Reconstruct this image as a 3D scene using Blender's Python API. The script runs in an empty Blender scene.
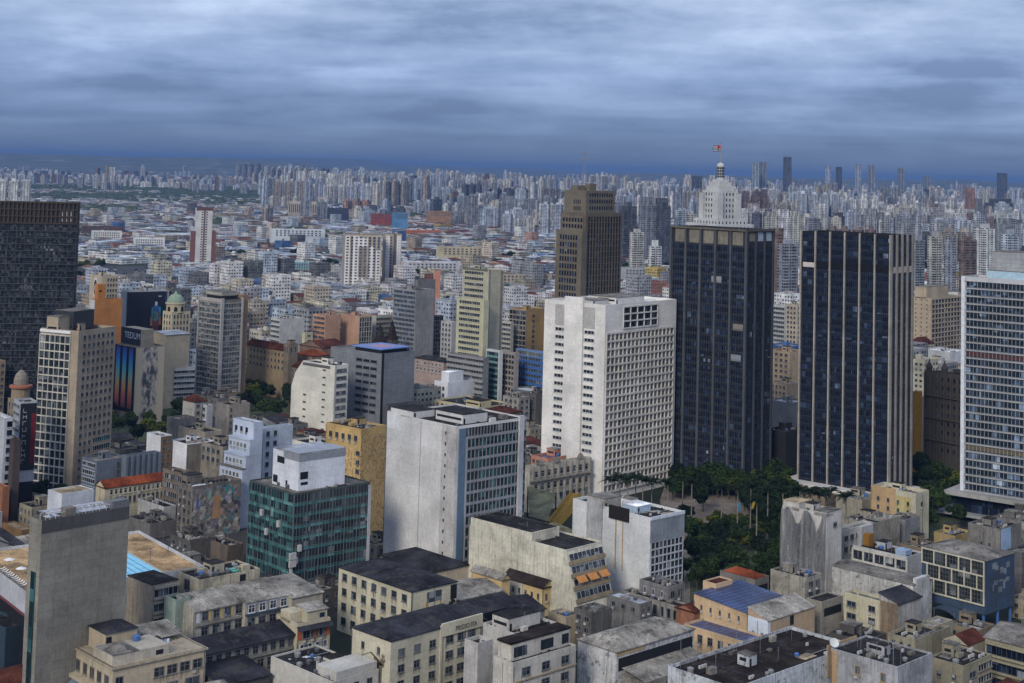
import bpy, math, random
from mathutils import Vector, Matrix, Euler
R_ = math.radians
sc = bpy.context.scene
COL = sc.collection
rng = random.Random(7)

# ------------------------------------------------------------------ camera
CAMH, FPX, PITCH, ROLL, HY = 150.0, 1500.0, 4.0, 1.57, 169.0
cam = bpy.data.cameras.new('camera')
camo = bpy.data.objects.new('camera', cam)
COL.objects.link(camo)
cam.sensor_width = 36.0
cam.lens = 36.0 * FPX / 1024.0
PPY = HY - FPX * math.tan(R_(PITCH)) / math.cos(R_(ROLL))      # principal point, from the picture's converging verticals
cam.shift_y = -(341.5 - PPY) / 1024.0
cam.clip_start, cam.clip_end = 1.0, 200000.0
RM = Matrix.Rotation(R_(90 + PITCH), 4, 'X') @ Matrix.Rotation(R_(ROLL), 4, 'Z')
camo.matrix_world = Matrix.Translation((0, 0, CAMH)) @ RM
sc.camera = camo
RM3 = RM.to_3x3()
RMT = RM3.transposed()

# ------------------------------------------------------------------ world, sun, exposure
sc.view_settings.view_transform = 'Standard'
sc.view_settings.look = 'None'
sc.view_settings.exposure = 0.86
sc.view_settings.gamma = 1.0
sc.render.engine = 'CYCLES'
sc.cycles.use_denoising = True
sc.cycles.max_bounces = 4
sc.cycles.diffuse_bounces = 1
sc.cycles.glossy_bounces = 2
sc.cycles.volume_bounces = 0
sc.cycles.transparent_max_bounces = 4
SUN_EL, SUN_AZ = 31.0, 203.0        # soft light through the cloud deck, from behind the viewer
w = bpy.data.worlds.new('World')
sc.world = w
w.use_nodes = True
nt = w.node_tree
nt.nodes.clear()


def N(nt, typ, **kw):
    n = nt.nodes.new(typ)
    for k, v in kw.items():
        if k.startswith('i_'):
            key = k[2:]
            n.inputs[int(key) if key.isdigit() else key].default_value = v
        else:
            setattr(n, k, v)
    return n


def ramp(nt, fac, stops, interp='LINEAR'):
    r = nt.nodes.new('ShaderNodeValToRGB')
    r.color_ramp.interpolation = interp
    e = r.color_ramp.elements
    while len(e) < len(stops):
        e.new(0.5)
    for q, (p, c) in zip(e, stops):
        q.position = p
        q.color = (*c, 1) if len(c) == 3 else c
    nt.links.new(fac, r.inputs[0])
    return r.outputs[0]


def math_(nt, op, a, b=None, c=None):
    n = nt.nodes.new('ShaderNodeMath')
    n.operation = op
    for k, v in enumerate((a, b, c)):
        if v is None:
            continue
        if isinstance(v, (int, float)):
            n.inputs[k].default_value = v
        else:
            nt.links.new(v, n.inputs[k])
    return n.outputs[0]


def mixc(nt, fac, a, b, mode='MIX'):
    n = nt.nodes.new('ShaderNodeMix')
    n.data_type = 'RGBA'
    n.blend_type = mode
    for k, v in ((0, fac), (6, a), (7, b)):
        if isinstance(v, (int, float)):
            n.inputs[k].default_value = v
        elif isinstance(v, tuple):
            n.inputs[k].default_value = (*v, 1) if len(v) == 3 else v
        else:
            nt.links.new(v, n.inputs[k])
    return n.outputs[2]


sky = N(nt, 'ShaderNodeTexSky', sky_type='NISHITA', sun_disc=False,
        sun_elevation=R_(SUN_EL), sun_rotation=R_(SUN_AZ))
tc = N(nt, 'ShaderNodeTexCoord')
sep = N(nt, 'ShaderNodeSeparateXYZ')
nt.links.new(tc.outputs['Generated'], sep.inputs[0])
dz = math_(nt, 'MAXIMUM', sep.outputs[2], 0.012)
# the cloud deck: a flat layer, so the streaks tighten towards the horizon
cx = math_(nt, 'DIVIDE', sep.outputs[0], math_(nt, 'ADD', dz, 0.075))
cy = math_(nt, 'DIVIDE', sep.outputs[1], math_(nt, 'ADD', dz, 0.075))
cmb = N(nt, 'ShaderNodeCombineXYZ')
nt.links.new(math_(nt, 'MULTIPLY', cx, 0.8), cmb.inputs[0])
nt.links.new(math_(nt, 'ADD', cy, math_(nt, 'MULTIPLY', cx, 0.16)), cmb.inputs[1])
n1 = N(nt, 'ShaderNodeTexNoise', i_Scale=0.95, i_Detail=4.0, i_Roughness=0.45, i_Distortion=0.35)
nt.links.new(cmb.outputs[0], n1.inputs['Vector'])
n2 = N(nt, 'ShaderNodeTexNoise', i_Scale=3.6, i_Detail=6.0, i_Roughness=0.6)
lump_v = N(nt, 'ShaderNodeVectorMath', operation='MULTIPLY')      # rounded cloud bases, about three times as wide as high
lump_v.inputs[1].default_value = (3.6, 3.6, 11.0)
nt.links.new(tc.outputs['Generated'], lump_v.inputs[0])
nt.links.new(lump_v.outputs[0], n2.inputs['Vector'])
dens = math_(nt, 'ADD', math_(nt, 'MULTIPLY', n1.outputs[0], 0.58), math_(nt, 'MULTIPLY', n2.outputs[0], 0.42))
# luminance of the deck by elevation (an overcast sky is brightest overhead)
el = ramp(nt, sep.outputs[2], [(0.0, (0.62, 0.96, 1.66)), (0.03, (0.80, 1.32, 2.5)), (0.065, (1.48, 2.12, 3.6)),
                               (0.12, (2.5, 3.1, 4.4)), (0.45, (3.6, 4.1, 5.5)), (1.0, (4.2, 4.8, 6.3))])
shade = ramp(nt, dens, [(0.38, (0.52, 0.58, 0.68)), (0.46, (0.82, 0.86, 0.90)), (0.53, (1.05, 1.04, 1.03)), (0.62, (1.46, 1.38, 1.28))])
# the contrast of the deck dies away in the murk right above the horizon
fadeh = ramp(nt, sep.outputs[2], [(0.0, (0.15,) * 3), (0.025, (0.6,) * 3), (0.06, (1,) * 3)])
shade2 = mixc(nt, fadeh, (0.95, 0.95, 0.95), shade)
cloud = mixc(nt, 1.0, el, shade2, 'MULTIPLY')
skyc = mixc(nt, 0.94, sky.outputs[0], cloud)
bg = N(nt, 'ShaderNodeBackground', i_Strength=0.1)
nt.links.new(skyc, bg.inputs[0])
wo = N(nt, 'ShaderNodeOutputWorld')
nt.links.new(bg.outputs[0], wo.inputs[0])

sun = bpy.data.lights.new('sun', 'SUN')
sun.energy = 1.5
sun.angle = R_(16)
sun.color = (1.0, 0.91, 0.78)
suno = bpy.data.objects.new('sun', sun)
COL.objects.link(suno)
sd = Vector((math.sin(R_(SUN_AZ)) * math.cos(R_(SUN_EL)), math.cos(R_(SUN_AZ)) * math.cos(R_(SUN_EL)), math.sin(R_(SUN_EL))))
suno.rotation_euler = sd.to_track_quat('Z', 'Y').to_euler()
suno.location = (0, 0, 600)


# ------------------------------------------------------------------ surveying helpers
def hor(px):
    return HY + (px - 512) * math.tan(R_(ROLL))


def ray(px, py):
    return RM3 @ Vector(((px - 512) / FPX, -(py - PPY) / FPX, -1.0))


def at_z(px, py, z):
    d = ray(px, py)
    return Vector((0, 0, CAMH)) + d * ((z - CAMH) / d.z)


def at_d(px, py, D):
    d = ray(px, py)
    return Vector((0, 0, CAMH)) + d * (D / d.y)


def proj(p):
    q = RMT @ (Vector(p) - Vector((0, 0, CAMH)))
    if q.z > -1:
        return None
    return 512 + FPX * q.x / -q.z, PPY - FPX * q.y / -q.z


def reach(C, u, px):
    """length along the direction u from C at which the picture column px is met"""
    q = RMT @ (C - Vector((0, 0, CAMH)))
    k = (px - 512) / FPX
    v = RMT @ u
    den = v.x + k * v.z
    return -(q.x + k * q.z) / den if abs(den) > 1e-6 else 10.0


# ------------------------------------------------------------------ mesh builder
class MB:
    def __init__(s):
        s.v, s.f, s.m, s.uv, s.c = [], [], [], [], []

    def quad(s, pts, m=0, uv=None, c=None):
        i = len(s.v)
        s.v.extend(tuple(p) for p in pts)
        s.f.append(tuple(range(i, i + len(pts))))
        s.m.append(m)
        if uv is None:
            a = Vector(pts[0]); e = Vector(pts[1]) - a
            L = e.length or 1.0
            e = e / L
            nrm = (Vector(pts[1]) - a).cross(Vector(pts[-1]) - a)
            g = nrm.cross(e)
            g = g.normalized() if g.length > 1e-9 else Vector((0, 0, 1))
            uv = [((Vector(p) - a).dot(e), (Vector(p) - a).dot(g)) for p in pts]
        s.uv.append(uv)
        s.c.append(c)

    def box(s, F, u0, u1, v0, v1, n0, n1, m=0, skip=''):
        P = lambda u, v, n: F(u, v, n)
        if 'f' not in skip: s.quad([P(u0, v0, n1), P(u1, v0, n1), P(u1, v1, n1), P(u0, v1, n1)], m)
        if 'b' not in skip: s.quad([P(u1, v0, n0), P(u0, v0, n0), P(u0, v1, n0), P(u1, v1, n0)], m)
        if 'l' not in skip: s.quad([P(u0, v0, n0), P(u0, v0, n1), P(u0, v1, n1), P(u0, v1, n0)], m)
        if 'r' not in skip: s.quad([P(u1, v0, n1), P(u1, v0, n0), P(u1, v1, n0), P(u1, v1, n1)], m)
        if 't' not in skip: s.quad([P(u0, v1, n1), P(u1, v1, n1), P(u1, v1, n0), P(u0, v1, n0)], m)
        if 'd' not in skip: s.quad([P(u0, v0, n0), P(u1, v0, n0), P(u1, v0, n1), P(u0, v0, n1)], m)

    def tube(s, p, q, r, n=8, m=0, r2=None, cap=True):
        p, q = Vector(p), Vector(q)
        r2 = r if r2 is None else r2
        d = (q - p).normalized()
        a = d.orthogonal().normalized()
        b = d.cross(a)
        ring = lambda c, rr: [c + (a * math.cos(2 * math.pi * k / n) + b * math.sin(2 * math.pi * k / n)) * rr for k in range(n)]
        A, B = ring(p, r), ring(q, r2)
        for k in range(n):
            s.quad([A[k], A[(k + 1) % n], B[(k + 1) % n], B[k]], m)
        if cap:
            s.quad(B, m)
            s.quad(A[::-1], m)

    def lathe(s, c, prof, n=16, m=0):
        c = Vector(c)
        rings = [[c + Vector((r * math.cos(2 * math.pi * k / n), r * math.sin(2 * math.pi * k / n), z)) for k in range(n)] for r, z in prof]
        for A, B in zip(rings, rings[1:]):
            for k in range(n):
                s.quad([A[k], A[(k + 1) % n], B[(k + 1) % n], B[k]], m)

    def mesh(s, name, mats, smooth=False):
        me = bpy.data.meshes.new(name)
        me.from_pydata(s.v, [], s.f)
        for m in mats:
            me.materials.append(m)
        if len(mats) > 1:
            me.polygons.foreach_set('material_index', s.m)
        ul = me.uv_layers.new(name='UVMap')
        flat = [x for f in s.uv for p in f for x in p]
        ul.data.foreach_set('uv', flat)
        if any(c is not None for c in s.c):
            ca = me.color_attributes.new('tint', 'FLOAT_COLOR', 'CORNER')
            fc = []
            for f, c in zip(s.f, s.c):
                fc.extend((list(c or (.5, .5, .5)) + [1.0]) * len(f))
            ca.data.foreach_set('color', fc)
        if smooth:
            me.polygons.foreach_set('use_smooth', [True] * len(me.polygons))
        return me

    def build(s, name, mats, parent=None, smooth=False, loc=None):
        if not isinstance(mats, (list, tuple)):
            mats = [mats]
        o = bpy.data.objects.new(name, s.mesh(name, mats, smooth))
        COL.objects.link(o)
        if parent is not None:
            o.parent = parent
        if loc is not None:
            o.location = loc
        return o


def XYZ(x, y, z):
    return Vector((x, y, z))


def tag(o, label=None, cat=None, group=None, kind=None):
    if label: o['label'] = label
    if cat: o['category'] = cat
    if group: o['group'] = group
    if kind: o['kind'] = kind
    return o


def empty(name, loc, rz=0.0):
    o = bpy.data.objects.new(name, None)
    o.empty_display_size = 0.5
    COL.objects.link(o)
    o.location = loc
    o.rotation_euler = (0, 0, rz)
    return o


def copy_tree(o, parent=None):
    c = o.copy()
    COL.objects.link(c)
    c.parent = parent
    for ch in list(o.children):
        copy_tree(ch, c)
    return c


# ------------------------------------------------------------------ materials
MC = {}


def newmat(name):
    m = bpy.data.materials.new(name)
    m.use_nodes = True
    t = m.node_tree
    return m, t, t.nodes['Principled BSDF']


def posn(t, scale, detail=4.0, rough=0.55, stretch=None, off=0.0):
    g = t.nodes.new('ShaderNodeNewGeometry')
    mp = N(t, 'ShaderNodeMapping')
    t.links.new(g.outputs['Position'], mp.inputs[0])
    mp.inputs['Scale'].default_value = stretch or (1, 1, 1)
    mp.inputs['Location'].default_value = (off, off * 1.7, off * .6)
    n = N(t, 'ShaderNodeTexNoise', i_Scale=scale, i_Detail=detail, i_Roughness=rough)
    t.links.new(mp.outputs[0], n.inputs['Vector'])
    return n.outputs[0]


def wall(col, grime=0.5, panel=None):
    """rendered masonry: patchy tone, rain streaks, soot"""
    key = ('w', tuple(round(c, 3) for c in col), round(grime, 2), panel)
    if key in MC:
        return MC[key]
    m, t, p = newmat('wall_paint')
    big = ramp(t, posn(t, 0.07, 5, .6), [(.35, (.80,) * 3), (.65, (1.1,) * 3)])
    fine = ramp(t, posn(t, 1.1, 7, .72), [(.3, (.80,) * 3), (.7, (1.10,) * 3)])
    c = mixc(t, 1.0, (*col, 1), big, 'MULTIPLY')
    c = mixc(t, 1.0, c, fine, 'MULTIPLY')
    soot = tuple(.028 + .16 * x for x in col)
    st = ramp(t, posn(t, 1.0, 5, .68, (1.3, 1.3, 0.10)), [(.50, (0,) * 3), (.68, (1,) * 3)])
    pat = ramp(t, posn(t, 0.17, 7, .74, off=13.0), [(.48, (0,) * 3), (.63, (1,) * 3)])
    c = mixc(t, math_(t, 'MULTIPLY', st, min(1, grime * .95)), c, (*soot, 1))
    c = mixc(t, math_(t, 'MULTIPLY', pat, min(1, grime * .75)), c, (soot[0] * 1.15, soot[1] * 1.1, soot[2], 1))
    if grime > .3:
        fk = ramp(t, posn(t, 1.6, 8, .8, off=5.0), [(.585, (0,) * 3), (.63, (1,) * 3)])
        c = mixc(t, math_(t, 'MULTIPLY', fk, min(.85, grime)), c, (*soot, 1))
    if panel is None:
        uvl = t.nodes.new('ShaderNodeUVMap')
        bl = N(t, 'ShaderNodeTexBrick', offset=0.0)
        bl.inputs['Scale'].default_value = 1.0
        bl.inputs['Brick Width'].default_value = 7.2
        bl.inputs['Row Height'].default_value = 3.6
        bl.inputs['Mortar Size'].default_value = .045
        bl.inputs['Mortar Smooth'].default_value = .4
        bl.inputs['Color1'].default_value = (1, 1, 1, 1)
        bl.inputs['Color2'].default_value = (.94, .94, .945, 1)
        bl.inputs['Mortar'].default_value = (.74, .73, .72, 1)
        t.links.new(uvl.outputs[0], bl.inputs[0])
        c = mixc(t, 1.0, c, bl.outputs[0], 'MULTIPLY')
    if grime > .75:      # peeled to the render below
        pe = ramp(t, posn(t, 0.35, 8, .75, off=31.0), [(.575, (0,) * 3), (.60, (1,) * 3)])
        c = mixc(t, math_(t, 'MULTIPLY', pe, .75), c, (.10, .098, .09, 1))
    if panel:
        uvn = t.nodes.new('ShaderNodeUVMap')
        br = N(t, 'ShaderNodeTexBrick', offset=0.0)
        br.inputs['Scale'].default_value = 1.0
        br.inputs['Brick Width'].default_value = panel[0]
        br.inputs['Row Height'].default_value = panel[1]
        br.inputs['Mortar Size'].default_value = panel[2]
        br.inputs['Color1'].default_value = (1, 1, 1, 1)
        br.inputs['Color2'].default_value = (.86, .86, .87, 1)
        br.inputs['Mortar'].default_value = (.62, .62, .62, 1)
        t.links.new(uvn.outputs[0], br.inputs[0])
        c = mixc(t, 1.0, c, br.outputs[0], 'MULTIPLY')
    t.links.new(c, p.inputs['Base Color'])
    p.inputs['Roughness'].default_value = .85
    p.inputs['Specular IOR Level'].default_value = .10
    MC[key] = m
    return m


def plain(col, rough=.6, metal=0.0, var=.2):
    key = ('p', tuple(round(c, 3) for c in col), rough, metal, var)
    if key in MC:
        return MC[key]
    m, t, p = newmat('paint')
    v = ramp(t, posn(t, .6, 5, .6), [(.3, (1 - var,) * 3), (.7, (1 + var * .5,) * 3)])
    t.links.new(mixc(t, 1.0, (*col, 1), v, 'MULTIPLY'), p.inputs['Base Color'])
    p.inputs['Roughness'].default_value = rough
    p.inputs['Metallic'].default_value = metal
    p.inputs['Specular IOR Level'].default_value = .12 if rough > .55 else .35
    MC[key] = m
    return m


def roofm(kind):
    key = ('r', kind)
    if key in MC:
        return MC[key]
    m, t, p = newmat('roof_' + kind)
    base = dict(bit=(.021, .020, .020), conc=(.15, .142, .128), tile=(.080, .027, .018), corr=(.26, .245, .215), slate=(.032, .033, .040),
                brown=(.026, .020, .017), tan=(.27, .215, .14), white=(.60, .61, .63), blue=(.09, .16, .30), solar=(.010, .016, .040),
                red=(.19, .048, .020), metal=(.30, .325, .36), deck=(.33, .225, .12), olive=(.12, .12, .075))[kind]
    lo = ramp(t, posn(t, .11, 7, .68), [(.34, (.40,) * 3), (.50, (.95,) * 3), (.64, (1.6,) * 3)])
    hi = ramp(t, posn(t, 1.5, 7, .78, off=7), [(.32, (.55,) * 3), (.68, (1.35,) * 3)])
    c = mixc(t, 1.0, (*base, 1), lo, 'MULTIPLY')
    c = mixc(t, 1.0, c, hi, 'MULTIPLY')
    if kind in ('bit', 'conc', 'corr', 'slate', 'brown', 'tan'):
        st = ramp(t, posn(t, .22, 8, .72, off=21), [(.54, (0,) * 3), (.60, (1,) * 3)])
        c = mixc(t, math_(t, 'MULTIPLY', st, .6), c, ((.065, .060, .054, 1) if kind in ('bit', 'slate', 'brown') else (.035, .034, .032, 1)))
    if kind in ('corr', 'tile', 'metal', 'red', 'slate', 'brown', 'solar', 'blue'):
        uvn = t.nodes.new('ShaderNodeUVMap')
        per = dict(corr=1.1, tile=.5, metal=1.6, red=.5, slate=.6, brown=.5, solar=1.3, blue=1.2)[kind]
        br = N(t, 'ShaderNodeTexBrick', offset=0.0)
        br.inputs['Scale'].default_value = 1.0
        br.inputs['Brick Width'].default_value = per
        br.inputs['Row Height'].default_value = 7.0 if kind != 'solar' else 2.0
        br.inputs['Mortar Size'].default_value = .06 if kind != 'solar' else .15
        br.inputs['Color1'].default_value = (1, 1, 1, 1)
        br.inputs['Color2'].default_value = (.8, .8, .8, 1)
        br.inputs['Mortar'].default_value = (.5, .5, .5, 1) if kind != 'solar' else (7, 7, 7, 1)
        t.links.new(uvn.outputs[0], br.inputs[0])
        c = mixc(t, 1.0, c, br.outputs[0], 'MULTIPLY')
    t.links.new(c, p.inputs['Base Color'])
    p.inputs['Roughness'].default_value = .3 if kind == 'solar' else .8
    p.inputs['Specular IOR Level'].default_value = .3 if kind in ('solar', 'metal') else .04
    MC[key] = m
    return m


def glass(kind='dark'):
    """panes with blinds and curtains drawn here and there; tone varies pane by pane"""
    key = ('g', kind)
    if key in MC:
        return MC[key]
    m, t, p = newmat('glass_' + kind)
    pal = dict(dark=[(0, (.008, .013, .018)), (.55, (.022, .028, .036)), (.80, (.06, .075, .09)), (.93, (.20, .22, .23)), (1, (.36, .36, .35))],
               teal=[(0, (.007, .012, .014)), (.45, (.012, .026, .030)), (.66, (.022, .065, .070)), (.88, (.05, .135, .145)), (1, (.18, .29, .30))],
               slab=[(0, (.006, .008, .011)), (.42, (.014, .018, .023)), (.62, (.028, .034, .041)), (.8, (.048, .055, .064)), (.93, (.08, .088, .097)), (1, (.17, .18, .19))],
               tealsp=[(0, (.020, .070, .070)), (.40, (.035, .125, .125)), (.72, (.058, .17, .18)), (.92, (.13, .28, .29)), (1, (.36, .42, .40))],
               black=[(0, (.004, .006, .011)), (.55, (.008, .012, .022)), (.80, (.016, .026, .052)), (.93, (.05, .075, .125)), (1, (.30, .34, .40))],
               grey=[(0, (.03, .036, .04)), (.5, (.075, .09, .10)), (.8, (.17, .19, .20)), (1, (.34, .36, .36))],
               blue=[(0, (.008, .012, .018)), (.55, (.014, .024, .038)), (.80, (.04, .066, .11)), (.93, (.17, .24, .34)), (1, (.42, .50, .58))])[kind]
    uvn = t.nodes.new('ShaderNodeUVMap')
    g = t.nodes.new('ShaderNodeNewGeometry')
    mp = N(t, 'ShaderNodeVectorMath', operation='MULTIPLY')
    t.links.new(g.outputs['Position'], mp.inputs[0])
    mp.inputs[1].default_value = (1.05, 1.05, .62) if kind == 'slab' else (.52, .52, .30)
    fl = N(t, 'ShaderNodeVectorMath', operation='FLOOR')
    t.links.new(mp.outputs[0], fl.inputs[0])
    oi = t.nodes.new('ShaderNodeObjectInfo')
    wn = N(t, 'ShaderNodeTexWhiteNoise', noise_dimensions='4D')
    t.links.new(fl.outputs[0], wn.inputs['Vector'])
    t.links.new(oi.outputs['Random'], wn.inputs['W'])
    big = posn(t, .09, 2)
    v = math_(t, 'ADD', math_(t, 'MULTIPLY', wn.outputs[0], .82), math_(t, 'MULTIPLY', math_(t, 'SUBTRACT', big, .40), .65))
    c = ramp(t, v, pal)
    t.links.new(c, p.inputs['Base Color'])
    p.inputs['Roughness'].default_value = .16
    p.inputs['Specular IOR Level'].default_value = .32 if kind not in ('black', 'slab') else .22
    MC[key] = m
    return m


def mural(kind):
    key = ('m', kind)
    if key in MC:
        return MC[key]
    m, t, p = newmat('painted_wall')
    uvn = t.nodes.new('ShaderNodeUVMap')
    if kind == 'graffiti':
        vo = N(t, 'ShaderNodeTexVoronoi', i_Scale=.55, i_Randomness=1.0)
        t.links.new(uvn.outputs[0], vo.inputs['Vector'])
        h = N(t, 'ShaderNodeSeparateColor')
        t.links.new(vo.outputs['Color'], h.inputs[0])
        c = ramp(t, h.outputs[0], [(0, (.16, .15, .14)), (.4, (.22, .20, .18)), (.55, (.06, .06, .07)), (.62, (.35, .33, .30)), (.78, (.11, .21, .26)),
                                   (.86, (.30, .17, .14)), (.92, (.14, .25, .27)), (.97, (.25, .22, .35))], 'CONSTANT')
        k = ramp(t, posn(t, .5, 8, .75), [(.40, (.35,) * 3), (.62, (1.15,) * 3)])
        c = mixc(t, 1, c, k, 'MULTIPLY')
    elif kind == 'figure':
        n_ = ramp(t, posn(t, .30, 7, .68, (1, 1, .55)), [(.44, (.05, .055, .06)), (.50, (.20, .20, .19)), (.58, (.45, .39, .30))])
        sx = N(t, 'ShaderNodeSeparateXYZ')
        t.links.new(uvn.outputs[0], sx.inputs[0])
        d = math_(t, 'ADD', math_(t, 'ABSOLUTE', math_(t, 'SUBTRACT', sx.outputs[0], 9.0)), math_(t, 'MULTIPLY', posn(t, .16, 4), 5.0))
        f = ramp(t, math_(t, 'DIVIDE', d, 13.0), [(.50, (1,) * 3), (.62, (0,) * 3)])
        c = mixc(t, f, (.42, .36, .27, 1), n_)
    elif kind == 'script':
        n_ = ramp(t, posn(t, .75, 3, .55, (1.3, 1.3, .8)), [(.535, (0,) * 3), (.545, (1,) * 3), (.60, (1,) * 3), (.61, (0,) * 3)])
        k = ramp(t, posn(t, .08, 6, .7), [(.35, (.34, .23, .09)), (.65, (.48, .34, .15))])
        c = mixc(t, math_(t, 'MULTIPLY', n_, .75), k, (.09, .055, .03, 1))
    else:  # rainbow strips, by height
        sx = N(t, 'ShaderNodeSeparateXYZ')
        t.links.new(uvn.outputs[0], sx.inputs[0])
        c = ramp(t, math_(t, 'DIVIDE', sx.outputs[1], 34.0), [(0, (.10, .03, .03)), (.2, (.42, .10, .06)), (.38, (.50, .26, .10)), (.52, (.22, .35, .24)),
                                                             (.66, (.06, .32, .40)), (.82, (.03, .16, .48)), (1, (.02, .05, .25))])
    t.links.new(c, p.inputs['Base Color'])
    p.inputs['Roughness'].default_value = .8
    MC[key] = m
    return m


def city_mat(kind):
    """walls and roofs of the small far buildings: tint per building, rows of windows on the walls"""
    key = ('c', kind)
    if key in MC:
        return MC[key]
    m, t, p = newmat('far_' + kind)
    at = N(t, 'ShaderNodeAttribute', attribute_name='tint')
    c = at.outputs['Color']
    n_ = ramp(t, posn(t, .05 if kind == 'roof' else .1, 5, .65), [(.32, (.42,) * 3), (.66, (1.08,) * 3)])
    c = mixc(t, 1.0, c, n_, 'MULTIPLY')
    if kind != 'roof':
        uvn = t.nodes.new('ShaderNodeUVMap')
        sx = N(t, 'ShaderNodeSeparateXYZ')
        t.links.new(uvn.outputs[0], sx.inputs[0])
        U, V = {'wall': (3.1, 3.3), 'tower': (3.4, 3.1), 'skyline': (5.2, 9.3)}[kind]
        uu, vv = math_(t, 'DIVIDE', sx.outputs[0], U), math_(t, 'DIVIDE', sx.outputs[1], V)
        fu, fv = math_(t, 'FRACT', uu), math_(t, 'FRACT', vv)
        cmb = N(t, 'ShaderNodeCombineXYZ')
        t.links.new(math_(t, 'FLOOR', uu), cmb.inputs[0])
        t.links.new(math_(t, 'FLOOR', vv), cmb.inputs[1])
        wn = N(t, 'ShaderNodeTexWhiteNoise', noise_dimensions='2D')
        t.links.new(cmb.outputs[0], wn.inputs['Vector'])
        if kind == 'wall':
            mu = math_(t, 'LESS_THAN', math_(t, 'ABSOLUTE', math_(t, 'SUBTRACT', fu, .5)), .27)
            mv = math_(t, 'LESS_THAN', math_(t, 'ABSOLUTE', math_(t, 'SUBTRACT', fv, .55)), .22)
            mm = math_(t, 'MULTIPLY', math_(t, 'MULTIPLY', mu, mv), math_(t, 'GREATER_THAN', wn.outputs[0], .12))
        else:
            col = N(t, 'ShaderNodeTexWhiteNoise', noise_dimensions='1D')
            t.links.new(math_(t, 'FLOOR', uu), col.inputs['W'])
            strip = math_(t, 'GREATER_THAN', col.outputs[0], .36)
            mu = math_(t, 'LESS_THAN', math_(t, 'ABSOLUTE', math_(t, 'SUBTRACT', fu, .5)), .36)
            mv = math_(t, 'LESS_THAN', math_(t, 'ABSOLUTE', math_(t, 'SUBTRACT', fv, .55)), .27)
            mm = math_(t, 'MULTIPLY', math_(t, 'MULTIPLY', mu, mv), strip)
            if kind == 'skyline': mm = math_(t, 'MULTIPLY', math_(t, 'MULTIPLY', mu, strip), .62)
        gl = ramp(t, wn.outputs[0], [(0, (.010, .013, .019)), (.7, (.028, .036, .05)), (1, (.12, .13, .14))])
        c = mixc(t, mm, c, gl)
    t.links.new(c, p.inputs['Base Color'])
    p.inputs['Roughness'].default_value = .8
    p.inputs['Specular IOR Level'].default_value = .05
    MC[key] = m
    return m

WHITE, OFFW, CREAM, BEIGE, TAN = (.66, .67, .68), (.58, .58, .56), (.52, .49, .39), (.42, .36, .27), (.34, .27, .19)
GREY, LGREY, DGREY, CONC = (.24, .245, .25), (.38, .385, .39), (.085, .09, .10), (.235, .23, .215)
LBLUE, OCHRE, PINK, BROWN = (.50, .57, .68), (.42, .29, .12), (.45, .24, .16), (.125, .108, .080)
M_FRAME = plain((.50, .50, .49), .5)
M_DFRAME = plain((.07, .075, .085), .5)
M_METAL = plain((.30, .31, .33), .45, .6)
M_TANK = plain((.19, .195, .20), .7)
M_BTANK = plain((.05, .12, .30), .55)
M_AC = plain((.38, .38, .37), .6)
M_DARK = plain((.015, .016, .018), .8)
UNIT = {}


def drip():
    """the grey runs that rain leaves below a sill"""
    if 'drip' in MC: return MC['drip']
    m, t, p = newmat('sill_stain')
    p.inputs['Base Color'].default_value = (.06, .056, .05, 1); p.inputs['Roughness'].default_value = .9; p.inputs['Specular IOR Level'].default_value = .05
    uvn = t.nodes.new('ShaderNodeUVMap'); sx = N(t, 'ShaderNodeSeparateXYZ'); t.links.new(uvn.outputs[0], sx.inputs[0])
    k = ramp(t, posn(t, 2.2, 4, .6, (1, 1, .08)), [(.44, (0,) * 3), (.66, (1,) * 3)])
    t.links.new(math_(t, 'MULTIPLY', math_(t, 'MULTIPLY', k, sx.outputs[1]), .75), p.inputs['Alpha'])
    MC['drip'] = m
    return m


FOOT = []           # footprints: (C, uR, uL, wR, wL, z)


def unit_window(style, fcol, gk):
    """a window one metre square: frame, recessed panes, sill; scaled where it is placed"""
    key = (style, fcol, gk)
    if key in UNIT:
        return UNIT[key]
    F = lambda u, v, n: Vector((u, -n, v))
    b = MB()
    b.box(F, .05, .95, .05, .95, -.02, .025, 1, 'b')
    t_ = .07
    b.box(F, 0, 1, 0, t_, 0, .10, 0, 'b'); b.box(F, 0, 1, 1 - t_, 1, 0, .10, 0, 'b')
    b.box(F, 0, t_, t_, 1 - t_, 0, .10, 0, 'b'); b.box(F, 1 - t_, 1, t_, 1 - t_, 0, .10, 0, 'b')
    if style in ('two', 'four'):
        b.box(F, .475, .525, t_, 1 - t_, 0, .06, 0, 'b')
    if style in ('cross', 'four'):
        b.box(F, t_, .47, .60, .64, 0, .055, 0, 'b'); b.box(F, .53, 1 - t_, .60, .64, 0, .055, 0, 'b')
    if style == 'three':
        for x in (.33, .66):
            b.box(F, x - .015, x + .015, t_, 1 - t_, 0, .06, 0, 'b')
    b.box(F, -.06, 1.06, -.07, 0, 0, .22, 0, 'b')
    if style in ('two', 'four', 'cross'):
        b.quad([F(-.04, -.95, .012), F(1.04, -.95, .012), F(1.04, -.07, .012), F(-.04, -.07, .012)], 2, [(0, 0), (1, 0), (1, 1), (0, 1)])
    UNIT[key] = b.mesh('window', [plain(fcol, .6), glass(gk), drip()])
    return UNIT[key]


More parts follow.
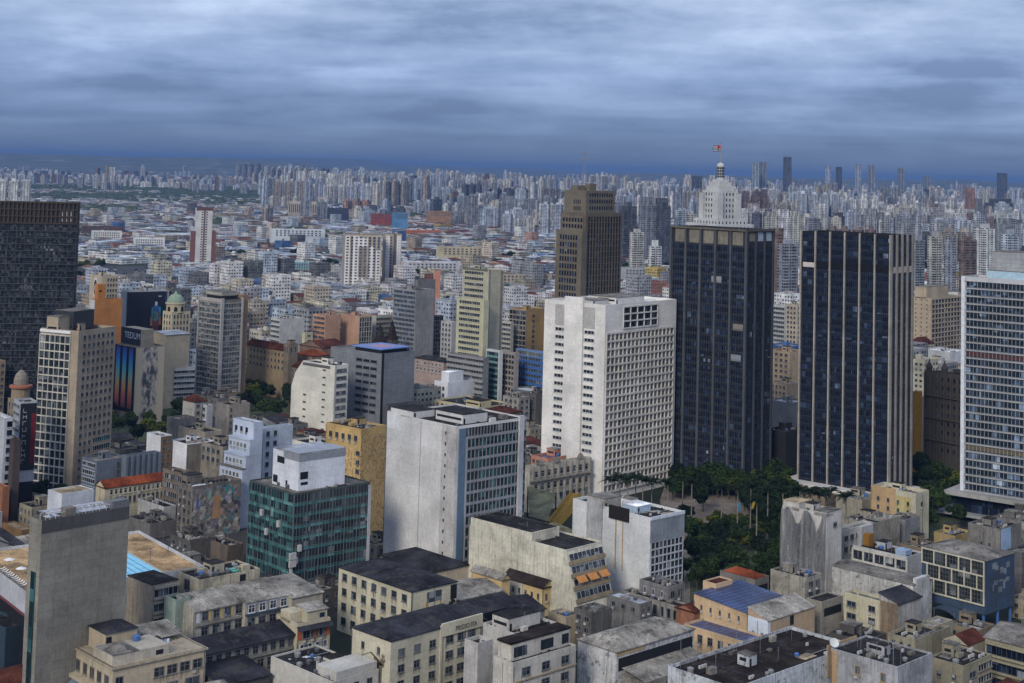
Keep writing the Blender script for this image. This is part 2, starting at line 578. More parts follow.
class Bld:
    """a block whose nearest roof corner stands at picture point (cx, cy); right face runs to column rx, left face to lx"""

    def __init__(s, name, label, cat, cx, cy, lx, rx, z=None, base=None, a=46.0, col=CREAM, roof='bit', shape='flat',
                 par=.9, grime=.5, clutter=2, rise=2.5, wL=None, wR=None, C=None, batter=0.0, zb=0.0, wm=None, group=None, over=.5, axis='R', maxd=40):
        a = R_(a)
        s.uR, s.uL = Vector((math.cos(a), math.sin(a), 0)), Vector((-math.sin(a), math.cos(a), 0))
        if C is None:
            if base is not None:
                D = CAMH * FPX / (base - hor(cx))
                P = at_d(cx, cy, D)
            else:
                P = at_z(cx, cy, z)
        else:
            P = Vector(C)
        s.z, s.D = P.z, P.y
        s.C = Vector((P.x, P.y, 0))
        s.wR = wR if wR else max(3.0, min(reach(P, s.uR, rx), 95))
        s.wL = wL if wL else max(3.0, min(reach(P, s.uL, lx), 95))
        if not wR and reach(P, s.uR, rx) < 0: s.wR = 12
        if not wL and reach(P, s.uL, lx) < 0: s.wL = 12
        s.a, s.zb, s.col = a, zb, col
        s.root = empty(name, s.C + Vector((0, 0, zb)), a)
        tag(s.root, label, cat, group)
        z = s.z - zb
        s.h = z
        s.FR = lambda u, v, n: Vector((u, -n, v))
        s.FL = lambda u, v, n: Vector((-n, s.wL - u, v))
        s.wm = wm or wall(col, grime)
        FOOT.append((s.C.copy(), s.uR, s.uL, s.wR, s.wL, s.z))
        s.wins = []
        s.fitted = batter > 0
        R, L = s.wR, s.wL
        b = MB()
        bt = batter
        q = [(0, -bt), (R, -bt), (R, L), (0, L)]
        t_ = [(0, 0), (R, 0), (R, L), (0, L)]
        wall_h = z
        lens = [R, L, R, L]
        for k in range(4):
            p0, p1, r0, r1 = q[k], q[(k + 1) % 4], t_[k], t_[(k + 1) % 4]
            W = lens[k]
            b.quad([(p0[0], p0[1], 0), (p1[0], p1[1], 0), (r1[0], r1[1], wall_h), (r0[0], r0[1], wall_h)], 0,
                   [(0, 0), (W, 0), (W, wall_h), (0, wall_h)])
        rm = roofm(roof)
        if shape == 'flat':
            e = .28
            zi = z - par
            i_ = [(e, e), (R - e, e), (R - e, L - e), (e, L - e)]
            for k in range(4):
                p0, p1, r0, r1 = t_[k], t_[(k + 1) % 4], i_[k], i_[(k + 1) % 4]
                b.quad([(*p0, z), (*p1, z), (*r1, z), (*r0, z)])
                b.quad([(*r0, z), (*r1, z), (*r1, zi), (*r0, zi)])
            rb = MB()
            rb.quad([(x, y, zi + .004) for x, y in i_], 0, i_)
            s.zi = zi
        else:
            rb = MB()
            o = over
            s.zi = z
            if shape == 'hip':
                m_ = min(R, L) / 2 + o
                if R >= L:
                    A, B = (m_ - o, L / 2, z + rise), (R - m_ + o, L / 2, z + rise)
                else:
                    A, B = (R / 2, m_ - o, z + rise), (R / 2, L - m_ + o, z + rise)
                c4 = [(-o, -o, z), (R + o, -o, z), (R + o, L + o, z), (-o, L + o, z)]
                if R >= L:
                    rb.quad([c4[0], c4[1], B, A]); rb.quad([c4[1], c4[2], B]); rb.quad([c4[2], c4[3], A, B]); rb.quad([c4[3], c4[0], A])
                else:
                    rb.quad([c4[0], c4[1], A]); rb.quad([c4[1], c4[2], B, A]); rb.quad([c4[2], c4[3], B]); rb.quad([c4[3], c4[0], A, B])
                rb.quad(c4[::-1])
            elif shape == 'gable':
                if axis == 'R':       # ridge along the right face
                    A, B = (-o, L / 2, z + rise), (R + o, L / 2, z + rise)
                    rb.quad([(-o, -o, z - .1), (R + o, -o, z - .1), B, A]); rb.quad([(R + o, L + o, z - .1), (-o, L + o, z - .1), A, B])
                    b.quad([(0, L, z), (0, 0, z), (0, L / 2, z + rise - .12)]); b.quad([(R, 0, z), (R, L, z), (R, L / 2, z + rise - .12)])
                else:
                    A, B = (R / 2, -o, z + rise), (R / 2, L + o, z + rise)
                    rb.quad([(-o, L + o, z - .1), (-o, -o, z - .1), A, B]); rb.quad([(R + o, -o, z - .1), (R + o, L + o, z - .1), B, A])
                    b.quad([(0, 0, z), (R, 0, z), (R / 2, 0, z + rise - .12)]); b.quad([(R, L, z), (0, L, z), (R / 2, L, z + rise - .12)])
            elif shape == 'shed':     # falls towards the right face
                rb.quad([(-o, -o, z), (R + o, -o, z), (R + o, L + o, z + rise), (-o, L + o, z + rise)])
                b.quad([(0, L, z), (0, 0, z), (0, L, z + rise - .1)]); b.quad([(R, 0, z), (R, L, z), (R, L, z + rise - .1)])
            # a little thickness at the eaves
            rb.box(s.FR, -o, R + o, z - .25, z - .02, -.0, o, 0, 'b')
            rb.box(s.FL, -o, L + o, z - .25, z - .02, -.0, o, 0, 'b') if shape != 'shed' else None
        s.wall = b.build('wall', s.wm, s.root)
        s.roof = rb.build('roof', rm, s.root)
        if clutter and shape == 'flat':
            s.junk(clutter)

    # ---- facade pieces; f is 'R' or 'L'
    def fr(s, f):
        return (s.FR, s.wR) if f == 'R' else (s.FL, s.wL)

    def win(s, f, cols, rows, u0=.06, u1=.94, vt=1.6, ww=.6, wh=1.6, pitch=3.4, style='two', fcol=(.15, .15, .155), gk='dark', skip=0.0, n=0.0, slope=0.0):
        F, W = s.fr(f)
        cw = (u1 - u0) * W / cols
        for r in range(rows):
            v = s.h - vt - r * pitch - wh
            if v < .1: break
            for c in range(cols):
                if skip and rng.random() < skip: continue
                u = u0 * W + c * cw + cw * (1 - ww) / 2
                s.wins.append((f, u, v, cw * ww, wh, style, fcol, gk, n + slope * (s.h - v)))

    def bands(s, f, rows, u0=.03, u1=.97, vt=1.5, h=1.7, pitch=3.4, gk='dark', ledge=.35, lcol=None, pane=1.5, lh=.25):
        F, W = s.fr(f)
        g = MB()
        for r in range(rows):
            v1 = s.h - vt - r * pitch
            if v1 - h < .1: break
            b = MB()
            b.box(F, u0 * W, u1 * W, v1 - h, v1, 0, .03, 0, 'b')
            k = max(1, int((u1 - u0) * W / pane))
            for q in range(k + 1):
                uu = u0 * W + (u1 - u0) * W * q / k
                b.box(F, max(u0 * W, uu - .05), min(u1 * W, uu + .05), v1 - h, v1, .03, .09, 1, 'btd')
            b.build('window_band', [glass(gk), M_FRAME if gk != 'black' else M_DFRAME], s.root)
            if ledge:
                g.box(F, max(0, u0 - .015) * W, min(1, u1 + .015) * W, v1, v1 + lh, 0, ledge, 0, 'b')
                g.box(F, max(0, u0 - .015) * W, min(1, u1 + .015) * W, v1 - h - lh, v1 - h, 0, ledge, 0, 'b')
        if g.v:
            g.build('facade_ledges', plain(lcol, .8) if lcol else s.wm, s.root)

    def grid(s, f, cols, rows, u0=.03, u1=.97, vt=1.0, pitch=3.5, fin=.35, slab=.7, depth=.55, fcol=OFFW, gk='dark', sub=1):
        """glass behind a projecting lattice of fins and slabs"""
        F, W = s.fr(f)
        U0, U1 = u0 * W, u1 * W
        v1 = s.h - vt
        rows = min(rows, int(v1 / pitch))
        for r in range(rows):
            b = MB()
            vv = v1 - (r + 1) * pitch
            b.box(F, U0, U1, vv + .02, vv + pitch - .02, 0, .04, 0, 'b')
            k = cols * sub
            for q in range(1, k):
                if q % sub or sub == 1:
                    uu = U0 + (U1 - U0) * q / k
                    if sub > 1: b.box(F, uu - .04, uu + .04, vv + slab, vv + pitch - .02, .04, .10, 1, 'btd')
            b.build('window_band', [glass(gk), M_FRAME], s.root)
        g = MB()
        for q in range(cols + 1):
            uu = U0 + (U1 - U0) * q / cols
            g.box(F, uu - fin / 2, uu + fin / 2, v1 - rows * pitch, v1, 0, depth, 0, 'b')
        for r in range(rows + 1):
            vv = v1 - r * pitch
            g.box(F, U0, U1, vv - slab / 2, vv + slab / 2, 0, depth - .004, 0, 'b')
        g.build('facade_grid', wall(fcol, .3), s.root)

    def curtain(s, f, cols, rows, u0=.02, u1=.98, vt=.8, pitch=3.6, sp=1.1, gk='teal', spcol=None, mull=.10, mcol=None, md=.15, sub=4):
        F, W = s.fr(f)
        U0, U1 = u0 * W, u1 * W
        mm = plain(mcol, .5) if mcol else M_DFRAME
        rows = min(rows, int((s.h - vt) / pitch))
        for r in range(rows):
            v1 = s.h - vt - r * pitch
            b = MB()
            b.box(F, U0, U1, v1 - pitch + sp, v1, 0, .03, 0, 'b')
            b.box(F, U0, U1, v1 - pitch, v1 - pitch + sp, 0, .05, 1, 'b')
            k = cols * sub
            for q in range(k + 1):
                uu = U0 + (U1 - U0) * q / k
                t = mull if q % sub == 0 else mull * .45
                b.box(F, uu - t / 2, uu + t / 2, v1 - pitch, v1, .02, md if q % sub == 0 else md * .6, 2, 'btd')
            b.box(F, U0, U1, v1 - pitch + sp - .05, v1 - pitch + sp + .05, .03, md * .9, 2, 'b')
            b.build('window_band', [glass(gk), (spcol if not isinstance(spcol, tuple) else plain(spcol, .3)) if spcol else glass(gk), mm], s.root)

    def panel(s, f, u0, u1, v0, v1, mat, name='wall_panel', d=.06):
        """u as fractions, v in metres below the top"""
        F, W = s.fr(f)
        b = MB()
        b.box(F, u0 * W, u1 * W, max(0, s.h - v1), s.h - v0, -.02 if d > 0 else d, abs(d), 0, 'b')
        return b.build(name, mat, s.root)

    def fins(s, f, cols, v0, v1, wd=.6, depth=.8, col=OFFW, u0=0.0, u1=1.0):
        F, W = s.fr(f)
        for q in range(cols + 1):
            uu = (u0 + (u1 - u0) * q / cols) * W
            b = MB()
            b.box(F, uu - wd / 2, uu + wd / 2, s.h - v1, s.h - v0, -.01, depth, 0, 'b')
            b.build('column', wall(col, .25), s.root)

    def slab(s, v0, v1, out, mat, name='canopy', sides='RL'):
        R, L = s.wR, s.wL
        b = MB()
        b.box(XYZ, -out, R + out, -out, L + out, s.h - v1, s.h - v0)
        return b.build(name, mat, s.root)

    def rbox(s, x0, x1, y0, y1, h, mat=None, name='stair_house', roof='bit', base=None, door=True):
        """a box on the roof: fractions of the plan"""
        z0 = s.zi if base is None else base
        X0, X1, Y0, Y1 = x0 * s.wR, x1 * s.wR, y0 * s.wL, y1 * s.wL
        b = MB()
        for p, q in (((X0, Y0), (X1, Y0)), ((X1, Y0), (X1, Y1)), ((X1, Y1), (X0, Y1)), ((X0, Y1), (X0, Y0))):
            b.quad([(*p, z0), (*q, z0), (*q, z0 + h), (*p, z0 + h)])
        b.box(XYZ, X0 - .15, X1 + .15, Y0 - .15, Y1 + .15, z0 + h, z0 + h + .2, 1)
        if door and X1 - X0 > 1.6:
            b.quad([(X0 + .4, Y0 - .01, z0), (X0 + 1.3, Y0 - .01, z0), (X0 + 1.3, Y0 - .01, z0 + 2), (X0 + .4, Y0 - .01, z0 + 2)], 2)
            if h > 2.6 and Y1 - Y0 > 2.5:
                b.quad([(X0 - .01, Y1 - .7, z0 + 1.2), (X0 - .01, Y0 + .8, z0 + 1.2), (X0 - .01, Y0 + .8, z0 + 2.1), (X0 - .01, Y1 - .7, z0 + 2.1)], 2)
        return b.build(name, [mat or s.wm, roofm(roof), M_DARK], s.root)

    def junk(s, n):
        R, L, z = s.wR, s.wL, s.zi
        if R < 5 or L < 5: return
        px = s.D / FPX
        if R > 9 and L > 9:
            x, y = rng.uniform(.3, .6), rng.uniform(.35, .6)
            w_, d_ = rng.uniform(3, 5) / R, rng.uniform(3, 5.5) / L
            s.rbox(x, min(.95, x + w_), y, min(.95, y + d_), rng.uniform(2.2, 3.4), roof=rng.choice(['bit', 'conc']))
        if s.D < 640 and R > 6 and L > 6:
            for k in range(rng.randint(3, 6)):
                x, y = rng.uniform(.5, R - 3), rng.uniform(.5, L - 3)
                b = MB(); b.box(XYZ, x, min(R - .4, x + rng.uniform(1, 6)), y, min(L - .4, y + rng.uniform(.8, 4)), z + .01, z + rng.uniform(.05, .12))
                b.build('roof_patch', roofm(rng.choice(('bit', 'conc', 'slate', 'corr', 'tan', 'bit', 'brown'))), s.root)
            for k in range(rng.randint(1, 3)):
                b = MB()
                if rng.random() < .5: y = rng.uniform(.2, .8) * L; b.box(XYZ, .3, R - .3, y, y + .22, z, z + rng.uniform(.2, .5))
                else: x = rng.uniform(.2, .8) * R; b.box(XYZ, x, x + .22, .3, L - .3, z, z + rng.uniform(.25, .7))
                b.build('roof_curb', roofm(rng.choice(('slate', 'bit', 'conc'))), s.root)
            for k in range(2):
                x, y = rng.uniform(.1, .9) * R, rng.uniform(.1, .9) * L
                b = MB(); h = rng.uniform(2, 5); b.tube((x, y, z), (x, y, z + h), .045, 4)
                for q in range(3): b.tube((x - .5, y, z + h - .2 - q * .3), (x + .5, y, z + h - .2 - q * .3), .02, 4)
                b.build('antenna', M_METAL, s.root)
            n = int(n * (2.2 if s.D < 540 else 1.5))
        for k in range(n):
            x, y = rng.uniform(1.2, R - 2.2), rng.uniform(1.2, L - 2.2)
            t = rng.random()
            b = MB()
            if t < .30:
                r = rng.uniform(.6, 1.0)
                b.lathe((x, y, z), [(r * .85, 0), (r, r * .9), (r * .98, r * 1.2), (r * .5, r * 1.45), (.01, r * 1.5)], 12)
                b.build('water_tank', rng.choice([M_BTANK, M_TANK, M_TANK, M_TANK, M_DFRAME, M_DFRAME]), s.root)
            elif t < .5:
                for q in range(rng.randint(1, 3)):
                    b.box(XYZ, x + q * 1.1, x + q * 1.1 + .8, y, y + .5, z, z + .8)
                b.build('air_conditioner', M_AC, s.root)
            elif t < .66:
                h = rng.uniform(2.5, 5.5)
                b.tube((x, y, z), (x, y, z + h), .05, 5)
                for q in range(4):
                    zz = z + h - .25 - q * .3
                    b.tube((x - .55 + q * .07, y, zz), (x + .55 - q * .07, y, zz), .022, 4)
                b.build('antenna', M_METAL, s.root)
            elif t < .85:
                w_, d_, h = rng.uniform(1.2, 3.2), rng.uniform(1, 2.5), rng.uniform(.5, 1.8)
                b.box(XYZ, x, min(x + w_, R - .5), y, min(y + d_, L - .5), z, z + h)
                b.build('roof_hatch', rng.choice([s.wm, roofm('conc'), roofm('corr')]), s.root)
            else:
                w_ = rng.uniform(2, .4 * R + 2)
                b.tube((x, y, z + .25), (min(x + w_, R - .6), y, z + .25), .12, 6)
                b.tube((x, y, z), (x, y, z + 1.1), .12, 6)
                b.build('pipe', M_METAL, s.root)

    def done(s):
        W = s.wins
        if W and s.D < 640 and not s.fitted:
            s.fitted = True
            for f, u, v, w_, h, st, fc, gk, n in rng.sample(W, min(len(W), rng.randint(2, 6))):
                F, _ = s.fr(f)
                b = MB(); b.box(F, u + .1, u + .95, v - 1.0, v - .35, n + .01, n + .5); b.build('air_conditioner', M_AC, s.root)
            for f in 'RL':
                F, Wd = s.fr(f)
                if Wd < 6: continue
                u = rng.choice((.015, .985, .5)) * Wd
                b = MB(); b.tube(F(u, 0, .1), F(u, s.h - .8, .1), .075, 5); b.build('downpipe', rng.choice((M_METAL, M_DFRAME)), s.root)
        keep = W[:100]
        for f, u, v, w_, h, st, fc, gk, n in keep:
            o = bpy.data.objects.new('window', unit_window(st, fc, gk))
            COL.objects.link(o)
            o.parent = s.root
            F, _ = s.fr(f)
            o.location = F(u, v, n)
            o.rotation_euler = (0, 0, 0 if f == 'R' else -math.pi / 2)
            o.scale = (w_, 1, h)
        if len(W) > 100:
            b = MB()
            mats, idx = [], {}
            for f, u, v, w_, h, st, fc, gk, n in W[100:]:
                F, _ = s.fr(f)
                for k in (plain(fc, .6), glass(gk)):
                    if k.name not in idx:
                        idx[k.name] = len(mats); mats.append(k)
                a_, g_ = idx[plain(fc, .6).name], idx[glass(gk).name]
                b.box(F, u, u + w_, v, v + h, n, n + .025, g_, 'b')
                for q in ((u, u + w_, v, v + .09), (u, u + w_, v + h - .09, v + h), (u, u + .09, v, v + h), (u + w_ - .09, u + w_, v, v + h), (u + w_ / 2 - .04, u + w_ / 2 + .04, v + .09, v + h - .09)):
                    b.box(F, *q, n + .025, n + .10, a_, 'b')
            o = b.build('window', mats, s.root)
            o['kind'] = 'stuff'
        s.wins = []
        return s


ALL = []


def B(*a, **k):
    L, R = k.pop('L', None), k.pop('R', None)
    b = Bld(*a, **k)
    for f, ops in (('L', L), ('R', R)):
        for op in (ops or []):
            getattr(b, op[0])(f, *op[1], **(op[2] if len(op) > 2 else {}))
    b.done()
    ALL.append(b)
    return b


def letters(s, f, text, u0, vtop, size, mat, name='lettering', n=.08, vertical=False, stretch=1.0):
    """raised lettering as one mesh, from the built-in typeface"""
    cu = bpy.data.curves.new('lettering', 'FONT')
    cu.body = text if not vertical else '\n'.join(text)
    cu.size = size
    cu.extrude = .03
    cu.resolution_u = 3
    if vertical:
        cu.space_line = .82
    tmp = bpy.data.objects.new('lettering', cu)
    me = bpy.data.meshes.new_from_object(tmp)
    bpy.data.objects.remove(tmp)
    bpy.data.curves.remove(cu)
    me.materials.clear()
    me.materials.append(mat)
    o = bpy.data.objects.new(name, me)
    COL.objects.link(o)
    o.parent = s.root
    F, W = s.fr(f)
    o.location = F(u0 * W, s.h - vtop - size * .72, n)
    o.rotation_euler = (math.pi / 2, 0, 0 if f == 'R' else -math.pi / 2)
    o.scale = (stretch, 1, 1)
    return o

# ------------------------------------------------------------------ the ground
def haze_color(): pass


gm, t, p = newmat('city_ground')
c = ramp(t, posn(t, .02, 8, .7), [(.35, (.020, .021, .021)), (.5, (.048, .048, .047)), (.62, (.030, .036, .024))])
far = ramp(t, posn(t, .0018, 7, .65), [(.42, (1, 1, 1)), (.58, (.55, .75, .55))])
t.links.new(mixc(t, 1.0, c, far, 'MULTIPLY'), p.inputs['Base Color'])
p.inputs['Roughness'].default_value = .9; p.inputs['Specular IOR Level'].default_value = .05
b = MB()
for i in range(12):
    for j in range(12):
        x0, y0 = -30000 + i * 5000, -3000 + j * 3600
        b.quad([(x0, y0, 0), (x0 + 5000, y0, 0), (x0 + 5000, y0 + 3600, 0), (x0, y0 + 3600, 0)])
tag(b.build('ground', gm), kind='structure')

hm, t, p = newmat('hill_cover')
c = ramp(t, posn(t, .004, 8, .7), [(.40, (.03, .045, .025)), (.55, (.06, .07, .05)), (.68, (.15, .15, .15))])
t.links.new(c, p.inputs['Base Color'])
p.inputs['Roughness'].default_value = .95
from mathutils import noise as mn
for nm, y0, y1, h, s0 in (('hills', 13500, 19500, 165, 3.1), ('hills', 20500, 29000, 215, 9.7)):
    b = MB()
    nx, ny = 120, 10
    X = 14000 if y0 < 20000 else 20000
    P = [[None] * (ny + 1) for _ in range(nx + 1)]
    for i in range(nx + 1):
        for j in range(ny + 1):
            x, y = -X + 2 * X * i / nx, y0 + (y1 - y0) * j / ny
            prof = math.sin(math.pi * j / ny) ** 1.0
            q = .62 + .55 * mn.noise((x * .00022, y * .00015, s0)) + .22 * mn.noise((x * .0011, y * .0008, s0))
            q += .30 if x < -2200 else 0.0
            P[i][j] = (x, y, min(238, max(-5, prof * h * q)) if 0 < j < ny else -5)
    for i in range(nx):
        for j in range(ny):
            b.quad([P[i][j], P[i + 1][j], P[i + 1][j + 1], P[i][j + 1]], uv=[(0, 0)] * 4)
    tag(b.build(nm, hm, smooth=True), kind='structure')

# ================================================================== the great towers
DS = B('office_slab', 'huge dark glass slab block with an open brown frame along its roof', 'office block', 78, 203, -60, 84, base=440, a=101,
       col=(.045, .042, .042), grime=.2, clutter=0, wR=14,
       L=[('curtain', (16, 33), dict(u0=.0, u1=1, vt=11.5, pitch=3.45, sp=1.3, gk='slab', spcol=glass('slab'), mull=.16, sub=2, mcol=(.04, .042, .047)))],
       R=[('bands', (30,), dict(gk='black', vt=11))])
g = MB()
for k in range(33):
    u = DS.wL * k / 32
    g.box(DS.FL, max(0, u - .3), min(DS.wL, u + .3), DS.h - 11, DS.h + .3, .03, .9, 0, 'b')
for k in range(4):
    g.box(DS.FL, 0, DS.wL, DS.h - 11.3 + k * 3.6, DS.h - 10.7 + k * 3.6, .03, .86, 0, 'b')
g.build('roof_frame', plain((.055, .045, .036), .8), DS.root)
g = MB()
for r in range(33):
    g.box(DS.FL, 0, DS.wL, DS.h - 11.5 - r * 3.45 - .22, DS.h - 11.5 - r * 3.45 + .12, .05, .42, 0, 'b')
g.build('facade_ledges', plain((.055, .06, .068), .7), DS.root)
for k in range(6):
    DS.panel('L', .965 - k * .016, .973 - k * .016, .5 + (k % 2) * 3, 10, plain((.32, .34, .37), .7), 'roof_screen')  # pale panels painted as bright sky showing through the open frame

LT = B('office_tower', 'slender beige tower with a white lattice front and rows of small square windows', 'office tower', 79, 331, 41, 116, base=490, a=66,
       col=(.36, .30, .225), grime=.25, clutter=1, par=1.2,
       L=[('grid', (6, 21), dict(u0=0, u1=.80, vt=2.6, pitch=3.62, fin=.36, slab=.55, depth=.5, fcol=(.50, .48, .42), gk='dark'))],
       R=[('win', (7, 13), dict(u0=.10, u1=.97, vt=2.4, ww=.58, wh=1.9, pitch=3.62, gk='dark', fcol=(.2, .19, .17))),
          ('win', (3, 7), dict(u0=.10, u1=.47, vt=2.4 + 13 * 3.62, ww=.52, wh=1.75, pitch=3.62, gk='dark', fcol=(.2, .19, .17))),
          ('bands', (4,), dict(u0=.50, u1=.97, vt=2.0 + 13 * 3.62, h=2.1, pitch=3.62, gk='teal', ledge=.25))])
LT.panel('L', .0, .80, .4, 1.6, plain((.62, .63, .64), .6), 'fascia', .6)
LT.rbox(.0, .38, .55, .85, 6.5, roof='conc')
LT.rbox(.30, .85, .45, .95, 8.5, mat=plain((.03, .034, .038), .4), roof='conc')

WT = B('office_tower', 'tall white office tower with a blank stepped side and a deep lattice of windows', 'office tower', 605.7, 305, 544.8, 676.5, base=495, a=49,
       col=(.66, .65, .62), grime=.05, clutter=6, par=1.4, roof='white',
       R=[('grid', (17, 20), dict(u0=.015, u1=.955, vt=13.2, pitch=3.6, fin=.30, slab=.85, depth=.75, fcol=(.57, .55, .51), gk='grey', sub=2)),
          ('grid', (5, 3), dict(u0=.24, u1=.72, vt=1.6, pitch=3.3, fin=.35, slab=.6, depth=.5, fcol=OFFW, gk='dark'))],
       L=[('win', (1, 19), dict(u0=.18, u1=.36, vt=12.5, ww=.95, wh=1.6, pitch=3.6, style='three', fcol=(.45, .45, .45))),
          ('win', (1, 18), dict(u0=.66, u1=.84, vt=12.5, ww=.95, wh=1.6, pitch=3.6, style='three', fcol=(.45, .45, .45)))])
for u in (.18, .66):
    WT.panel('L', u + .005, u + .175, 1.8, 11.5, plain((.36, .36, .35), .6), 'louvre_panel', .15)
WT.panel('L', .36, .66, -2.4, WT.h, WT.wm, 'lift_shaft', 1.2)
WT.rbox(.35, .75, .25, .7, 3.0, mat=plain((.5, .5, .49), .7), roof='conc')
WT.rbox(.08, .28, .3, .8, 2.2, mat=plain((.45, .45, .44), .7), roof='conc')

DT = B('office_tower', 'broad dark blue-black glass tower with an open concrete crown', 'office tower', 747, 229.8, 672, 773, base=490, a=47,
       col=(.030, .033, .042), grime=.15, clutter=0, par=1.0,
       L=[('curtain', (5, 30), dict(u0=.02, u1=.98, vt=8.5, pitch=3.62, sp=1.15, gk='black', spcol=(.017, .020, .027), mull=.22, sub=6, mcol=(.06, .064, .072), md=.25))],
       R=[('curtain', (3, 30), dict(u0=.03, u1=.97, vt=8.5, pitch=3.62, sp=1.15, gk='black', spcol=(.012, .017, .03), mull=.22, sub=6, mcol=(.035, .042, .055), md=.25))])
DT.fins('L', 5, 0, DT.h, 1.1, .8, (.075, .08, .09))
DT.fins('R', 3, 0, DT.h, 1.1, .7, (.055, .06, .07))
for k in range(5):
    DT.panel('L', .02 + k * .192 + .03, .02 + k * .192 + .165, 1.2, 7.6, wall((.20, .185, .15), .6), 'crown_panel', .12)
for k in range(3):
    DT.panel('R', .05 + k * .32 + .04, .05 + k * .32 + .25, 1.2, 5.6, plain((.30, .36, .42), .6) if k else wall((.20, .185, .15), .6), 'crown_panel', .12)
DT.panel('L', 0, 1, 0, .9, wall((.12, .11, .09), .5), 'fascia', .95)
DT.panel('R', 0, 1, 0, .9, wall((.09, .085, .075), .5), 'fascia', .95)
for u, r, mt in ((.82, 14, plain((.20, .22, .25), .6)), (.55, 4, plain((.22, .23, .25), .5)), (.84, 10, wall((.22, .20, .17), .3))):
    DT.panel('L', u, u + .13, 8.5 + r * 3.62, 8.5 + r * 3.62 + 3.0, mt, 'blind', .12)

BT = B('office_tower', 'black glass tower banded by tall pale vertical columns on a low podium', 'office tower', 891, 235.5, 802, 912, base=512, a=49.5,
       col=(.016, .018, .024), grime=.1, clutter=0, par=1.2,
       L=[('curtain', (6, 32), dict(u0=.0, u1=1, vt=1.0, pitch=3.55, sp=1.3, gk='black', spcol=(.010, .013, .022), mull=.16, sub=8, mcol=(.04, .046, .06)))],
       R=[('curtain', (4, 32), dict(u0=.0, u1=1, vt=1.0, pitch=3.55, sp=1.3, gk='black', spcol=(.010, .013, .022), mull=.16, sub=5, mcol=(.05, .055, .065)))])
BT.fins('L', 6, -.3, BT.h - 6, .55, 1.1, (.37, .345, .30))
BT.fins('R', 4, -.3, BT.h - 6, 1.0, .9, (.20, .198, .195))
BT.panel('L', .0, 1, 13.5, 17.0, plain((.008, .009, .012), .6), 'plant_floor', .18)
BT.panel('L', .02, .16, 14.4, 16.6, plain((.45, .42, .40), .7), 'louvre_panel', .3)
for k in range(4):
    BT.panel('R', .04 + k * .25, .22 + k * .25, 14.2, 17.0, plain((.38, .33, .30), .7), 'louvre_panel', .35)
BT.slab(BT.h - 10.4, BT.h - 8.2, 6.5, wall((.55, .54, .52), .25), 'podium_roof')
BT.slab(BT.h - 2.2, BT.h - 1.0, 6.5, wall((.42, .42, .41), .3), 'podium_step')
g = MB()
for k in range(13):
    for F_, W_ in ((BT.FL, BT.wL), (BT.FR, BT.wR)):
        u = W_ * k / 12
        g.box(F_, u - .3, u + .3, .2, 8.2, 3.6, 4.2, 0)
g.build('podium_columns', wall((.36, .35, .33), .3), BT.root)

E_ = at_d(962, 276, 684)
uL_ = Vector((-math.sin(R_(52)), math.cos(R_(52)), 0))
RT = B('office_tower', 'pale striped glass slab tower with horizontal ledges above a wide terrace', 'office tower', 0, 0, 0, 0, C=E_ - uL_ * 58, wL=58, wR=20, a=52,
       col=(.48, .50, .53), grime=.15, clutter=0, par=1.2, roof='olive',
       L=[('bands', (27,), dict(u0=.035, u1=.995, vt=2.2, h=2.55, pitch=3.45, gk='blue', ledge=.45, lcol=(.20, .21, .22), lh=.13, pane=1.7))],
       R=[('bands', (27,), dict(vt=2.4, h=2.15, pitch=3.45, gk='blue', ledge=.4))])
RT.panel('L', 0, .028, 0, RT.h - 5, plain((.56, .60, .66), .6), 'corner_column', .8)
for r in (9, 21):
    RT.panel('L', .04, .99, 2.5 + r * 3.45, 4.4 + r * 3.45, plain((.06, .022, .022) if r == 9 else (.10, .085, .05), .5), 'blind', .045)
RT.rbox(.1, .9, .1, .78, 13, mat=wall((.33, .35, .37), .2, (2.2, 2.0, .06)), roof='conc', door=False)
RT.rbox(.02, .95, .08, .8, 4.5, mat=plain((.35, .50, .60), .35), roof='conc', door=False, name='glass_storey')
RT.slab(RT.h - 12.0, RT.h - 10.2, 5.5, wall((.33, .33, .32), .3), 'podium_roof')
RT.slab(RT.h - 3.2, RT.h - 2.2, 8.0, wall((.26, .265, .27), .3), 'terrace')
RT.panel('L', -.04, 1, RT.h - 10.1, RT.h - 3.3, glass('black'), 'podium_glass', 2.0)

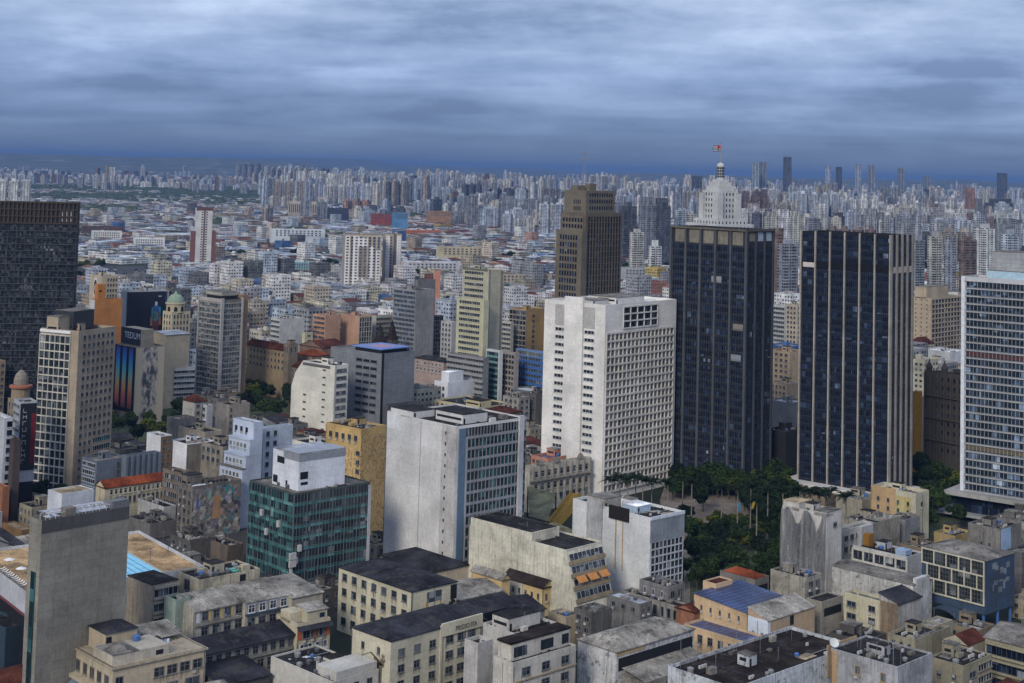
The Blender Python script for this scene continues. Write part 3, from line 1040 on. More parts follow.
BS = B('office_tower', 'brown stepped stone tower of closely ribbed windows rising behind the white tower', 'office tower', 586, 213, 561, 622, base=385, a=46,
       col=BROWN, grime=.2, clutter=0,
       R=[('grid', (12, 22), dict(u0=.04, u1=.97, vt=2.5, pitch=4.1, fin=1.0, slab=.5, depth=.6, fcol=(.10, .087, .065), gk='black'))],
       L=[('grid', (7, 8), dict(u0=.08, u1=.9, vt=3.0, pitch=4.4, fin=.9, slab=1.7, depth=.5, fcol=(.145, .127, .095), gk='black'))])
ubx = MB()
ubx.box(XYZ, .06 * BS.wR, .86 * BS.wR, .1 * BS.wL, .97 * BS.wL, BS.h - 1, BS.h + 15.5)
ubx.build('upper_storeys', wall((.145, .127, .095), .2), BS.root)
for r in range(3):
    q = MB()
    for k in range(10):
        u = (.16 + .66 * k / 10) * BS.wR
        q.box(lambda u, v, n: Vector((u, .1 * BS.wL - n, v)), u, u + 1.3, BS.h + 2 + r * 4.6, BS.h + 4.6 + r * 4.6, .0, .08, 0, 'b')
    q.build('window_band', glass('black'), BS.root)
    if r < 2:
        q = MB()
        for k in range(4):
            v = BS.wL * (.55 - .08 * k)
            q.box(lambda u, v_, n: Vector((.06 * BS.wR - n, u, v_)), v, v + .9, BS.h + 1.6 + r * 4.6, BS.h + 4.4 + r * 4.6, 0, .08, 0, 'b')
        q.build('window_band', glass('black'), BS.root)
ubx = MB()
ubx.box(XYZ, .1 * BS.wR, .3 * BS.wR, .5 * BS.wL, .75 * BS.wL, BS.h + 15.5, BS.h + 19)
ubx.box(XYZ, .36 * BS.wR, .55 * BS.wR, .4 * BS.wL, .6 * BS.wL, BS.h + 15.5, BS.h + 20.5)
ubx.build('stair_house', wall((.145, .127, .095), .3), BS.root)
# lower stepped shoulder, part of the same tower
sh = MB()
X0, X1 = -5.5, 0
sh.box(XYZ, X0, -.002, -1.5, BS.wL * .96, 0, BS.h - 12.5)
sh.build('shoulder', wall((.14, .122, .092), .2), BS.root)
for r in range(14):
    q = MB()
    for k in range(7):
        v = BS.wL * (.12 + .72 * k / 7)
        q.box(lambda u, v_, n: Vector((X0 - n, u, v_)), v, v + 1.5, BS.h - 19 - r * 5.0, BS.h - 15.6 - r * 5.0, 0, .06, 0, 'b')
    q.build('window_band', glass('black'), BS.root)

# white stepped skyscraper with lantern and flag
def white_skyscraper():
    D = 1150.0
    k = D / FPX
    c = at_d(720.5, 175, D)
    r = empty('stepped_skyscraper', (c.x, c.y, 0), R_(32))
    tag(r, 'white stepped skyscraper crowned by a lantern and a flagpole, beyond the dark glass tower', 'skyscraper')
    zt = lambda y: CAMH - (y - 174.7) * k
    wm = wall((.46, .475, .475), .2)
    def tier(w_, y1, y0, nm='tier', win=0):
        h = w_ * k / 2 * .92
        b = MB()
        b.box(XYZ, -h, h, -h, h, max(0, zt(y0)), zt(y1))
        o = b.build(nm, wm, r)
        if win:
            q = MB()
            for f in range(2):
                for j in range(win):
                    u = -h + 2 * h * (j + .5) / win
                    for i in range(int((zt(y1) - max(60, zt(y0)) - 3) / 4.2)):
                        v = zt(y1) - 4.2 - i * 4.2
                        F = (lambda u_, v_, n_: Vector((u_, -h - n_, v_))) if f == 0 else (lambda u_, v_, n_: Vector((-h - n_, -u_, v_)))
                        q.box(F, u - .55, u + .55, v, v + 2.3, 0, .06, 0, 'b')
            q.build('windows', glass('dark'), o)
    tier(52, 223, 330, 'base_block', 10)
    tier(40, 218, 260, 'base_block', 8)
    tier(27, 190, 260, 'shaft', 6)
    tier(21.5, 185.5, 191, 'tier', 5)
    tier(17, 182, 186, 'tier', 4)
    tier(11.5, 179.5, 183, 'tier')
    for sx in (-1, 1):
        for sy in (-1, 1):
            b = MB(); q = 11.5 * k
            b.box(XYZ, sx * q - 2.6, sx * q + 2.6, sy * q - 2.6, sy * q + 2.6, zt(260), zt(193)); b.build('corner_pier', wm, r)
    b = MB()
    rr = 3.7 * k
    b.lathe((0, 0, 0), [(rr * 1.15, zt(181)), (rr, zt(178)), (rr * .95, zt(167)), (rr * 1.05, zt(166.4)), (rr * .9, zt(164)), (.1, zt(162.5))], 12)
    b.build('lantern', wm, r)
    b = MB()
    for q in range(12):
        a = 2 * math.pi * (q + .5) / 12
        for i in range(4):
            x, y = math.cos(a) * rr * .97, math.sin(a) * rr * .97
            tt = Vector((-math.sin(a), math.cos(a), 0)) * .55
            z0, z1 = zt(177.5) + i * 2.1, zt(177.5) + i * 2.1 + 1.6
            cc = Vector((x * 1.03, y * 1.03, 0))
            b.quad([cc - tt + Vector((0, 0, z0)), cc + tt + Vector((0, 0, z0)), cc + tt + Vector((0, 0, z1)), cc - tt + Vector((0, 0, z1))])
    b.build('lantern_windows', M_DARK, r)
    b = MB()
    b.tube((0, 0, zt(163)), (0, 0, zt(141.5)), .42, 6, 0, .22)
    b.tube((-1.1, 0, zt(143.3)), (1.1, 0, zt(143.3)), .25, 5)
    pole = b.build('flagpole', plain((.22, .22, .22), .5), r)
    # striped flag, its red corner by the pole, waving
    fl = empty('state_flag', (c.x, c.y, 0), 0)
    tag(fl, 'black and white striped flag with a red corner flying from the stepped skyscraper', 'flag')
    zf0, zf1 = zt(151.2), zt(145.2)
    W = 8.0 * k
    st = 9
    for nm, mt in (('stripes_dark', plain((.05, .05, .055), .8)), ('stripes_white', plain((.45, .45, .46), .8)), ('canton', plain((.50, .04, .04), .8))):
        b = MB()
        for q in range(10):
            x0, x1 = -W * q / 10, -W * (q + 1) / 10
            y0, y1 = 1.1 * math.sin(q * .9) , 1.1 * math.sin((q + 1) * .9)
            d0, d1 = -.06 * q * k, -.06 * (q + 1) * k
            if nm == 'canton':
                if q > 3: continue
                v0, v1 = zf0 + (zf1 - zf0) * .52, zf1
                b.box(lambda u, v, n: Vector((x0 + (x1 - x0) * u, y0 + (y1 - y0) * u - n, v + d0 + (d1 - d0) * u)), 0, 1, v0, v1, .03, .10)
            else:
                for i in range(st):
                    if (i % 2 == 0) == (nm == 'stripes_dark'):
                        v0, v1 = zf0 + (zf1 - zf0) * i / st, zf0 + (zf1 - zf0) * (i + 1) / st
                        b.box(lambda u, v, n: Vector((x0 + (x1 - x0) * u, y0 + (y1 - y0) * u - n, v + d0 + (d1 - d0) * u)), 0, 1, v0, v1, -.03, .03)
        b.build('cloth', mt, fl)
    FOOT.append((Vector((c.x - 22, c.y - 22, 0)), Vector((1, 0, 0)), Vector((0, 1, 0)), 44, 44, zt(222)))


white_skyscraper()

# ================================================================== foreground and middle distance
W_ = 'win'
# --- the green glass block and its white cube
GB = B('office_block', 'teal glass office block with a white windowless cube on its roof', 'office block', 294.4, 493.4, 249.9, 370, base=592, a=43,
       col=(.06, .075, .075), grime=.3, clutter=5, par=.5, roof='conc',
       L=[('curtain', (4, 9), dict(u0=.0, u1=1, vt=.7, pitch=3.8, sp=1.15, gk='teal', spcol=glass('tealsp'), mull=.22, sub=4, mcol=(.10, .12, .12), md=.25))],
       R=[('curtain', (6, 9), dict(u0=.0, u1=1, vt=.7, pitch=3.8, sp=1.15, gk='dark', spcol=glass('tealsp'), mull=.22, sub=4, mcol=(.10, .12, .12), md=.25))])
GB.rbox(.13, .74, .14, .72, 12.5, mat=wall((.60, .63, .68), .18), roof='metal', name='plant_cube', door=False)
zc = GB.zi + 12.5
b = MB()
b.box(XYZ, .13 * GB.wR - .1, .74 * GB.wR + .1, .14 * GB.wL - .1, .48 * GB.wL, zc - 2.4, zc + .5)
b.build('metal_parapet', plain((.27, .29, .32), .5, .3), GB.root)
b = MB()
xw = .13 * GB.wR
for (v0, v1, z0, z1) in ((.46, .62, 8.0, 10.3), (.60, .70, .9, 3.4), (.38, .42, .4, 2.6)):
    b.box(lambda u, v, n: Vector((xw - n, u, v)), v0 * GB.wL, v1 * GB.wL, GB.zi + z0, GB.zi + z1, -.02, .06, 0)
for (u0, u1, z0, z1) in ((.15, .25, 3.9, 6.4), (.16, .25, 1.9, 2.9)):
    b.box(lambda u, v, n: Vector((u, .14 * GB.wL - n, v)), u0 * GB.wR, u1 * GB.wR, GB.zi + z0, GB.zi + z1, -.02, .06, 0)
b.build('vent', M_DARK, GB.root)
for k in range(5):
    F, Wd = GB.fr('L' if k < 3 else 'R')
    u, v = [(.30, 26), (.42, 20), (.68, 24), (.02, 13), (.06, 17)][k]
    b = MB()
    b.box(F, u * Wd, u * Wd + 1.3, v, v + 2.2, .1, .9)
    b.build('air_conditioner', M_AC, GB.root)
b = MB()
b.box(GB.FR, .98 * GB.wR, GB.wR + .5, 0, GB.h - 1, -.2, .35)
b.build('edge_column', wall((.42, .44, .46), .3), GB.root)
b = MB()
b.box(XYZ, -1.2, -.4, -1.2, -.4, 0, 16)
for z in (15, 12.5): b.box(XYZ, -2.2, .4, -2.0, -1.2, z, z + 2.2)
b.build('antenna_cabinets', M_AC, GB.root)

SL = B('office_block', 'grey-white slab block with one vast blank side wall and green glass on the other', 'office block', 457, 426.5, 387.5, 526.5, base=577, a=44,
       col=(.55, .555, .55), grime=.12, clutter=9, par=.6, roof='bit',
       R=[('grid', (14, 12), dict(u0=.15, u1=.90, vt=4.6, pitch=3.95, fin=.20, slab=1.0, depth=.3, fcol=(.25, .26, .29), gk='teal')),
          ('win', (1, 12), dict(u0=.93, u1=1.0, vt=4.6, ww=.95, wh=2.5, pitch=3.95, gk='teal')),
          ('bands', (1,), dict(u0=.12, u1=.9, vt=1.0, h=3.3, gk='dark', ledge=.2))],
       L=[('win', (1, 13), dict(u0=.845, u1=.865, vt=2.5, ww=.9, wh=1.0, pitch=3.9, style='one', n=.13))])
SL.panel('R', .03, .12, 1, SL.h, plain((.10, .155, .22), .5), 'blue_strip', .35)
SL.panel('R', .88, .945, -1.0, SL.h, wall((.46, .47, .49), .3), 'end_column', .9)
SL.panel('L', .80, 1.0, .3, SL.h, wall((.44, .43, .42), .35), 'side_column', .12)
SL.panel('L', .0, .20, -.2, 6.0, wall((.55, .57, .58), .2), 'patched_plaster', .07)
SL.rbox(.2, .55, .12, .5, 3.4, roof='bit'); SL.rbox(.0, .30, .62, .95, 2.6, roof='bit', mat=SL.wm)

HT = B('office_tower', 'grey faceted tower with pale corner columns and brown end wall', 'office tower', 222, 300, 199.5, 243, base=401, a=47,
       col=(.16, .15, .135), grime=.3, clutter=2,
       L=[('grid', (8, 18), dict(u0=.02, u1=.96, vt=2.2, pitch=3.35, fin=.14, slab=.85, depth=.3, fcol=(.30, .285, .26), gk='grey'))],
       R=[('grid', (7, 18), dict(u0=.06, u1=.93, vt=2.2, pitch=3.35, fin=.14, slab=.85, depth=.3, fcol=(.30, .285, .26), gk='grey'))])
HT.panel('R', -.06, .07, -1, HT.h, wall((.38, .37, .36), .2), 'corner_column', 1.1)
HT.panel('R', .93, 1.0, -1, HT.h, wall((.38, .37, .36), .2), 'corner_column', .9)
HT.panel('L', -.02, .03, -1, HT.h, wall((.33, .32, .31), .2), 'corner_column', .7)
HT.panel('L', 0, 1, -.6, 1.6, wall((.38, .37, .35), .3), 'fascia', .5)
HT.rbox(.12, .8, .1, .8, 3.0, mat=M_DARK, roof='conc', door=False, name='roof_lattice')
HT.rbox(.2, .9, .2, .9, 5.0, mat=wall((.33, .32, .30), .3), roof='conc', door=False)
b = MB()
b.box(XYZ, HT.wR + .02, HT.wR + 5, 1.0, HT.wL, 0, HT.h + 2.2)
b.build('end_wall', wall((.27, .18, .11), .25), HT.root)

GM = B('office_block', 'dark grey metal-clad block with a blue helipad on its roof', 'office block', 382, 353.8, 331, 415, base=431, a=49,
       col=(.15, .16, .18), grime=.0, clutter=2, roof='conc', wm=wall((.20, .215, .235), .12, (4.2, 1.1, .07)),
       L=[('win', (3, 8), dict(u0=.50, u1=.92, vt=4.2, ww=.86, wh=1.5, pitch=4.0, style='three', gk='black', fcol=(.06, .06, .06)))])
b = MB()
b.box(XYZ, .06 * GM.wR, .94 * GM.wR, .05 * GM.wL, .62 * GM.wL, GM.h + 1.6, GM.h + 2.2)
b.build('helipad', plain((.13, .20, .42), .6), GM.root)
b = MB()
b.box(XYZ, .26 * GM.wR, .74 * GM.wR, .18 * GM.wL, .48 * GM.wL, GM.h + 2.2, GM.h + 2.23)
b.build('helipad_marking', plain((.30, .20, .26), .6), GM.root)
b = MB()
b.box(XYZ, .10 * GM.wR, .90 * GM.wR, .09 * GM.wL, .58 * GM.wL, GM.h - .8, GM.h + 1.6)
b.build('helipad_support', M_DARK, GM.root)
GM.panel('R', 0, .07, 0, GM.h, M_DARK, 'corner_joint', .05)
B('office_annex', 'low dark grey block at the foot of the metal-clad block', 'office block', 388, 405, 384, 421, base=436, col=(.085, .09, .10), grime=.2, roof='bit')
WS = B('office_block', 'plain white block with one sloping shoulder and small slit windows', 'office block', 335, 365.5, 303, 348.5, base=436, a=49,
       col=(.60, .585, .52), grime=.08, clutter=3,
       R=[('win', (1, 8), dict(u0=.08, u1=.92, vt=2.2, ww=.9, wh=2.0, pitch=4.0, style='three', gk='grey'))],
       L=[('win', (1, 9), dict(u0=.62, u1=.74, vt=3.0, ww=.8, wh=.7, pitch=4.0, style='one')),
          ('win', (1, 4), dict(u0=.04, u1=.14, vt=18, ww=.9, wh=.8, pitch=4.0, style='one'))])
WS.panel('L', .0, .86, .8, 2.4, plain((.10, .10, .10), .7), 'louvre', .06)
WS.panel('R', .0, .12, 0, WS.h, wall((.48, .48, .46), .2), 'downpipe_strip', .1)
b = MB()       # the sloping shoulder on its far end
F, L_ = WS.FL, WS.wL
y0, y1 = L_, L_ + 9
b.quad([(0, y1, 0), (0, y0, 0), (0, y0, WS.h - .1), (0, y1 - 3, WS.h - 7), (0, y1, WS.h - 15)])
b.quad([(9, y0, 0), (9, y1, 0), (9, y1, WS.h - 15), (9, y1 - 3, WS.h - 7), (9, y0, WS.h - .1)])
b.quad([(0, y0, WS.h - .1), (9, y0, WS.h - .1), (9, y1 - 3, WS.h - 7), (0, y1 - 3, WS.h - 7)])
b.quad([(0, y1 - 3, WS.h - 7), (9, y1 - 3, WS.h - 7), (9, y1, WS.h - 15), (0, y1, WS.h - 15)])
b.quad([(9, y1, 0), (0, y1, 0), (0, y1, WS.h - 15), (9, y1, WS.h - 15)])
b.build('shoulder', WS.wm, WS.root)
B('low_annex', 'small white annex with a dark roof in front of the plain white block', 'annex', 328, 448, 291, 352, base=490, col=(.58, .57, .52), roof='bit', grime=.2, clutter=3)

OC = B('old_office_block', 'ochre block covered in brown scribbled wall paint', 'office block', 361.5, 429, 326, 386.5, base=532, a=50,
       col=(.40, .265, .105), grime=.45, roof='bit', clutter=7, wm=mural('script'),
       L=[('win', (5, 1), dict(u0=.06, u1=.94, vt=3.0, ww=.5, wh=2.2, style='two'))])
OC.panel('L', .0, 1, -.1, 8.0, wall((.47, .33, .14), .4), 'top_storey', .03)
OC.win('L', 5, 1, vt=3.0, ww=.5, wh=2.2, n=.04); OC.win('L', 1, 10, u0=.86, u1=.99, vt=9, ww=.8, wh=1.8, pitch=3.6); OC.done()
OC.panel('R', .0, 1, -.1, 3.0, wall((.47, .33, .14), .4), 'top_storey', .03)

# --- light blue stepped block
LB = B('apartment_block', 'light blue block whose storeys step outward in terraces', 'apartment block', 254, 422.5, 233, 263, base=519, a=47,
       col=(.42, .485, .60), grime=.12, roof='brown', clutter=2,
       L=[('win', (3, 1), dict(u0=.05, u1=.8, vt=2.6, ww=.45, wh=1.7)), ('win', (3, 1), dict(u0=.05, u1=.8, vt=2.6, ww=.45, wh=1.7))])
for k, (d, h) in enumerate(((1.7, 7.4), (3.4, 13.8), (5.0, 18.8), (6.5, 24.2), (8.2, 29.6))):
    b = MB()
    b.box(XYZ, -d, -d + 1.8, -.02 - .02 * k, LB.wL + .6 * k, 0, LB.h - h)
    b.build('terrace', LB.wm, LB.root)
    for q in range(5):
        o = bpy.data.objects.new('window', unit_window('two', (.45, .46, .47), 'grey'))
        COL.objects.link(o); o.parent = LB.root
        o.location = (-d, LB.wL * (.96 - .17 * q), LB.h - h - 3.4); o.rotation_euler = (0, 0, -math.pi / 2); o.scale = (1.7, 1, 2.0)
    b = MB()
    b.box(XYZ, -d - .35, -d + 1.9, -.04 - .02 * k, LB.wL + .6 * k + .05, LB.h - h - .02, LB.h - h + .5)
    b.build('terrace_parapet', wall((.40, .46, .56) if k != 2 else (.14, .12, .11), .3), LB.root)
B('apartment_block', 'pale blue-grey block with a few dark windows beside the white cube', 'apartment block', 264, 428, 259, 293, base=510, a=47, col=(.42, .48, .57), grime=.2, roof='metal', clutter=2,
  R=[('win', (2, 8), dict(u0=.02, u1=.52, vt=1.6, ww=.45, wh=2.0, pitch=4.3))])

# --- graffiti block and its neighbours
GF = B('derelict_block', 'derelict block with a wall of faded graffiti and a tarred roof', 'derelict building', 193, 486.5, 178, 241.5, base=532, a=45, col=(.17, .155, .135), grime=.9, roof='bit', clutter=7, par=1.4,
       L=[('win', (3, 5), dict(vt=2.2, ww=.55, wh=2.1, pitch=3.6, fcol=(.12, .11, .1)))])
GF.panel('R', .0, 1, 1.2, GF.h, mural('graffiti'), 'graffiti_wall', .05)
for k, (x0, x1, y0, y1, c) in enumerate(((.42, .58, 5, 14, (.42, .25, .12)), (.30, .38, 3.0, 6.5, (.22, .34, .28)), (.68, .74, 1.2, 4.2, (.03, .26, .30)), (.80, .85, 2.2, 5, (.03, .25, .28)), (.08, .13, 5, 9, (.10, .13, .30)))):
    GF.panel('R', x0, x1, y0, y1, wall(c, .5), 'painted_figure', .08)
GF.rbox(.05, .35, .55, .98, 4.5, roof='bit'); 
b = MB(); b.box(XYZ, .08 * GF.wR, .34 * GF.wR, .05 * GF.wL, .35 * GF.wL, GF.zi, GF.zi + .9); b.build('roof_sheet', plain((.55, .60, .66), .6), GF.root)
B('derelict_block', 'narrow sooty block with open brown balconies left of the graffiti wall', 'derelict building', 184, 474, 163, 195, base=520, col=(.17, .14, .11), grime=.9, roof='bit', clutter=2,
  L=[('bands', (4,), dict(u0=.1, u1=.9, h=2.0, pitch=3.6, ledge=.4))], R=[('win', (2, 4), dict())])
B('old_block', 'grey-brown low block with a row of dark window openings under a tarred roof', 'old building', 223, 447, 190, 245, base=498, col=(.25, .225, .19), grime=.7, roof='bit', clutter=7,
  L=[('win', (6, 2), dict(vt=1.6, ww=.62, wh=2.2, pitch=3.8))])
B('tiled_house', 'long low building with an orange tiled roof and cream dormer front', 'row building', 105, 488, 96, 173, base=516, a=44, col=(.46, .41, .30), grime=.3, roof='red', shape='gable', rise=2.6,
  R=[('win', (13, 1), dict(vt=.9, ww=.62, wh=2.3, style='cross', fcol=(.5, .47, .4))), ('win', (13, 1), dict(vt=4.6, ww=.55, wh=2.6))])
B('blue_grey_block', 'blue-grey plastered block with small balconies on its end', 'office block', 97, 461, 82, 128, base=497, col=(.13, .155, .195), grime=.25, roof='conc', clutter=2,
  L=[('bands', (4,), dict(u0=.1, u1=.9, h=1.7, pitch=3.4, lcol=(.35, .40, .47)))], R=[('win', (2, 3), dict(u0=.6, u1=.95, ww=.4))])
B('blue_grey_block', 'taller blue-grey block with square piers along its wall', 'office block', 127, 456, 122, 160, base=497, col=(.12, .145, .18), grime=.3, roof='bit', clutter=3, R=[('fins', (6, 0, 14), dict(wd=1.1, depth=.6, col=(.12, .145, .18)))])
B('gabled_house', 'white end-walled house with a brown brick side', 'house', 161, 436, 147, 172, base=492, col=(.60, .62, .65), grime=.12, roof='bit', clutter=2, R=[('panel', (.0, 1, .4, 22, wall((.17, .11, .06), .6))), ('win', (2, 5), dict(ww=.5, n=.07))])
B('gabled_house', 'house with a tall rounded white end wall beside a tarred roof', 'house', 187, 444, 170, 214, base=494, col=(.62, .64, .67), grime=.1, roof='bit', clutter=5, R=[('panel', (.0, 1, .4, 18, wall((.2, .18, .15), .7)))])
B('concrete_house', 'small grey concrete house with a tan flat roof', 'house', 177, 419, 167, 196, base=455, col=(.20, .19, .175), grime=.6, roof='tan', clutter=1)
B('tiled_house', 'white house with a brown pyramid roof behind the concrete house', 'house', 195, 402, 183, 207, base=440, col=(.38, .37, .34), grime=.5, roof='tile', shape='hip', rise=3, R=[('win', (2, 3), {})])
B('party_wall_block', 'tan block showing two bare party walls around a light well', 'apartment block', 229, 405, 216, 250, base=445, col=(.30, .265, .22), grime=.5, roof='bit', clutter=3, L=[('panel', (.0, .8, .2, 20, wall((.24, .225, .21), .6)))],
  R=[('win', (1, 6), dict(u0=.02, u1=.2, ww=.5))])
B('old_block', 'low soot-streaked block with a patched grey roof', 'old building', 205, 432, 175, 222, base=462, col=(.32, .29, .23), grime=.6, roof='bit', clutter=6)
B('small_block', 'small white block with a blue door on top of the low roofs', 'house', 207, 405, 200, 213, base=440, col=(.45, .47, .5), grime=.3, roof='conc', clutter=0, L=[('win', (1, 2), dict(gk='blue'))])
B('striped_block', 'low white block with dark horizontal window strips', 'office block', 174.5, 368, 172, 195, base=404, a=30, col=(.56, .55, .50), grime=.2, roof='white', clutter=2,
  R=[('bands', (7,), dict(u0=.0, u1=1, vt=1.8, h=1.5, pitch=3.4))])

# --- sign, mural and billboard cluster
SG = B('mural_block', 'block with rainbow striped front and a black sign on its roof', 'mural building', 136, 347.5, 115.5, 165.5, base=420, a=46, col=(.34, .29, .22), grime=.3, roof='conc', clutter=2)
for k in range(3):
    SG.panel('L', .08 + k * .31, .27 + k * .31, .8, 35, mural('rainbow'), 'rainbow_strip', .2)
SG.panel('L', 0, 1, .2, 37, plain((.012, .012, .02), .6), 'black_panel', .06)
SG.panel('R', .02, .98, .6, SG.h, mural('figure'), 'mural', .05)
b = MB(); b.box(XYZ, .18 * SG.wR, .62 * SG.wR, .05 * SG.wL, 1.0 * SG.wL, SG.zi, SG.h + 9.5); b.build('upper_storeys', wall((.34, .29, .22), .3), SG.root)
b = MB(); b.box(XYZ, .18 * SG.wR - .4, .18 * SG.wR - .01, .05 * SG.wL, .98 * SG.wL, SG.h + .6, SG.h + 9.8); b.build('sign_board', plain((.008, .010, .016), .5), SG.root)
o = letters(SG, 'L', 'TEDUM', .20, -7.6, 5.0, plain((.55, .58, .62), .6), n=.5 - .18 * SG.wR)
B('blank_block', 'cream windowless hall wall with a grey shed roof', 'hall', 166, 335, 154, 190, base=405, col=(.48, .41, .29), grime=.12, roof='metal', shape='shed', rise=1.2)
BBd = B('billboard_block', 'block wrapped in a huge black billboard of a glowing blue figure', 'billboard building', 127, 291, 121, 167.5, base=386, a=36, col=(.33, .36, .40), grime=.2, roof='bit', clutter=4)
BBd.panel('R', .01, .99, .8, 60, plain((.008, .010, .018), .5), 'billboard', .3)
for (u0, u1, v0, v1, c) in ((.70, .76, 7.5, 10, (.30, .40, .55)), (.66, .80, 10, 14, (.03, .08, .24)), (.62, .66, 11, 20, (.02, .16, .26)), (.80, .85, 11, 20, (.02, .17, .27)), (.67, .79, 14, 20, (.07, .11, .12)),
                            (.60, .65, 17, 23, (.20, .13, .08)), (.81, .86, 17, 23, (.20, .10, .07)), (.66, .80, 20, 26, (.10, .035, .04)), (.78, .86, 3.6, 4.4, (.30, .34, .42)), (.94, .99, 1, 30, (.012, .03, .10))):
    BBd.panel('R', u0, u1, v0, v1, plain(c, .5, 0, .6), 'billboard_figure', .33)
OR = B('orange_block', 'bright orange windowless block with a narrow orange shaft above', 'office block', 95, 299.5, 90.5, 122.5, base=404, a=40, col=(.42, .185, .06), grime=.08, roof='bit', clutter=1,
       L=[('panel', (.0, 1, .3, 40, wall((.5, .5, .5), .2)))])
b = MB(); b.box(XYZ, .12 * OR.wR, .40 * OR.wR, .15 * OR.wL, .9 * OR.wL, OR.zi, OR.h + 9.0); b.build('lift_shaft', wall((.42, .18, .06), .1), OR.root)
b = MB(); b.box(OR.FR, .16 * OR.wR, .25 * OR.wR, OR.h + 4.3, OR.h + 5.4, -.15 * OR.wL, -.15 * OR.wL + .08); b.build('vent', M_DARK, OR.root)
MU = B('apartment_block', 'beige block with a black and white oval painted on its side', 'apartment block', 102, 276, 90, 119, base=392, a=40, col=(.40, .35, .27), grime=.2, roof='conc', clutter=3, R=[('win', (4, 8), dict(u0=.3, ww=.6))])
b = MB()
for rr, z in ((1.0, .05), (.72, .09), (.36, .13)):
    pts = [MU.FL(.5 * MU.wL + 3.4 * rr * math.cos(2 * math.pi * q / 20), MU.h - 8 + 7.0 * rr * math.sin(2 * math.pi * q / 20), z) for q in range(20)]
    b.quad(pts, 0 if z != .09 else 1)
b.build('painted_oval', [plain((.50, .50, .49), .7), plain((.03, .03, .035), .7)], MU.root)
MU.panel('L', .1, .9, 15.5, 18, plain((.5, .38, .10), .7), 'painted_band', .04)
DM = B('domed_palace', 'cream palace with a green ribbed dome and arched windows', 'palace', 172, 312, 163, 190.5, base=388, a=46, col=(.46, .41, .29), grime=.15, roof='conc', clutter=0,
       R=[('win', (5, 3), dict(vt=2.0, ww=.5, wh=2.2, pitch=4))], L=[('win', (3, 3), dict(vt=2.0, ww=.5, wh=2.2, pitch=4))])
b = MB(); cxx, cyy = DM.wR * .42, DM.wL * .5
b.lathe((cxx, cyy, DM.zi), [(6.0, 0), (6.0, 5.5), (6.6, 5.6), (6.6, 6.4), (5.7, 6.5)], 20); b.build('drum', wall((.46, .41, .29), .15), DM.root)
b = MB(); b.lathe((cxx, cyy, DM.zi + 6.4), [(5.8, 0), (5.5, 1.6), (4.6, 3.4), (3.0, 4.9), (1.2, 5.7), (.9, 6.6), (.1, 7.4)], 20); b.build('dome', plain((.19, .26, .20), .7), DM.root, True)
b = MB()
for q in range(10):
    a = 2 * math.pi * q / 10
    b.tube((cxx + 5.85 * math.cos(a), cyy + 5.85 * math.sin(a), DM.zi + 6.4), (cxx + 3.1 * math.cos(a), cyy + 3.1 * math.sin(a), DM.zi + 11.3), .22, 5)
b.build('dome_ribs', plain((.42, .40, .30), .7), DM.root)
b = MB()
for q in range(8):
    a = 2 * math.pi * (q + .3) / 8
    c_ = Vector((cxx + 6.05 * math.cos(a), cyy + 6.05 * math.sin(a), DM.zi + 1)); t_ = Vector((-math.sin(a), math.cos(a), 0)) * 1.1
    b.quad([c_ - t_, c_ + t_, c_ + t_ + Vector((0, 0, 2.4)), c_ + Vector((0, 0, 3.4)), c_ - t_ + Vector((0, 0, 2.4))])
b.build('arched_windows', M_DARK, DM.root)

# --- monastery, brown twin-towered church
MN = B('monastery', 'long beige monastery wing with a red-brown hip roof', 'monastery', 291, 352, 247, 296, base=397, a=44, col=(.29, .225, .14), grime=.4, roof='tile', shape='hip', rise=4.0, L=[('win', (11, 3), dict(vt=2, ww=.4, wh=1.9, pitch=4.2, style='one'))])
MT = B('bell_tower', 'square stone bell tower between the red monastery roofs', 'bell tower', 289, 344, 284, 298, base=399, col=(.20, .165, .125), grime=.5, roof='bit', clutter=0, L=[('win', (2, 1), dict(vt=2, ww=.4, wh=3.5, style='one'))], R=[('win', (2, 1), dict(vt=2, ww=.4, wh=3.5, style='one'))])
MT.rbox(.2, .8, .2, .8, 2.8, mat=MT.wm, door=False, name='belfry')
B('monastery_wing', 'dark brick monastery wing with a low tiled roof', 'monastery', 297, 367, 292, 330, base=410, col=(.20, .145, .105), grime=.4, roof='tile', shape='hip', rise=3.0, L=[('win', (3, 2), {})])
B('monastery_wing', 'monastery wing with the brightest orange-red tiles', 'monastery', 312, 356, 296, 330, base=396, col=(.22, .16, .12), roof='red', shape='hip', rise=3.2)
B('monastery_wing', 'rear monastery nave under a long red-brown roof', 'monastery', 322, 348, 300, 346, base=385, col=(.22, .15, .11), roof='tile', shape='gable', rise=4.0)
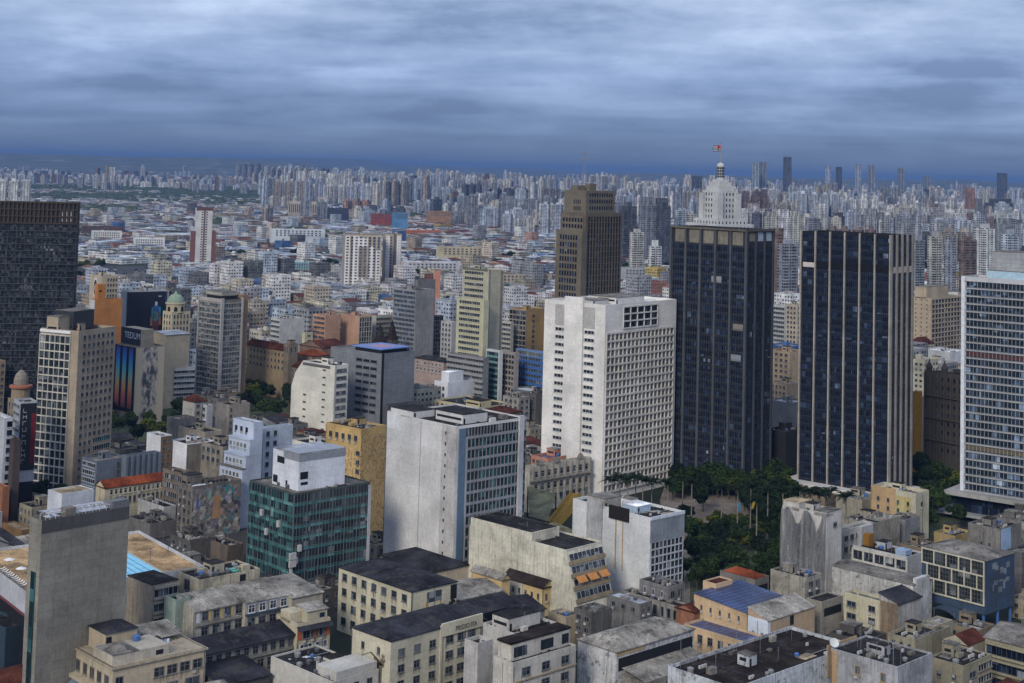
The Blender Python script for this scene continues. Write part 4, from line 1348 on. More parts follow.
for (x0, xc, x1, y) in ((374, 380, 386, 343), (386, 392, 398, 340)):
    c_ = B('church_tower', 'dark stone church tower with a pointed brown spire, %s of the pair' % ('nearer' if x0 == 374 else 'taller'), 'church tower', xc, y, x0, x1, base=376, col=(.075, .058, .045), grime=.3, roof='brown', shape='flat', clutter=0, par=.3,
          L=[('win', (2, 2), dict(vt=1.2, ww=.35, wh=3, pitch=5, style='one'))], R=[('win', (2, 2), dict(vt=1.2, ww=.35, wh=3, pitch=5, style='one'))])
    b = MB(); R2, L2 = c_.wR, c_.wL
    for p0, p1 in (((0, 0), (R2, 0)), ((R2, 0), (R2, L2)), ((R2, L2), (0, L2)), ((0, L2), (0, 0))):
        b.quad([(*p0, c_.h), (*p1, c_.h), (R2 / 2, L2 / 2, c_.h + 14)])
    for q in ((0, 0), (R2, 0), (R2, L2), (0, L2)):
        b.lathe((q[0] * .94 + .2, q[1] * .94 + .2, c_.h), [(.5, 0), (.4, 1.6), (.02, 3.2)], 6)
    b.build('spire', roofm('brown'), c_.root)
# --- mid blocks, left of the striped tower
B('apartment_block', 'whitewashed blank block between the monastery and the pink blocks', 'apartment block', 280, 319, 271, 304, base=376, a=42, col=(.46, .465, .46), grime=.35, roof='conc', clutter=5, L=[('bands', (9,), dict(h=1.6))])
B('apartment_block', 'narrow pale yellow strip block with tiny windows', 'apartment block', 305, 333, 303, 313, base=376, col=(.52, .50, .36), grime=.2, roof='conc', clutter=0, R=[('win', (1, 8), dict(ww=.35, wh=1))])
B('apartment_block', 'salmon pink block with brick-red balcony bands', 'apartment block', 325.5, 315.5, 313, 340.5, base=373, a=44, col=(.44, .27, .19), grime=.25, roof='conc', clutter=4, L=[('bands', (9,), dict(u0=.08, u1=.95, h=1.7, lcol=(.40, .20, .12)))])
B('apartment_block', 'salmon pink blank-sided block with grey louvred end', 'apartment block', 359, 316, 341, 372, base=372, a=46, col=(.43, .265, .185), grime=.3, roof='conc', clutter=4, R=[('grid', (5, 9), dict(fin=.3, slab=.5, fcol=(.33, .33, .31)))])
B('office_block', 'grey louvred mid-rise behind the church spires', 'office block', 376, 316, 371, 396, base=368, a=40, col=(.36, .35, .32), grime=.3, roof='conc', clutter=4, R=[('bands', (9,), dict(h=1.9))])
B('office_block', 'grey office block with blue-black window bands and a bare concrete end', 'office block', 416, 290, 393.5, 434.5, base=373, a=44, col=(.26, .265, .27), grime=.5, roof='bit', clutter=4, L=[('bands', (20,), dict(h=2.0, pitch=3.3, gk='blue', lcol=(.22, .25, .30)))])
B('office_block', 'tall bare grey concrete block just behind the blue-banded office', 'office block', 418, 280, 416, 435.5, base=369, a=44, col=(.20, .20, .20), grime=.6, roof='bit', clutter=2)
B('office_block', 'brown-grey lattice-faced block below the bare concrete end', 'office block', 418, 316.5, 415.5, 443.5, base=368, a=40, col=(.25, .225, .18), grime=.3, roof='bit', clutter=2, R=[('grid', (14, 14), dict(fin=.25, slab=.4, depth=.2, vt=.6, pitch=3.2, fcol=(.27, .24, .19), gk='dark', u0=.02, u1=.98))])
B('pink_stack', 'slim salmon coloured windowless wall slab standing alone', 'tower slab', 435, 271, 433.5, 440.5, base=331, a=30, col=(.52, .235, .16), grime=.05, roof='conc', clutter=0)
ST = B('striped_tower', 'cream green tower with dark ribbon windows and a plain beige end slab', 'office tower', 489, 270, 463, 503, base=397, a=45, col=(.41, .39, .30), grime=.15, roof='bit', clutter=3,
       L=[('bands', (10,), dict(u0=.08, u1=.80, vt=1.8, h=1.9, pitch=3.75, ledge=.25, lcol=(.46, .44, .30)))])
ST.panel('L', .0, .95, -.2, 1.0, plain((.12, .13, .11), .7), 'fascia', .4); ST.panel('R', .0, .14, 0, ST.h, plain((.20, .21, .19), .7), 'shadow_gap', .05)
ST.panel('R', .85, 1.0, 1, ST.h, wall((.2, .185, .15), .3), 'balcony_edge', .4)
B('cream_tower_wing', 'lower cream wing with ten dark ribbon windows in front of the beige slab', 'office tower', 484, 300.5, 457, 489, base=400, a=45, col=(.46, .45, .31), grime=.12, roof='bit', clutter=4, L=[('bands', (10,), dict(u0=.10, u1=.86, vt=1.4, h=1.9, pitch=3.72, ledge=.3, lcol=(.47, .46, .32)))], zb=0)
B('balcony_block', 'grey block of curved balcony bands at the foot of the striped tower', 'apartment block', 484, 358, 448, 489, base=405, a=45, col=(.18, .185, .19), grime=.4, roof='conc', clutter=3, L=[('bands', (8,), dict(u0=.0, u1=1, h=1.7, pitch=3.5, ledge=1.2, lcol=(.24, .245, .25), lh=.9))])
B('office_block', 'narrow teal block edged in white', 'office block', 499.5, 351, 486, 501, base=403, a=42, col=(.52, .54, .54), grime=.15, roof='conc', clutter=1, L=[('curtain', (3, 13), dict(u0=.08, u1=.92, vt=1.2, pitch=3.5, sp=1.4, gk='teal', spcol=(.15, .28, .27)))])
B('office_block', 'beige-grey brise-soleil block between the teal and the blue ones', 'office block', 515.5, 353, 499.5, 517, base=403, a=42, col=(.29, .26, .235), grime=.3, roof='conc', clutter=2, L=[('grid', (5, 13), dict(fin=.5, slab=1.2, pitch=3.4, fcol=(.30, .27, .24)))])
B('office_block', 'bright blue banded block beside the white tower', 'office block', 543, 352.5, 516, 548, base=403, a=42, col=(.12, .20, .38), grime=.15, roof='conc', clutter=3, L=[('bands', (12,), dict(u0=.02, u1=.98, vt=4.5, h=1.6, pitch=3.5, lcol=(.05, .125, .33), lh=.85, ledge=.3)), ('bands', (1,), dict(vt=.8, h=2.6, gk='grey', lcol=(.2, .27, .4)))])
OB = B('office_block', 'ochre block with a brown lattice front', 'office block', 526.5, 309.5, 510, 546, base=374, a=46, col=(.38, .26, .12), grime=.2, roof='olive', clutter=3, L=[('grid', (5, 12), dict(u0=.0, u1=1, fin=.3, slab=.9, pitch=3.6, depth=.5, fcol=(.27, .24, .21))), ], R=[('win', (1, 11), dict(u0=.30, u1=.44, vt=4, ww=.9, wh=1.8, pitch=3.7))])
B('office_block', 'slim blue-windowed block tucked left of the brown lattice front', 'office block', 511, 322, 502, 513, base=374, col=(.42, .41, .37), grime=.2, roof='conc', clutter=1, L=[('bands', (12,), dict(gk='blue'))])
# --- low blocks between white tower and helipad
B('white_house', 'white block with a small blank penthouse, standing among dark roofs', 'house block', 448, 382.5, 434.5, 475.5, base=407, a=47, col=(.62, .64, .68), grime=.08, roof='white', clutter=3, L=[('win', (3, 2), dict(u0=.02, u1=.8, vt=3.0, ww=.6, wh=2.2, pitch=4.2, style='three'))]).rbox(.1, .62, .15, .7, 6.5, roof='white', door=False)
B('cream_block', 'long cream block with two rows of dark windows and a tarred roof', 'old building', 479, 407.5, 434.5, 512, base=426, a=46, col=(.47, .42, .27), grime=.2, roof='bit', clutter=7, L=[('win', (9, 2), dict(u0=.02, u1=.98, vt=1.5, ww=.48, wh=2.2, pitch=4.4, style='cross'))], R=[('win', (3, 1), dict(vt=1.5, wh=2))]).rbox(.15, .5, .1, .4, 3.5, roof='brown')
B('old_house', 'pale pink villa with white window surrounds and terracotta trim', 'house', 444, 362, 414, 456, base=392, col=(.36, .28, .25), grime=.4, roof='bit', shape='hip', rise=2.0, L=[('win', (7, 2), dict(ww=.5, wh=2.2, pitch=4, fcol=(.5, .52, .52)))])
B('old_block', 'small white block with four rows of windows right of the brown lattice block', 'apartment block', 452, 322, 441, 457, base=380, col=(.40, .40, .40), grime=.3, roof='conc', clutter=2, L=[('win', (3, 9), dict(ww=.5))])
B('old_block', 'weathered grey block with two bays of windows before the white tower', 'old building', 519, 398, 503, 530, base=430, col=(.30, .29, .26), grime=.8, roof='bit', clutter=4, L=[('win', (3, 3), dict(ww=.5))], R=[('win', (2, 3), dict(ww=.5))])
B('old_block', 'dark sooty block against the white tower base', 'old building', 536, 394, 524, 552, base=428, col=(.12, .11, .10), grime=.6, roof='bit', clutter=5, L=[('win', (3, 4), dict(ww=.6, wh=2))])
B('old_block', 'low block with a rusty tile roof beside the long cream block', 'old building', 508, 413, 486, 522, base=432, col=(.2, .15, .12), roof='tile', shape='hip', rise=2.2)

B('house_block', 'small cream and peach house on the roofs below the helipad block', 'house', 396, 412, 388, 416, base=445, col=(.46, .38, .24), grime=.2, roof='tan', clutter=3)
OD = B('old_palace', 'ornate grey stone palace with pediments and stained balconies', 'old building', 530, 466.5, 526, 591.5, base=506, a=43, col=(.50, .47, .40), grime=.7, roof='conc', clutter=4, par=1.2,
       R=[('win', (9, 1), dict(u0=.05, u1=.97, vt=2.4, ww=.5, wh=3.0, style='cross', fcol=(.35, .33, .3))), ('win', (9, 1), dict(u0=.05, u1=.97, vt=8.0, ww=.5, wh=3.0, style='cross', fcol=(.35, .33, .3))), ('fins', (9, .4, 14), dict(wd=.5, depth=.5, col=(.33, .30, .25), u0=.05, u1=.97)), ('win', (9, 1), dict(u0=.05, u1=.97, vt=13.2, ww=.5, wh=2.6))])
OD.panel('R', 0, 1, 6.2, 6.9, wall((.28, .26, .22), .8), 'balcony', 1.1)
for u in (.10, .36, .75):
    b = MB(); F, Wd = OD.fr('R'); u *= Wd
    b.quad([F(u, OD.h, .6), F(u + 4.4, OD.h, .6), F(u + 3.6, OD.h + 1.8, .6), F(u + 2.2, OD.h + 2.6, .6), F(u + .8, OD.h + 1.8, .6)])
    b.quad([F(u + 4.4, OD.h, .1), F(u, OD.h, .1), F(u + .8, OD.h + 1.8, .1), F(u + 2.2, OD.h + 2.6, .1), F(u + 3.6, OD.h + 1.8, .1)])
    b.build('pediment', wall((.33, .31, .26), .8), OD.root)
B('attic_house', 'salmon attic house with arched openings behind the ornate palace', 'house', 548, 458.5, 531, 572, base=492, a=46, col=(.42, .20, .14), grime=.3, roof='solar', clutter=2, R=[('win', (2, 1), dict(vt=1.4, ww=.5, wh=2.4, style='one'))], L=[('win', (4, 1), dict(vt=1.6, ww=.6, wh=1.5))])

# --- gaps between the great towers
B('office_block', 'white block with pale blue window bands seen between the two dark towers', 'office block', 785, 306, 770, 792, base=374, a=42, col=(.42, .44, .45), grime=.2, roof='conc', clutter=3, L=[('bands', (10,), dict(h=1.8, gk='blue'))])
B('apartment_block', 'cream block with paired dark windows against the black columned tower', 'apartment block', 797, 305, 786, 806, base=386, a=40, col=(.43, .385, .30), grime=.25, roof='conc', clutter=3, L=[('win', (3, 11), dict(ww=.6, wh=1.6))], R=[('win', (2, 10), {})])
B('apartment_block', 'tan block with a rusty roof terrace between the two dark towers', 'apartment block', 790, 352, 768, 806, base=414, a=40, col=(.30, .24, .17), grime=.4, roof='tile', clutter=4, L=[('win', (4, 6), dict(ww=.6))])
B('apartment_block', 'tan low block with small windows just below the rusty roof terrace', 'apartment block', 787, 384, 770, 806, base=430, a=40, col=(.29, .235, .17), grime=.4, roof='conc', clutter=4, L=[('win', (4, 4), dict(ww=.5))])
B('old_house', 'flat grey workshop roof at the dark gap between the towers', 'workshop', 790, 403, 768, 808, base=440, a=40, col=(.2, .2, .2), roof='metal', clutter=4)
B('netted_block', 'very dark netted block in the gap beside the broad glass tower', 'office block', 786, 432, 766, 806, base=482, a=44, col=(.022, .022, .024), grime=.1, roof='bit', clutter=3)  # near-black block fills the dark void between the towers
# --- right of the black tower
B('office_block', 'large beige office block with rows of tall windows and a set-back top', 'office block', 931, 298, 912, 963, base=374, a=47, col=(.40, .335, .24), grime=.2, roof='conc', clutter=3,
  R=[('grid', (10, 13), dict(u0=.02, u1=.99, vt=1.2, pitch=3.7, fin=.5, slab=1.0, fcol=(.34, .29, .22)))], L=[('win', (3, 11), dict(ww=.2, wh=.8))]).rbox(.0, .68, .25, .85, 9, roof='conc', door=False)
B('cream_house', 'cream house with a rust red hip roof below the large beige block', 'house', 919, 345, 908, 934, base=382, a=44, col=(.38, .345, .25), grime=.3, roof='tile', shape='hip', rise=5, R=[('win', (5, 3), dict(ww=.45, wh=2.2))])
B('office_block', 'cream corner block with square dark windows and a beige right end', 'office block', 947, 362, 918, 955, base=398, a=40, col=(.47, .43, .31), grime=.15, roof='conc', clutter=5, L=[('win', (4, 4), dict(ww=.65, wh=2.0, pitch=3.7))])
B('white_block', 'jumble of white rooftop sheds behind the cream corner block', 'house block', 950, 352, 922, 966, base=386, a=40, col=(.46, .48, .5), grime=.3, roof='white', clutter=8)
DO = B('ornate_block', 'dark ornate stone block with small corner turrets on its roof', 'old building', 985, 380, 925, 998, base=482, a=40, col=(.062, .056, .050), grime=.5, roof='bit', clutter=4,
       L=[('win', (9, 9), dict(ww=.36, wh=2.2, pitch=4.4, fcol=(.04, .04, .04), gk='black', style='one')), ('fins', (9, 0, 44), dict(wd=.7, depth=.5, col=(.075, .068, .058)))])
for k, v in enumerate((11, 22, 33)):
    DO.panel('L', 0, 1, v, v + .9, wall((.06, .055, .048), .5), 'cornice', 1.0)
for u in (.04, .3, .62):
    b = MB(); b.lathe(DO.FL(u * DO.wL, 0, -1.8) + Vector((0, 0, DO.h - .9)), [(1.6, 0), (1.6, 3), (1.9, 3.1), (1.3, 4.6), (.5, 5.8), (.05, 8)], 10); b.build('turret', wall((.05, .046, .042), .5), DO.root)
B('yellow_block', 'narrow dark yellow end wall beside the black tower', 'apartment block', 918, 392, 913, 921, base=472, a=30, col=(.36, .20, .03), grime=.2, roof='bit', clutter=0)
B('office_block', 'beige side wall just beyond the black tower edge', 'office block', 922, 398, 918, 930, base=452, a=40, col=(.22, .20, .16), grime=.3, clutter=0)

# ------------------------------------------------------------------ foreground, left to right
CT = B('pool_tower', 'bare board-marked concrete tower with metal frames on its roof', 'concrete tower', 42, 521, 30, 129.5, base=702, a=47, col=(.215, .205, .18), grime=.35, roof='conc', clutter=0, par=3.2,
       wm=wall((.235, .225, .195), .30, (4.6, 2.3, .05)))
CT.panel('L', .30, .72, 14, CT.h, glass('teal'), 'glass_strip', .05)
CT.panel('R', 0, 1, -.05, 3.4, wall((.085, .085, .088), .5), 'crown_band', .06)
b = MB(); b.box(XYZ, .26 * CT.wR, .38 * CT.wR, .1, .42 * CT.wL, CT.zi, CT.h + 2.2); b.build('stair_house', wall((.20, .185, .165), .6), CT.root)
b = MB(); b.box(XYZ, .80 * CT.wR, .995 * CT.wR, .05, .55 * CT.wL, CT.zi, CT.h + 2.0); b.build('plant_housing', wall((.16, .17, .185), .4, (1.2, 2.5, .05)), CT.root)
for k in range(7):
    x = (.10, .16, .42, .50, .58, .66, .74)[k] * CT.wR
    b = MB()
    zt_ = CT.h + 1.6
    b.tube((x, .6, CT.zi), (x, .6, zt_ - 1), .12, 5); b.tube((x, .6, zt_ - 1), (x, .5 * CT.wL, zt_), .13, 5); b.tube((x, .5 * CT.wL, zt_), (x, .9 * CT.wL, zt_ - 1.2), .13, 5); b.tube((x, .9 * CT.wL, zt_ - 1.2), (x, .9 * CT.wL, CT.zi), .12, 5)
    b.box(XYZ, x - .1, x + 2.0, 1.5, 4.2, zt_ - 1.5, zt_ - 1.35)
    b.build('roof_frame', plain((.44, .47, .52), .5, .2), CT.root)
b = MB()
for y in (.6, .3 * CT.wL, .5 * CT.wL, .7 * CT.wL, .9 * CT.wL):
    zz = CT.h + (1.6 - abs(y - .5 * CT.wL) * .12)
    b.tube((.08 * CT.wR, y, zz), (.78 * CT.wR, y, zz), .10, 5)
b.build('roof_rails', plain((.50, .53, .58), .5, .2), CT.root)

PDX = at_z(42, 604, 24) + Vector((-math.sin(R_(36)), math.cos(R_(36)), 0)) * 14
PD = B('pool_deck', 'sun-bleached rooftop deck with a blue swimming pool behind the concrete tower', 'pool deck', 42, 604, -40, 128, C=PDX, a=36, col=(.45, .47, .50), grime=.2, roof='deck', clutter=0, par=1.0, wR=56, wL=53)
PD.panel('L', 0, 1, 7, 24, M_DARK, 'dark_glazing', .05)
PD.panel('L', 0, 1, 6.2, 7.0, plain((.16, .05, .06), .6), 'red_band', .12)
E_px = lambda px, py, z: (PD.root.matrix_basis.inverted() @ at_z(px, py, z))
b = MB()
pts = [E_px(128, 572, PD.zi), E_px(155, 571, PD.zi), E_px(128, 552, PD.zi)]
px0, py0 = min(p_.x for p_ in pts), min(p_.y for p_ in pts)
A_, B_, C_ = E_px(154, 568, PD.zi), E_px(128, 553, PD.zi), E_px(14, 558, PD.zi)
y0_, y1_ = A_.y - 9, A_.y + .2
pool = [(A_.x - 9, A_.y - 12), (A_.x, A_.y - 12), (A_.x, A_.y + 14), (A_.x - 9, A_.y + 14)]
PY1 = max(B_.y, A_.y + 4)
x1_, ya_, yb_ = A_.x, A_.y - 8, C_.y
pm, t_, p_ = newmat('pool_water')
cc_ = ramp(t_, posn(t_, .35, 3), [(.35, (.10, .40, .58)), (.65, (.17, .52, .68))])
t_.links.new(cc_, p_.inputs['Base Color']); p_.inputs['Roughness'].default_value = .15
POOL = (x1_ - 11.5, x1_, ya_, yb_)
b.quad([(POOL[0], POOL[2], PD.zi + .03), (POOL[1], POOL[2], PD.zi + .03), (POOL[1], POOL[3], PD.zi + .03), (POOL[0], POOL[3], PD.zi + .03)])
b.build('pool', pm, PD.root)
b = MB()
for k in range(1, 5):
    x = POOL[0] + (POOL[1] - POOL[0]) * k / 5
    b.box(XYZ, x - .12, x + .12, POOL[2] + .6, POOL[3] - .6, PD.zi + .035, PD.zi + .06)
b.build('lane_lines', plain((.02, .14, .25), .5), PD.root)
b = MB()
e = .6
for q in ((POOL[0] - e, POOL[1] + e, POOL[2] - e, POOL[2]), (POOL[0] - e, POOL[1] + e, POOL[3], POOL[3] + e), (POOL[0] - e, POOL[0], POOL[2], POOL[3]), (POOL[1], POOL[1] + e, POOL[2], POOL[3])):
    b.box(XYZ, *q, PD.zi - .1, PD.zi + .12)
b.build('pool_edge', plain((.36, .33, .27), .7), PD.root)
b = MB()
for k in range(40):
    y = PD.wL * k / 40
    b.tube((.15, y, PD.h), (.15, y, PD.h + .9), .06, 4)
b.tube((.15, 0, PD.h + .9), (.15, PD.wL, PD.h + .9), .06, 4)
b.tube((.15, 0, PD.h + .5), (.15, PD.wL, PD.h + .5), .05, 4)
b.build('railing', M_DFRAME, PD.root)
b = MB()
for k in range(24):
    x = PD.wR * k / 24
    b.tube((x, PD.wL - .2, PD.h), (x, PD.wL - .2, PD.h + 1.2), .06, 4)
b.tube((0, PD.wL - .2, PD.h + 1.2), (PD.wR, PD.wL - .2, PD.h + 1.2), .06, 4)
b.build('railing', M_DFRAME, PD.root)
# loungers and parasols along the edge of the deck
def lounger():
    r = empty('sun_lounger', (0, 0, 0))
    b = MB(); b.box(XYZ, 0, .65, 0, 1.3, .3, .42); b.build('seat', plain((.62, .62, .6), .7), r)
    b = MB(); b.quad([(0, 1.3, .42), (.65, 1.3, .42), (.65, 1.9, .85), (0, 1.9, .85)]); b.quad([(0, 1.9, .78), (.65, 1.9, .78), (.65, 1.3, .35), (0, 1.3, .35)]); b.build('backrest', plain((.62, .62, .6), .7), r)
    for x in (.05, .6):
        for y in (.1, 1.2):
            b = MB(); b.tube((x, y, 0), (x, y, .3), .03, 5); b.build('leg', M_METAL, r)
    return r
lg = lounger()
M_ = PD.root.matrix_basis
for k, (x, y) in enumerate([(1.6 + .1 * (q % 3), 10 + q * 1.9) for q in range(12)]):
    o = lg if k == 0 else copy_tree(lg)
    o.location = M_ @ Vector((x, y, PD.zi)); o.rotation_euler = (0, 0, PD.a - 1.57)
    tag(o, 'white sun lounger on the tan pool deck', 'sun lounger', 'sun loungers along the pool deck railing')
for k, (px, py, lab) in enumerate(((9, 564, 'white parasol on the pool deck, nearest the open end of the railing'), (21, 573, 'white parasol on the pool deck, close to the concrete tower'))):
    o = empty('parasol', at_z(px, py + 2, PD.zi))
    tag(o, lab, 'parasol')
    b = MB(); b.tube((0, 0, 0), (0, 0, 2.4), .05, 6); b.build('pole', M_METAL, o)
    b = MB(); b.lathe((0, 0, 1.95), [(1.7, 0), (.8, .38), (.02, .6)], 8); b.build('canopy', plain((.6, .6, .58), .8), o)
for px, py in ((163, 545), (168, 553), (150, 562)):
    o = empty('deck_lamp', at_z(px, py, PD.zi)); tag(o, 'slim dark lamp post at the edge of the pool deck', 'lamp post', 'lamp posts on the pool deck')
    b = MB(); b.tube((0, 0, 0), (0, 0, 4.2), .09, 6); b.build('post', M_DFRAME, o)
    b = MB(); b.box(XYZ, -.5, .5, -.15, .15, 4.2, 4.4); b.build('lamp_head', M_DFRAME, o)
B('office_block', 'blue-glass corner building under the pool deck at the frame edge', 'office block', 6, 628, -30, 30, z=14, a=50, col=(.03, .05, .07), roof='bit', grime=.1, clutter=0)
# behind the pool
B('grey_house', 'white shed house with a tan flat roof behind the concrete tower', 'house', 62, 494, 48, 94, base=532, a=47, col=(.52, .55, .60), grime=.15, roof='tan', clutter=0, par=.3)
B('warehouse', 'grey gabled hall with strip windows at the left frame edge', 'warehouse', 14, 545, -30, 23, base=580, a=47, col=(.20, .21, .22), grime=.4, roof='slate', shape='gable', rise=2.5, R=[('win', (3, 2), dict(ww=.8, wh=2))])
B('warehouse', 'dark low hall with blue panels behind the gabled hall', 'warehouse', 20, 556, -20, 29, base=572, a=47, col=(.12, .14, .16), grime=.4, roof='bit', clutter=3, R=[('win', (4, 1), dict(gk='blue', ww=.8, wh=2))])
B('brick_house', 'small brick-orange house at the left frame edge', 'house', 3, 487, -20, 8, base=520, a=47, col=(.30, .13, .07), grime=.4, roof='tile', clutter=0)
B('brick_yard', 'rust-brown earth yard block with low walls left of the concrete tower', 'yard', 22, 530, 2, 34, base=540, a=47, col=(.18, .11, .05), grime=.5, roof='tan', clutter=0, par=.6)
TWc = B('domed_tower', 'beige round-topped tower with an orange ring and small dome', 'tower', 15, 400, 4, 25, base=470, wR=8.5, wL=8.5, a=40, col=(.25, .20, .14), grime=.4, roof='conc', clutter=0, R=[('win', (2, 4), dict(ww=.4, wh=2.2, pitch=5))], L=[('win', (2, 4), dict(ww=.4, wh=2.2, pitch=5))])
b = MB(); cxy = (TWc.wR / 2, TWc.wL / 2); rr = min(TWc.wR, TWc.wL) * .5
b.lathe((*cxy, TWc.zi), [(rr * 1.0, 0), (rr * 1.0, 6)], 16); b.build('drum', wall((.27, .22, .15), .3), TWc.root)
b = MB(); b.lathe((*cxy, TWc.zi + 6), [(rr * 1.0, -.4), (rr * 1.25, 0), (rr * 1.25, 1.0), (rr * .9, 1.4)], 16); b.build('cornice_ring', plain((.30, .115, .07), .7), TWc.root)
b = MB(); b.lathe((*cxy, TWc.zi + 7.4), [(rr * .8, 0), (rr * .78, 2.4), (rr * .62, 4.6), (rr * .3, 6.2), (.05, 6.8)], 16); b.build('dome', wall((.21, .19, .165), .4), TWc.root, True)
B('old_tower', 'beige pillar block at the frame edge above the domed tower', 'apartment block', 0, 361, -14, 5, base=448, a=40, col=(.24, .19, .13), grime=.4, clutter=0, R=[('win', (1, 7), {})])
SB = B('cinema_block', 'white banded block carrying a tall black sign with upright pale letters', 'cinema building', 20, 402, 14, 37, base=500, a=32, col=(.36, .38, .42), grime=.3, roof='bit', clutter=1, L=[('bands', (12,), dict(h=1.5))])
SB.panel('R', .05, 1, .8, 29, plain((.008, .009, .012), .5), 'sign_board', .35)
SB.panel('R', .72, .98, 5, 26, plain((.12, .015, .02), .6), 'red_ornament', .40)
b = MB(); F, Wd = SB.fr('R')
for k in range(9):        # upright row of pale characters, too worn to read
    v = SB.h - 4.6 - k * 2.7
    b.box(F, .20 * Wd, .23 * Wd, v, v + 1.7, .36, .42); b.box(F, .23 * Wd, .40 * Wd, v + (0, .8, 1.5)[k % 3], v + (.25, 1.05, 1.75)[k % 3], .36, .42)
    if k % 2: b.box(F, .40 * Wd, .43 * Wd, v, v + 1.7, .36, .42)
b.build('lettering', plain((.30, .31, .33), .6), SB.root)
SB.panel('R', .05, 1, 34, 60, M_DARK, 'dark_opening', .1)
B('striped_block', 'white and black striped block at the left frame edge', 'office block', 5, 418, -8, 13, base=510, a=38, col=(.40, .42, .45), grime=.2, roof='white', clutter=0, R=[('bands', (14,), dict(u0=.3, u1=.98, h=2.4, pitch=3.6, gk='black'))])
B('brown_column_block', 'thin brown column-like block left of the lattice tower', 'office block', 14, 440, 10, 21, base=515, a=40, col=(.075, .06, .055), grime=.3, roof='conc', clutter=0)

B('yard_house', 'low house showing one dirty white wall beyond the pool deck', 'house', 164, 507, 138, 176, z=9, a=44, col=(.42, .43, .42), grime=.6, roof='bit', clutter=6, par=.5)
B('dark_block', 'soot-dark low block with a tangle of railings at the corner of the pool deck', 'old building', 190, 541, 170, 216, z=11, a=44, col=(.10, .095, .088), grime=.8, roof='bit', clutter=9, par=.9, L=[('win', (3, 1), {})])
B('dark_block', 'dark brown block with a blackened roof below the graffiti wall', 'old building', 228, 546, 199, 244, z=10, a=44, col=(.13, .105, .085), grime=.8, roof='brown', clutter=8, par=.7)
B('dark_block', 'long dark-roofed shed between the pool deck and the orange tiles', 'shed', 150, 524, 128, 178, z=6, a=44, col=(.14, .135, .13), grime=.6, roof='bit', clutter=6, par=.4)
# cream corner block, bottom left
CC = B('corner_block', 'cream corner block with a long terrace and tall ground windows', 'apartment block', 113, 668, 74, 206, z=16, a=42, col=(.43, .37, .27), grime=.25, roof='conc', clutter=3, par=.8,
       L=[('win', (5, 1), dict(u0=.04, u1=.95, vt=2.6, ww=.62, wh=3.2, style='three', fcol=(.2, .18, .15)))],
       R=[('win', (1, 1), dict(u0=.02, u1=.12, vt=2.6, ww=.8, wh=3.2)), ('win', (4, 1), dict(u0=.42, u1=.98, vt=2.4, ww=.8, wh=2.6, style='four', fcol=(.16, .15, .14))), ('win', (2, 1), dict(u0=.5, u1=.98, vt=7, ww=.7, wh=2.4))])
CC.panel('R', .14, .38, 3.0, 6.4, wall((.40, .34, .25), .2), 'blind_panel', .08)
CC.slab(.0, .5, .5, wall((.36, .31, .23), .5), 'cornice')
b = MB(); b.box(CC.FL, -.05 * CC.wL, CC.wL * 1.05, CC.h - 7.3, CC.h - 6.3, -.5, 2.0); b.build('ledge', wall((.43, .37, .27), .3), CC.root)
b = MB(); F = CC.FL; b.quad([F(.02 * CC.wL, CC.h - 9.3, 2.6), F(.7 * CC.wL, CC.h - 9.3, 2.6), F(.7 * CC.wL, CC.h - 7.4, .4), F(.02 * CC.wL, CC.h - 7.4, .4)]); b.build('awning', plain((.13, .17, .22), .7), CC.root)
b = MB(); b.box(XYZ, .6, .62 * CC.wR, 1.6, .55 * CC.wL, CC.zi, CC.zi + 3.4); b.build('penthouse', wall((.40, .37, .31), .4), CC.root)
b = MB(); b.box(XYZ, .5, .30 * CC.wR, 1.4, .495 * CC.wL, CC.zi + 3.41, CC.zi + 3.55)
b.lathe((.15 * CC.wR, .25 * CC.wL, CC.zi + 3.2), [(3.2, 0), (2.7, .8), (1.6, 1.4), (.02, 1.8)], 12); b.build('dome_roof', roofm('conc'), CC.root)
b = MB(); b.box(XYZ, .12 * CC.wR, .46 * CC.wR, .5 * CC.wL, .92 * CC.wL, CC.zi, CC.zi + 6.2); b.build('roof_house', wall((.42, .36, .26), .3), CC.root)
b = MB(); x0, x1, y0, y1, zz = .12 * CC.wR - .5, .46 * CC.wR + .5, .5 * CC.wL - .5, .92 * CC.wL + .5, CC.zi + 6.2
pk = ((x0 + x1) / 2, (y0 + y1) / 2, zz + 2.0)
for p0, p1 in (((x0, y0), (x1, y0)), ((x1, y0), (x1, y1)), ((x1, y1), (x0, y1)), ((x0, y1), (x0, y0))): b.quad([(*p0, zz), (*p1, zz), pk])
b.build('pyramid_roof', roofm('slate'), CC.root)
b = MB(); b.box(XYZ, .13 * CC.wR, .13 * CC.wR + 1.6, .5 * CC.wL - .06, .5 * CC.wL, CC.zi + 3.6, CC.zi + 5.2); b.box(XYZ, .48 * CC.wR, .48 * CC.wR + 2.2, 1.54, 1.6, CC.zi + 1.2, CC.zi + 2.4); b.build('dark_window', M_DARK, CC.root)
b = MB(); b.lathe((.42 * CC.wR, .42 * CC.wL, CC.zi + 3.4), [(1, 0), (1.1, 1.2), (.6, 1.6), (.02, 1.7)], 12); b.build('water_tank', M_BTANK, CC.root)
b = MB(); b.quad([(.60 * CC.wR, .5 * CC.wL, CC.zi + 2.2), (.99 * CC.wR, .5 * CC.wL, CC.zi + 2.2), (.99 * CC.wR, .95 * CC.wL, CC.zi + 3.6), (.60 * CC.wR, .95 * CC.wL, CC.zi + 3.6)])
b.box(XYZ, .60 * CC.wR, .99 * CC.wR, .5 * CC.wL - .02, .5 * CC.wL + .1, CC.zi + 1.95, CC.zi + 2.2); b.build('lean_to_roof', roofm('corr'), CC.root)
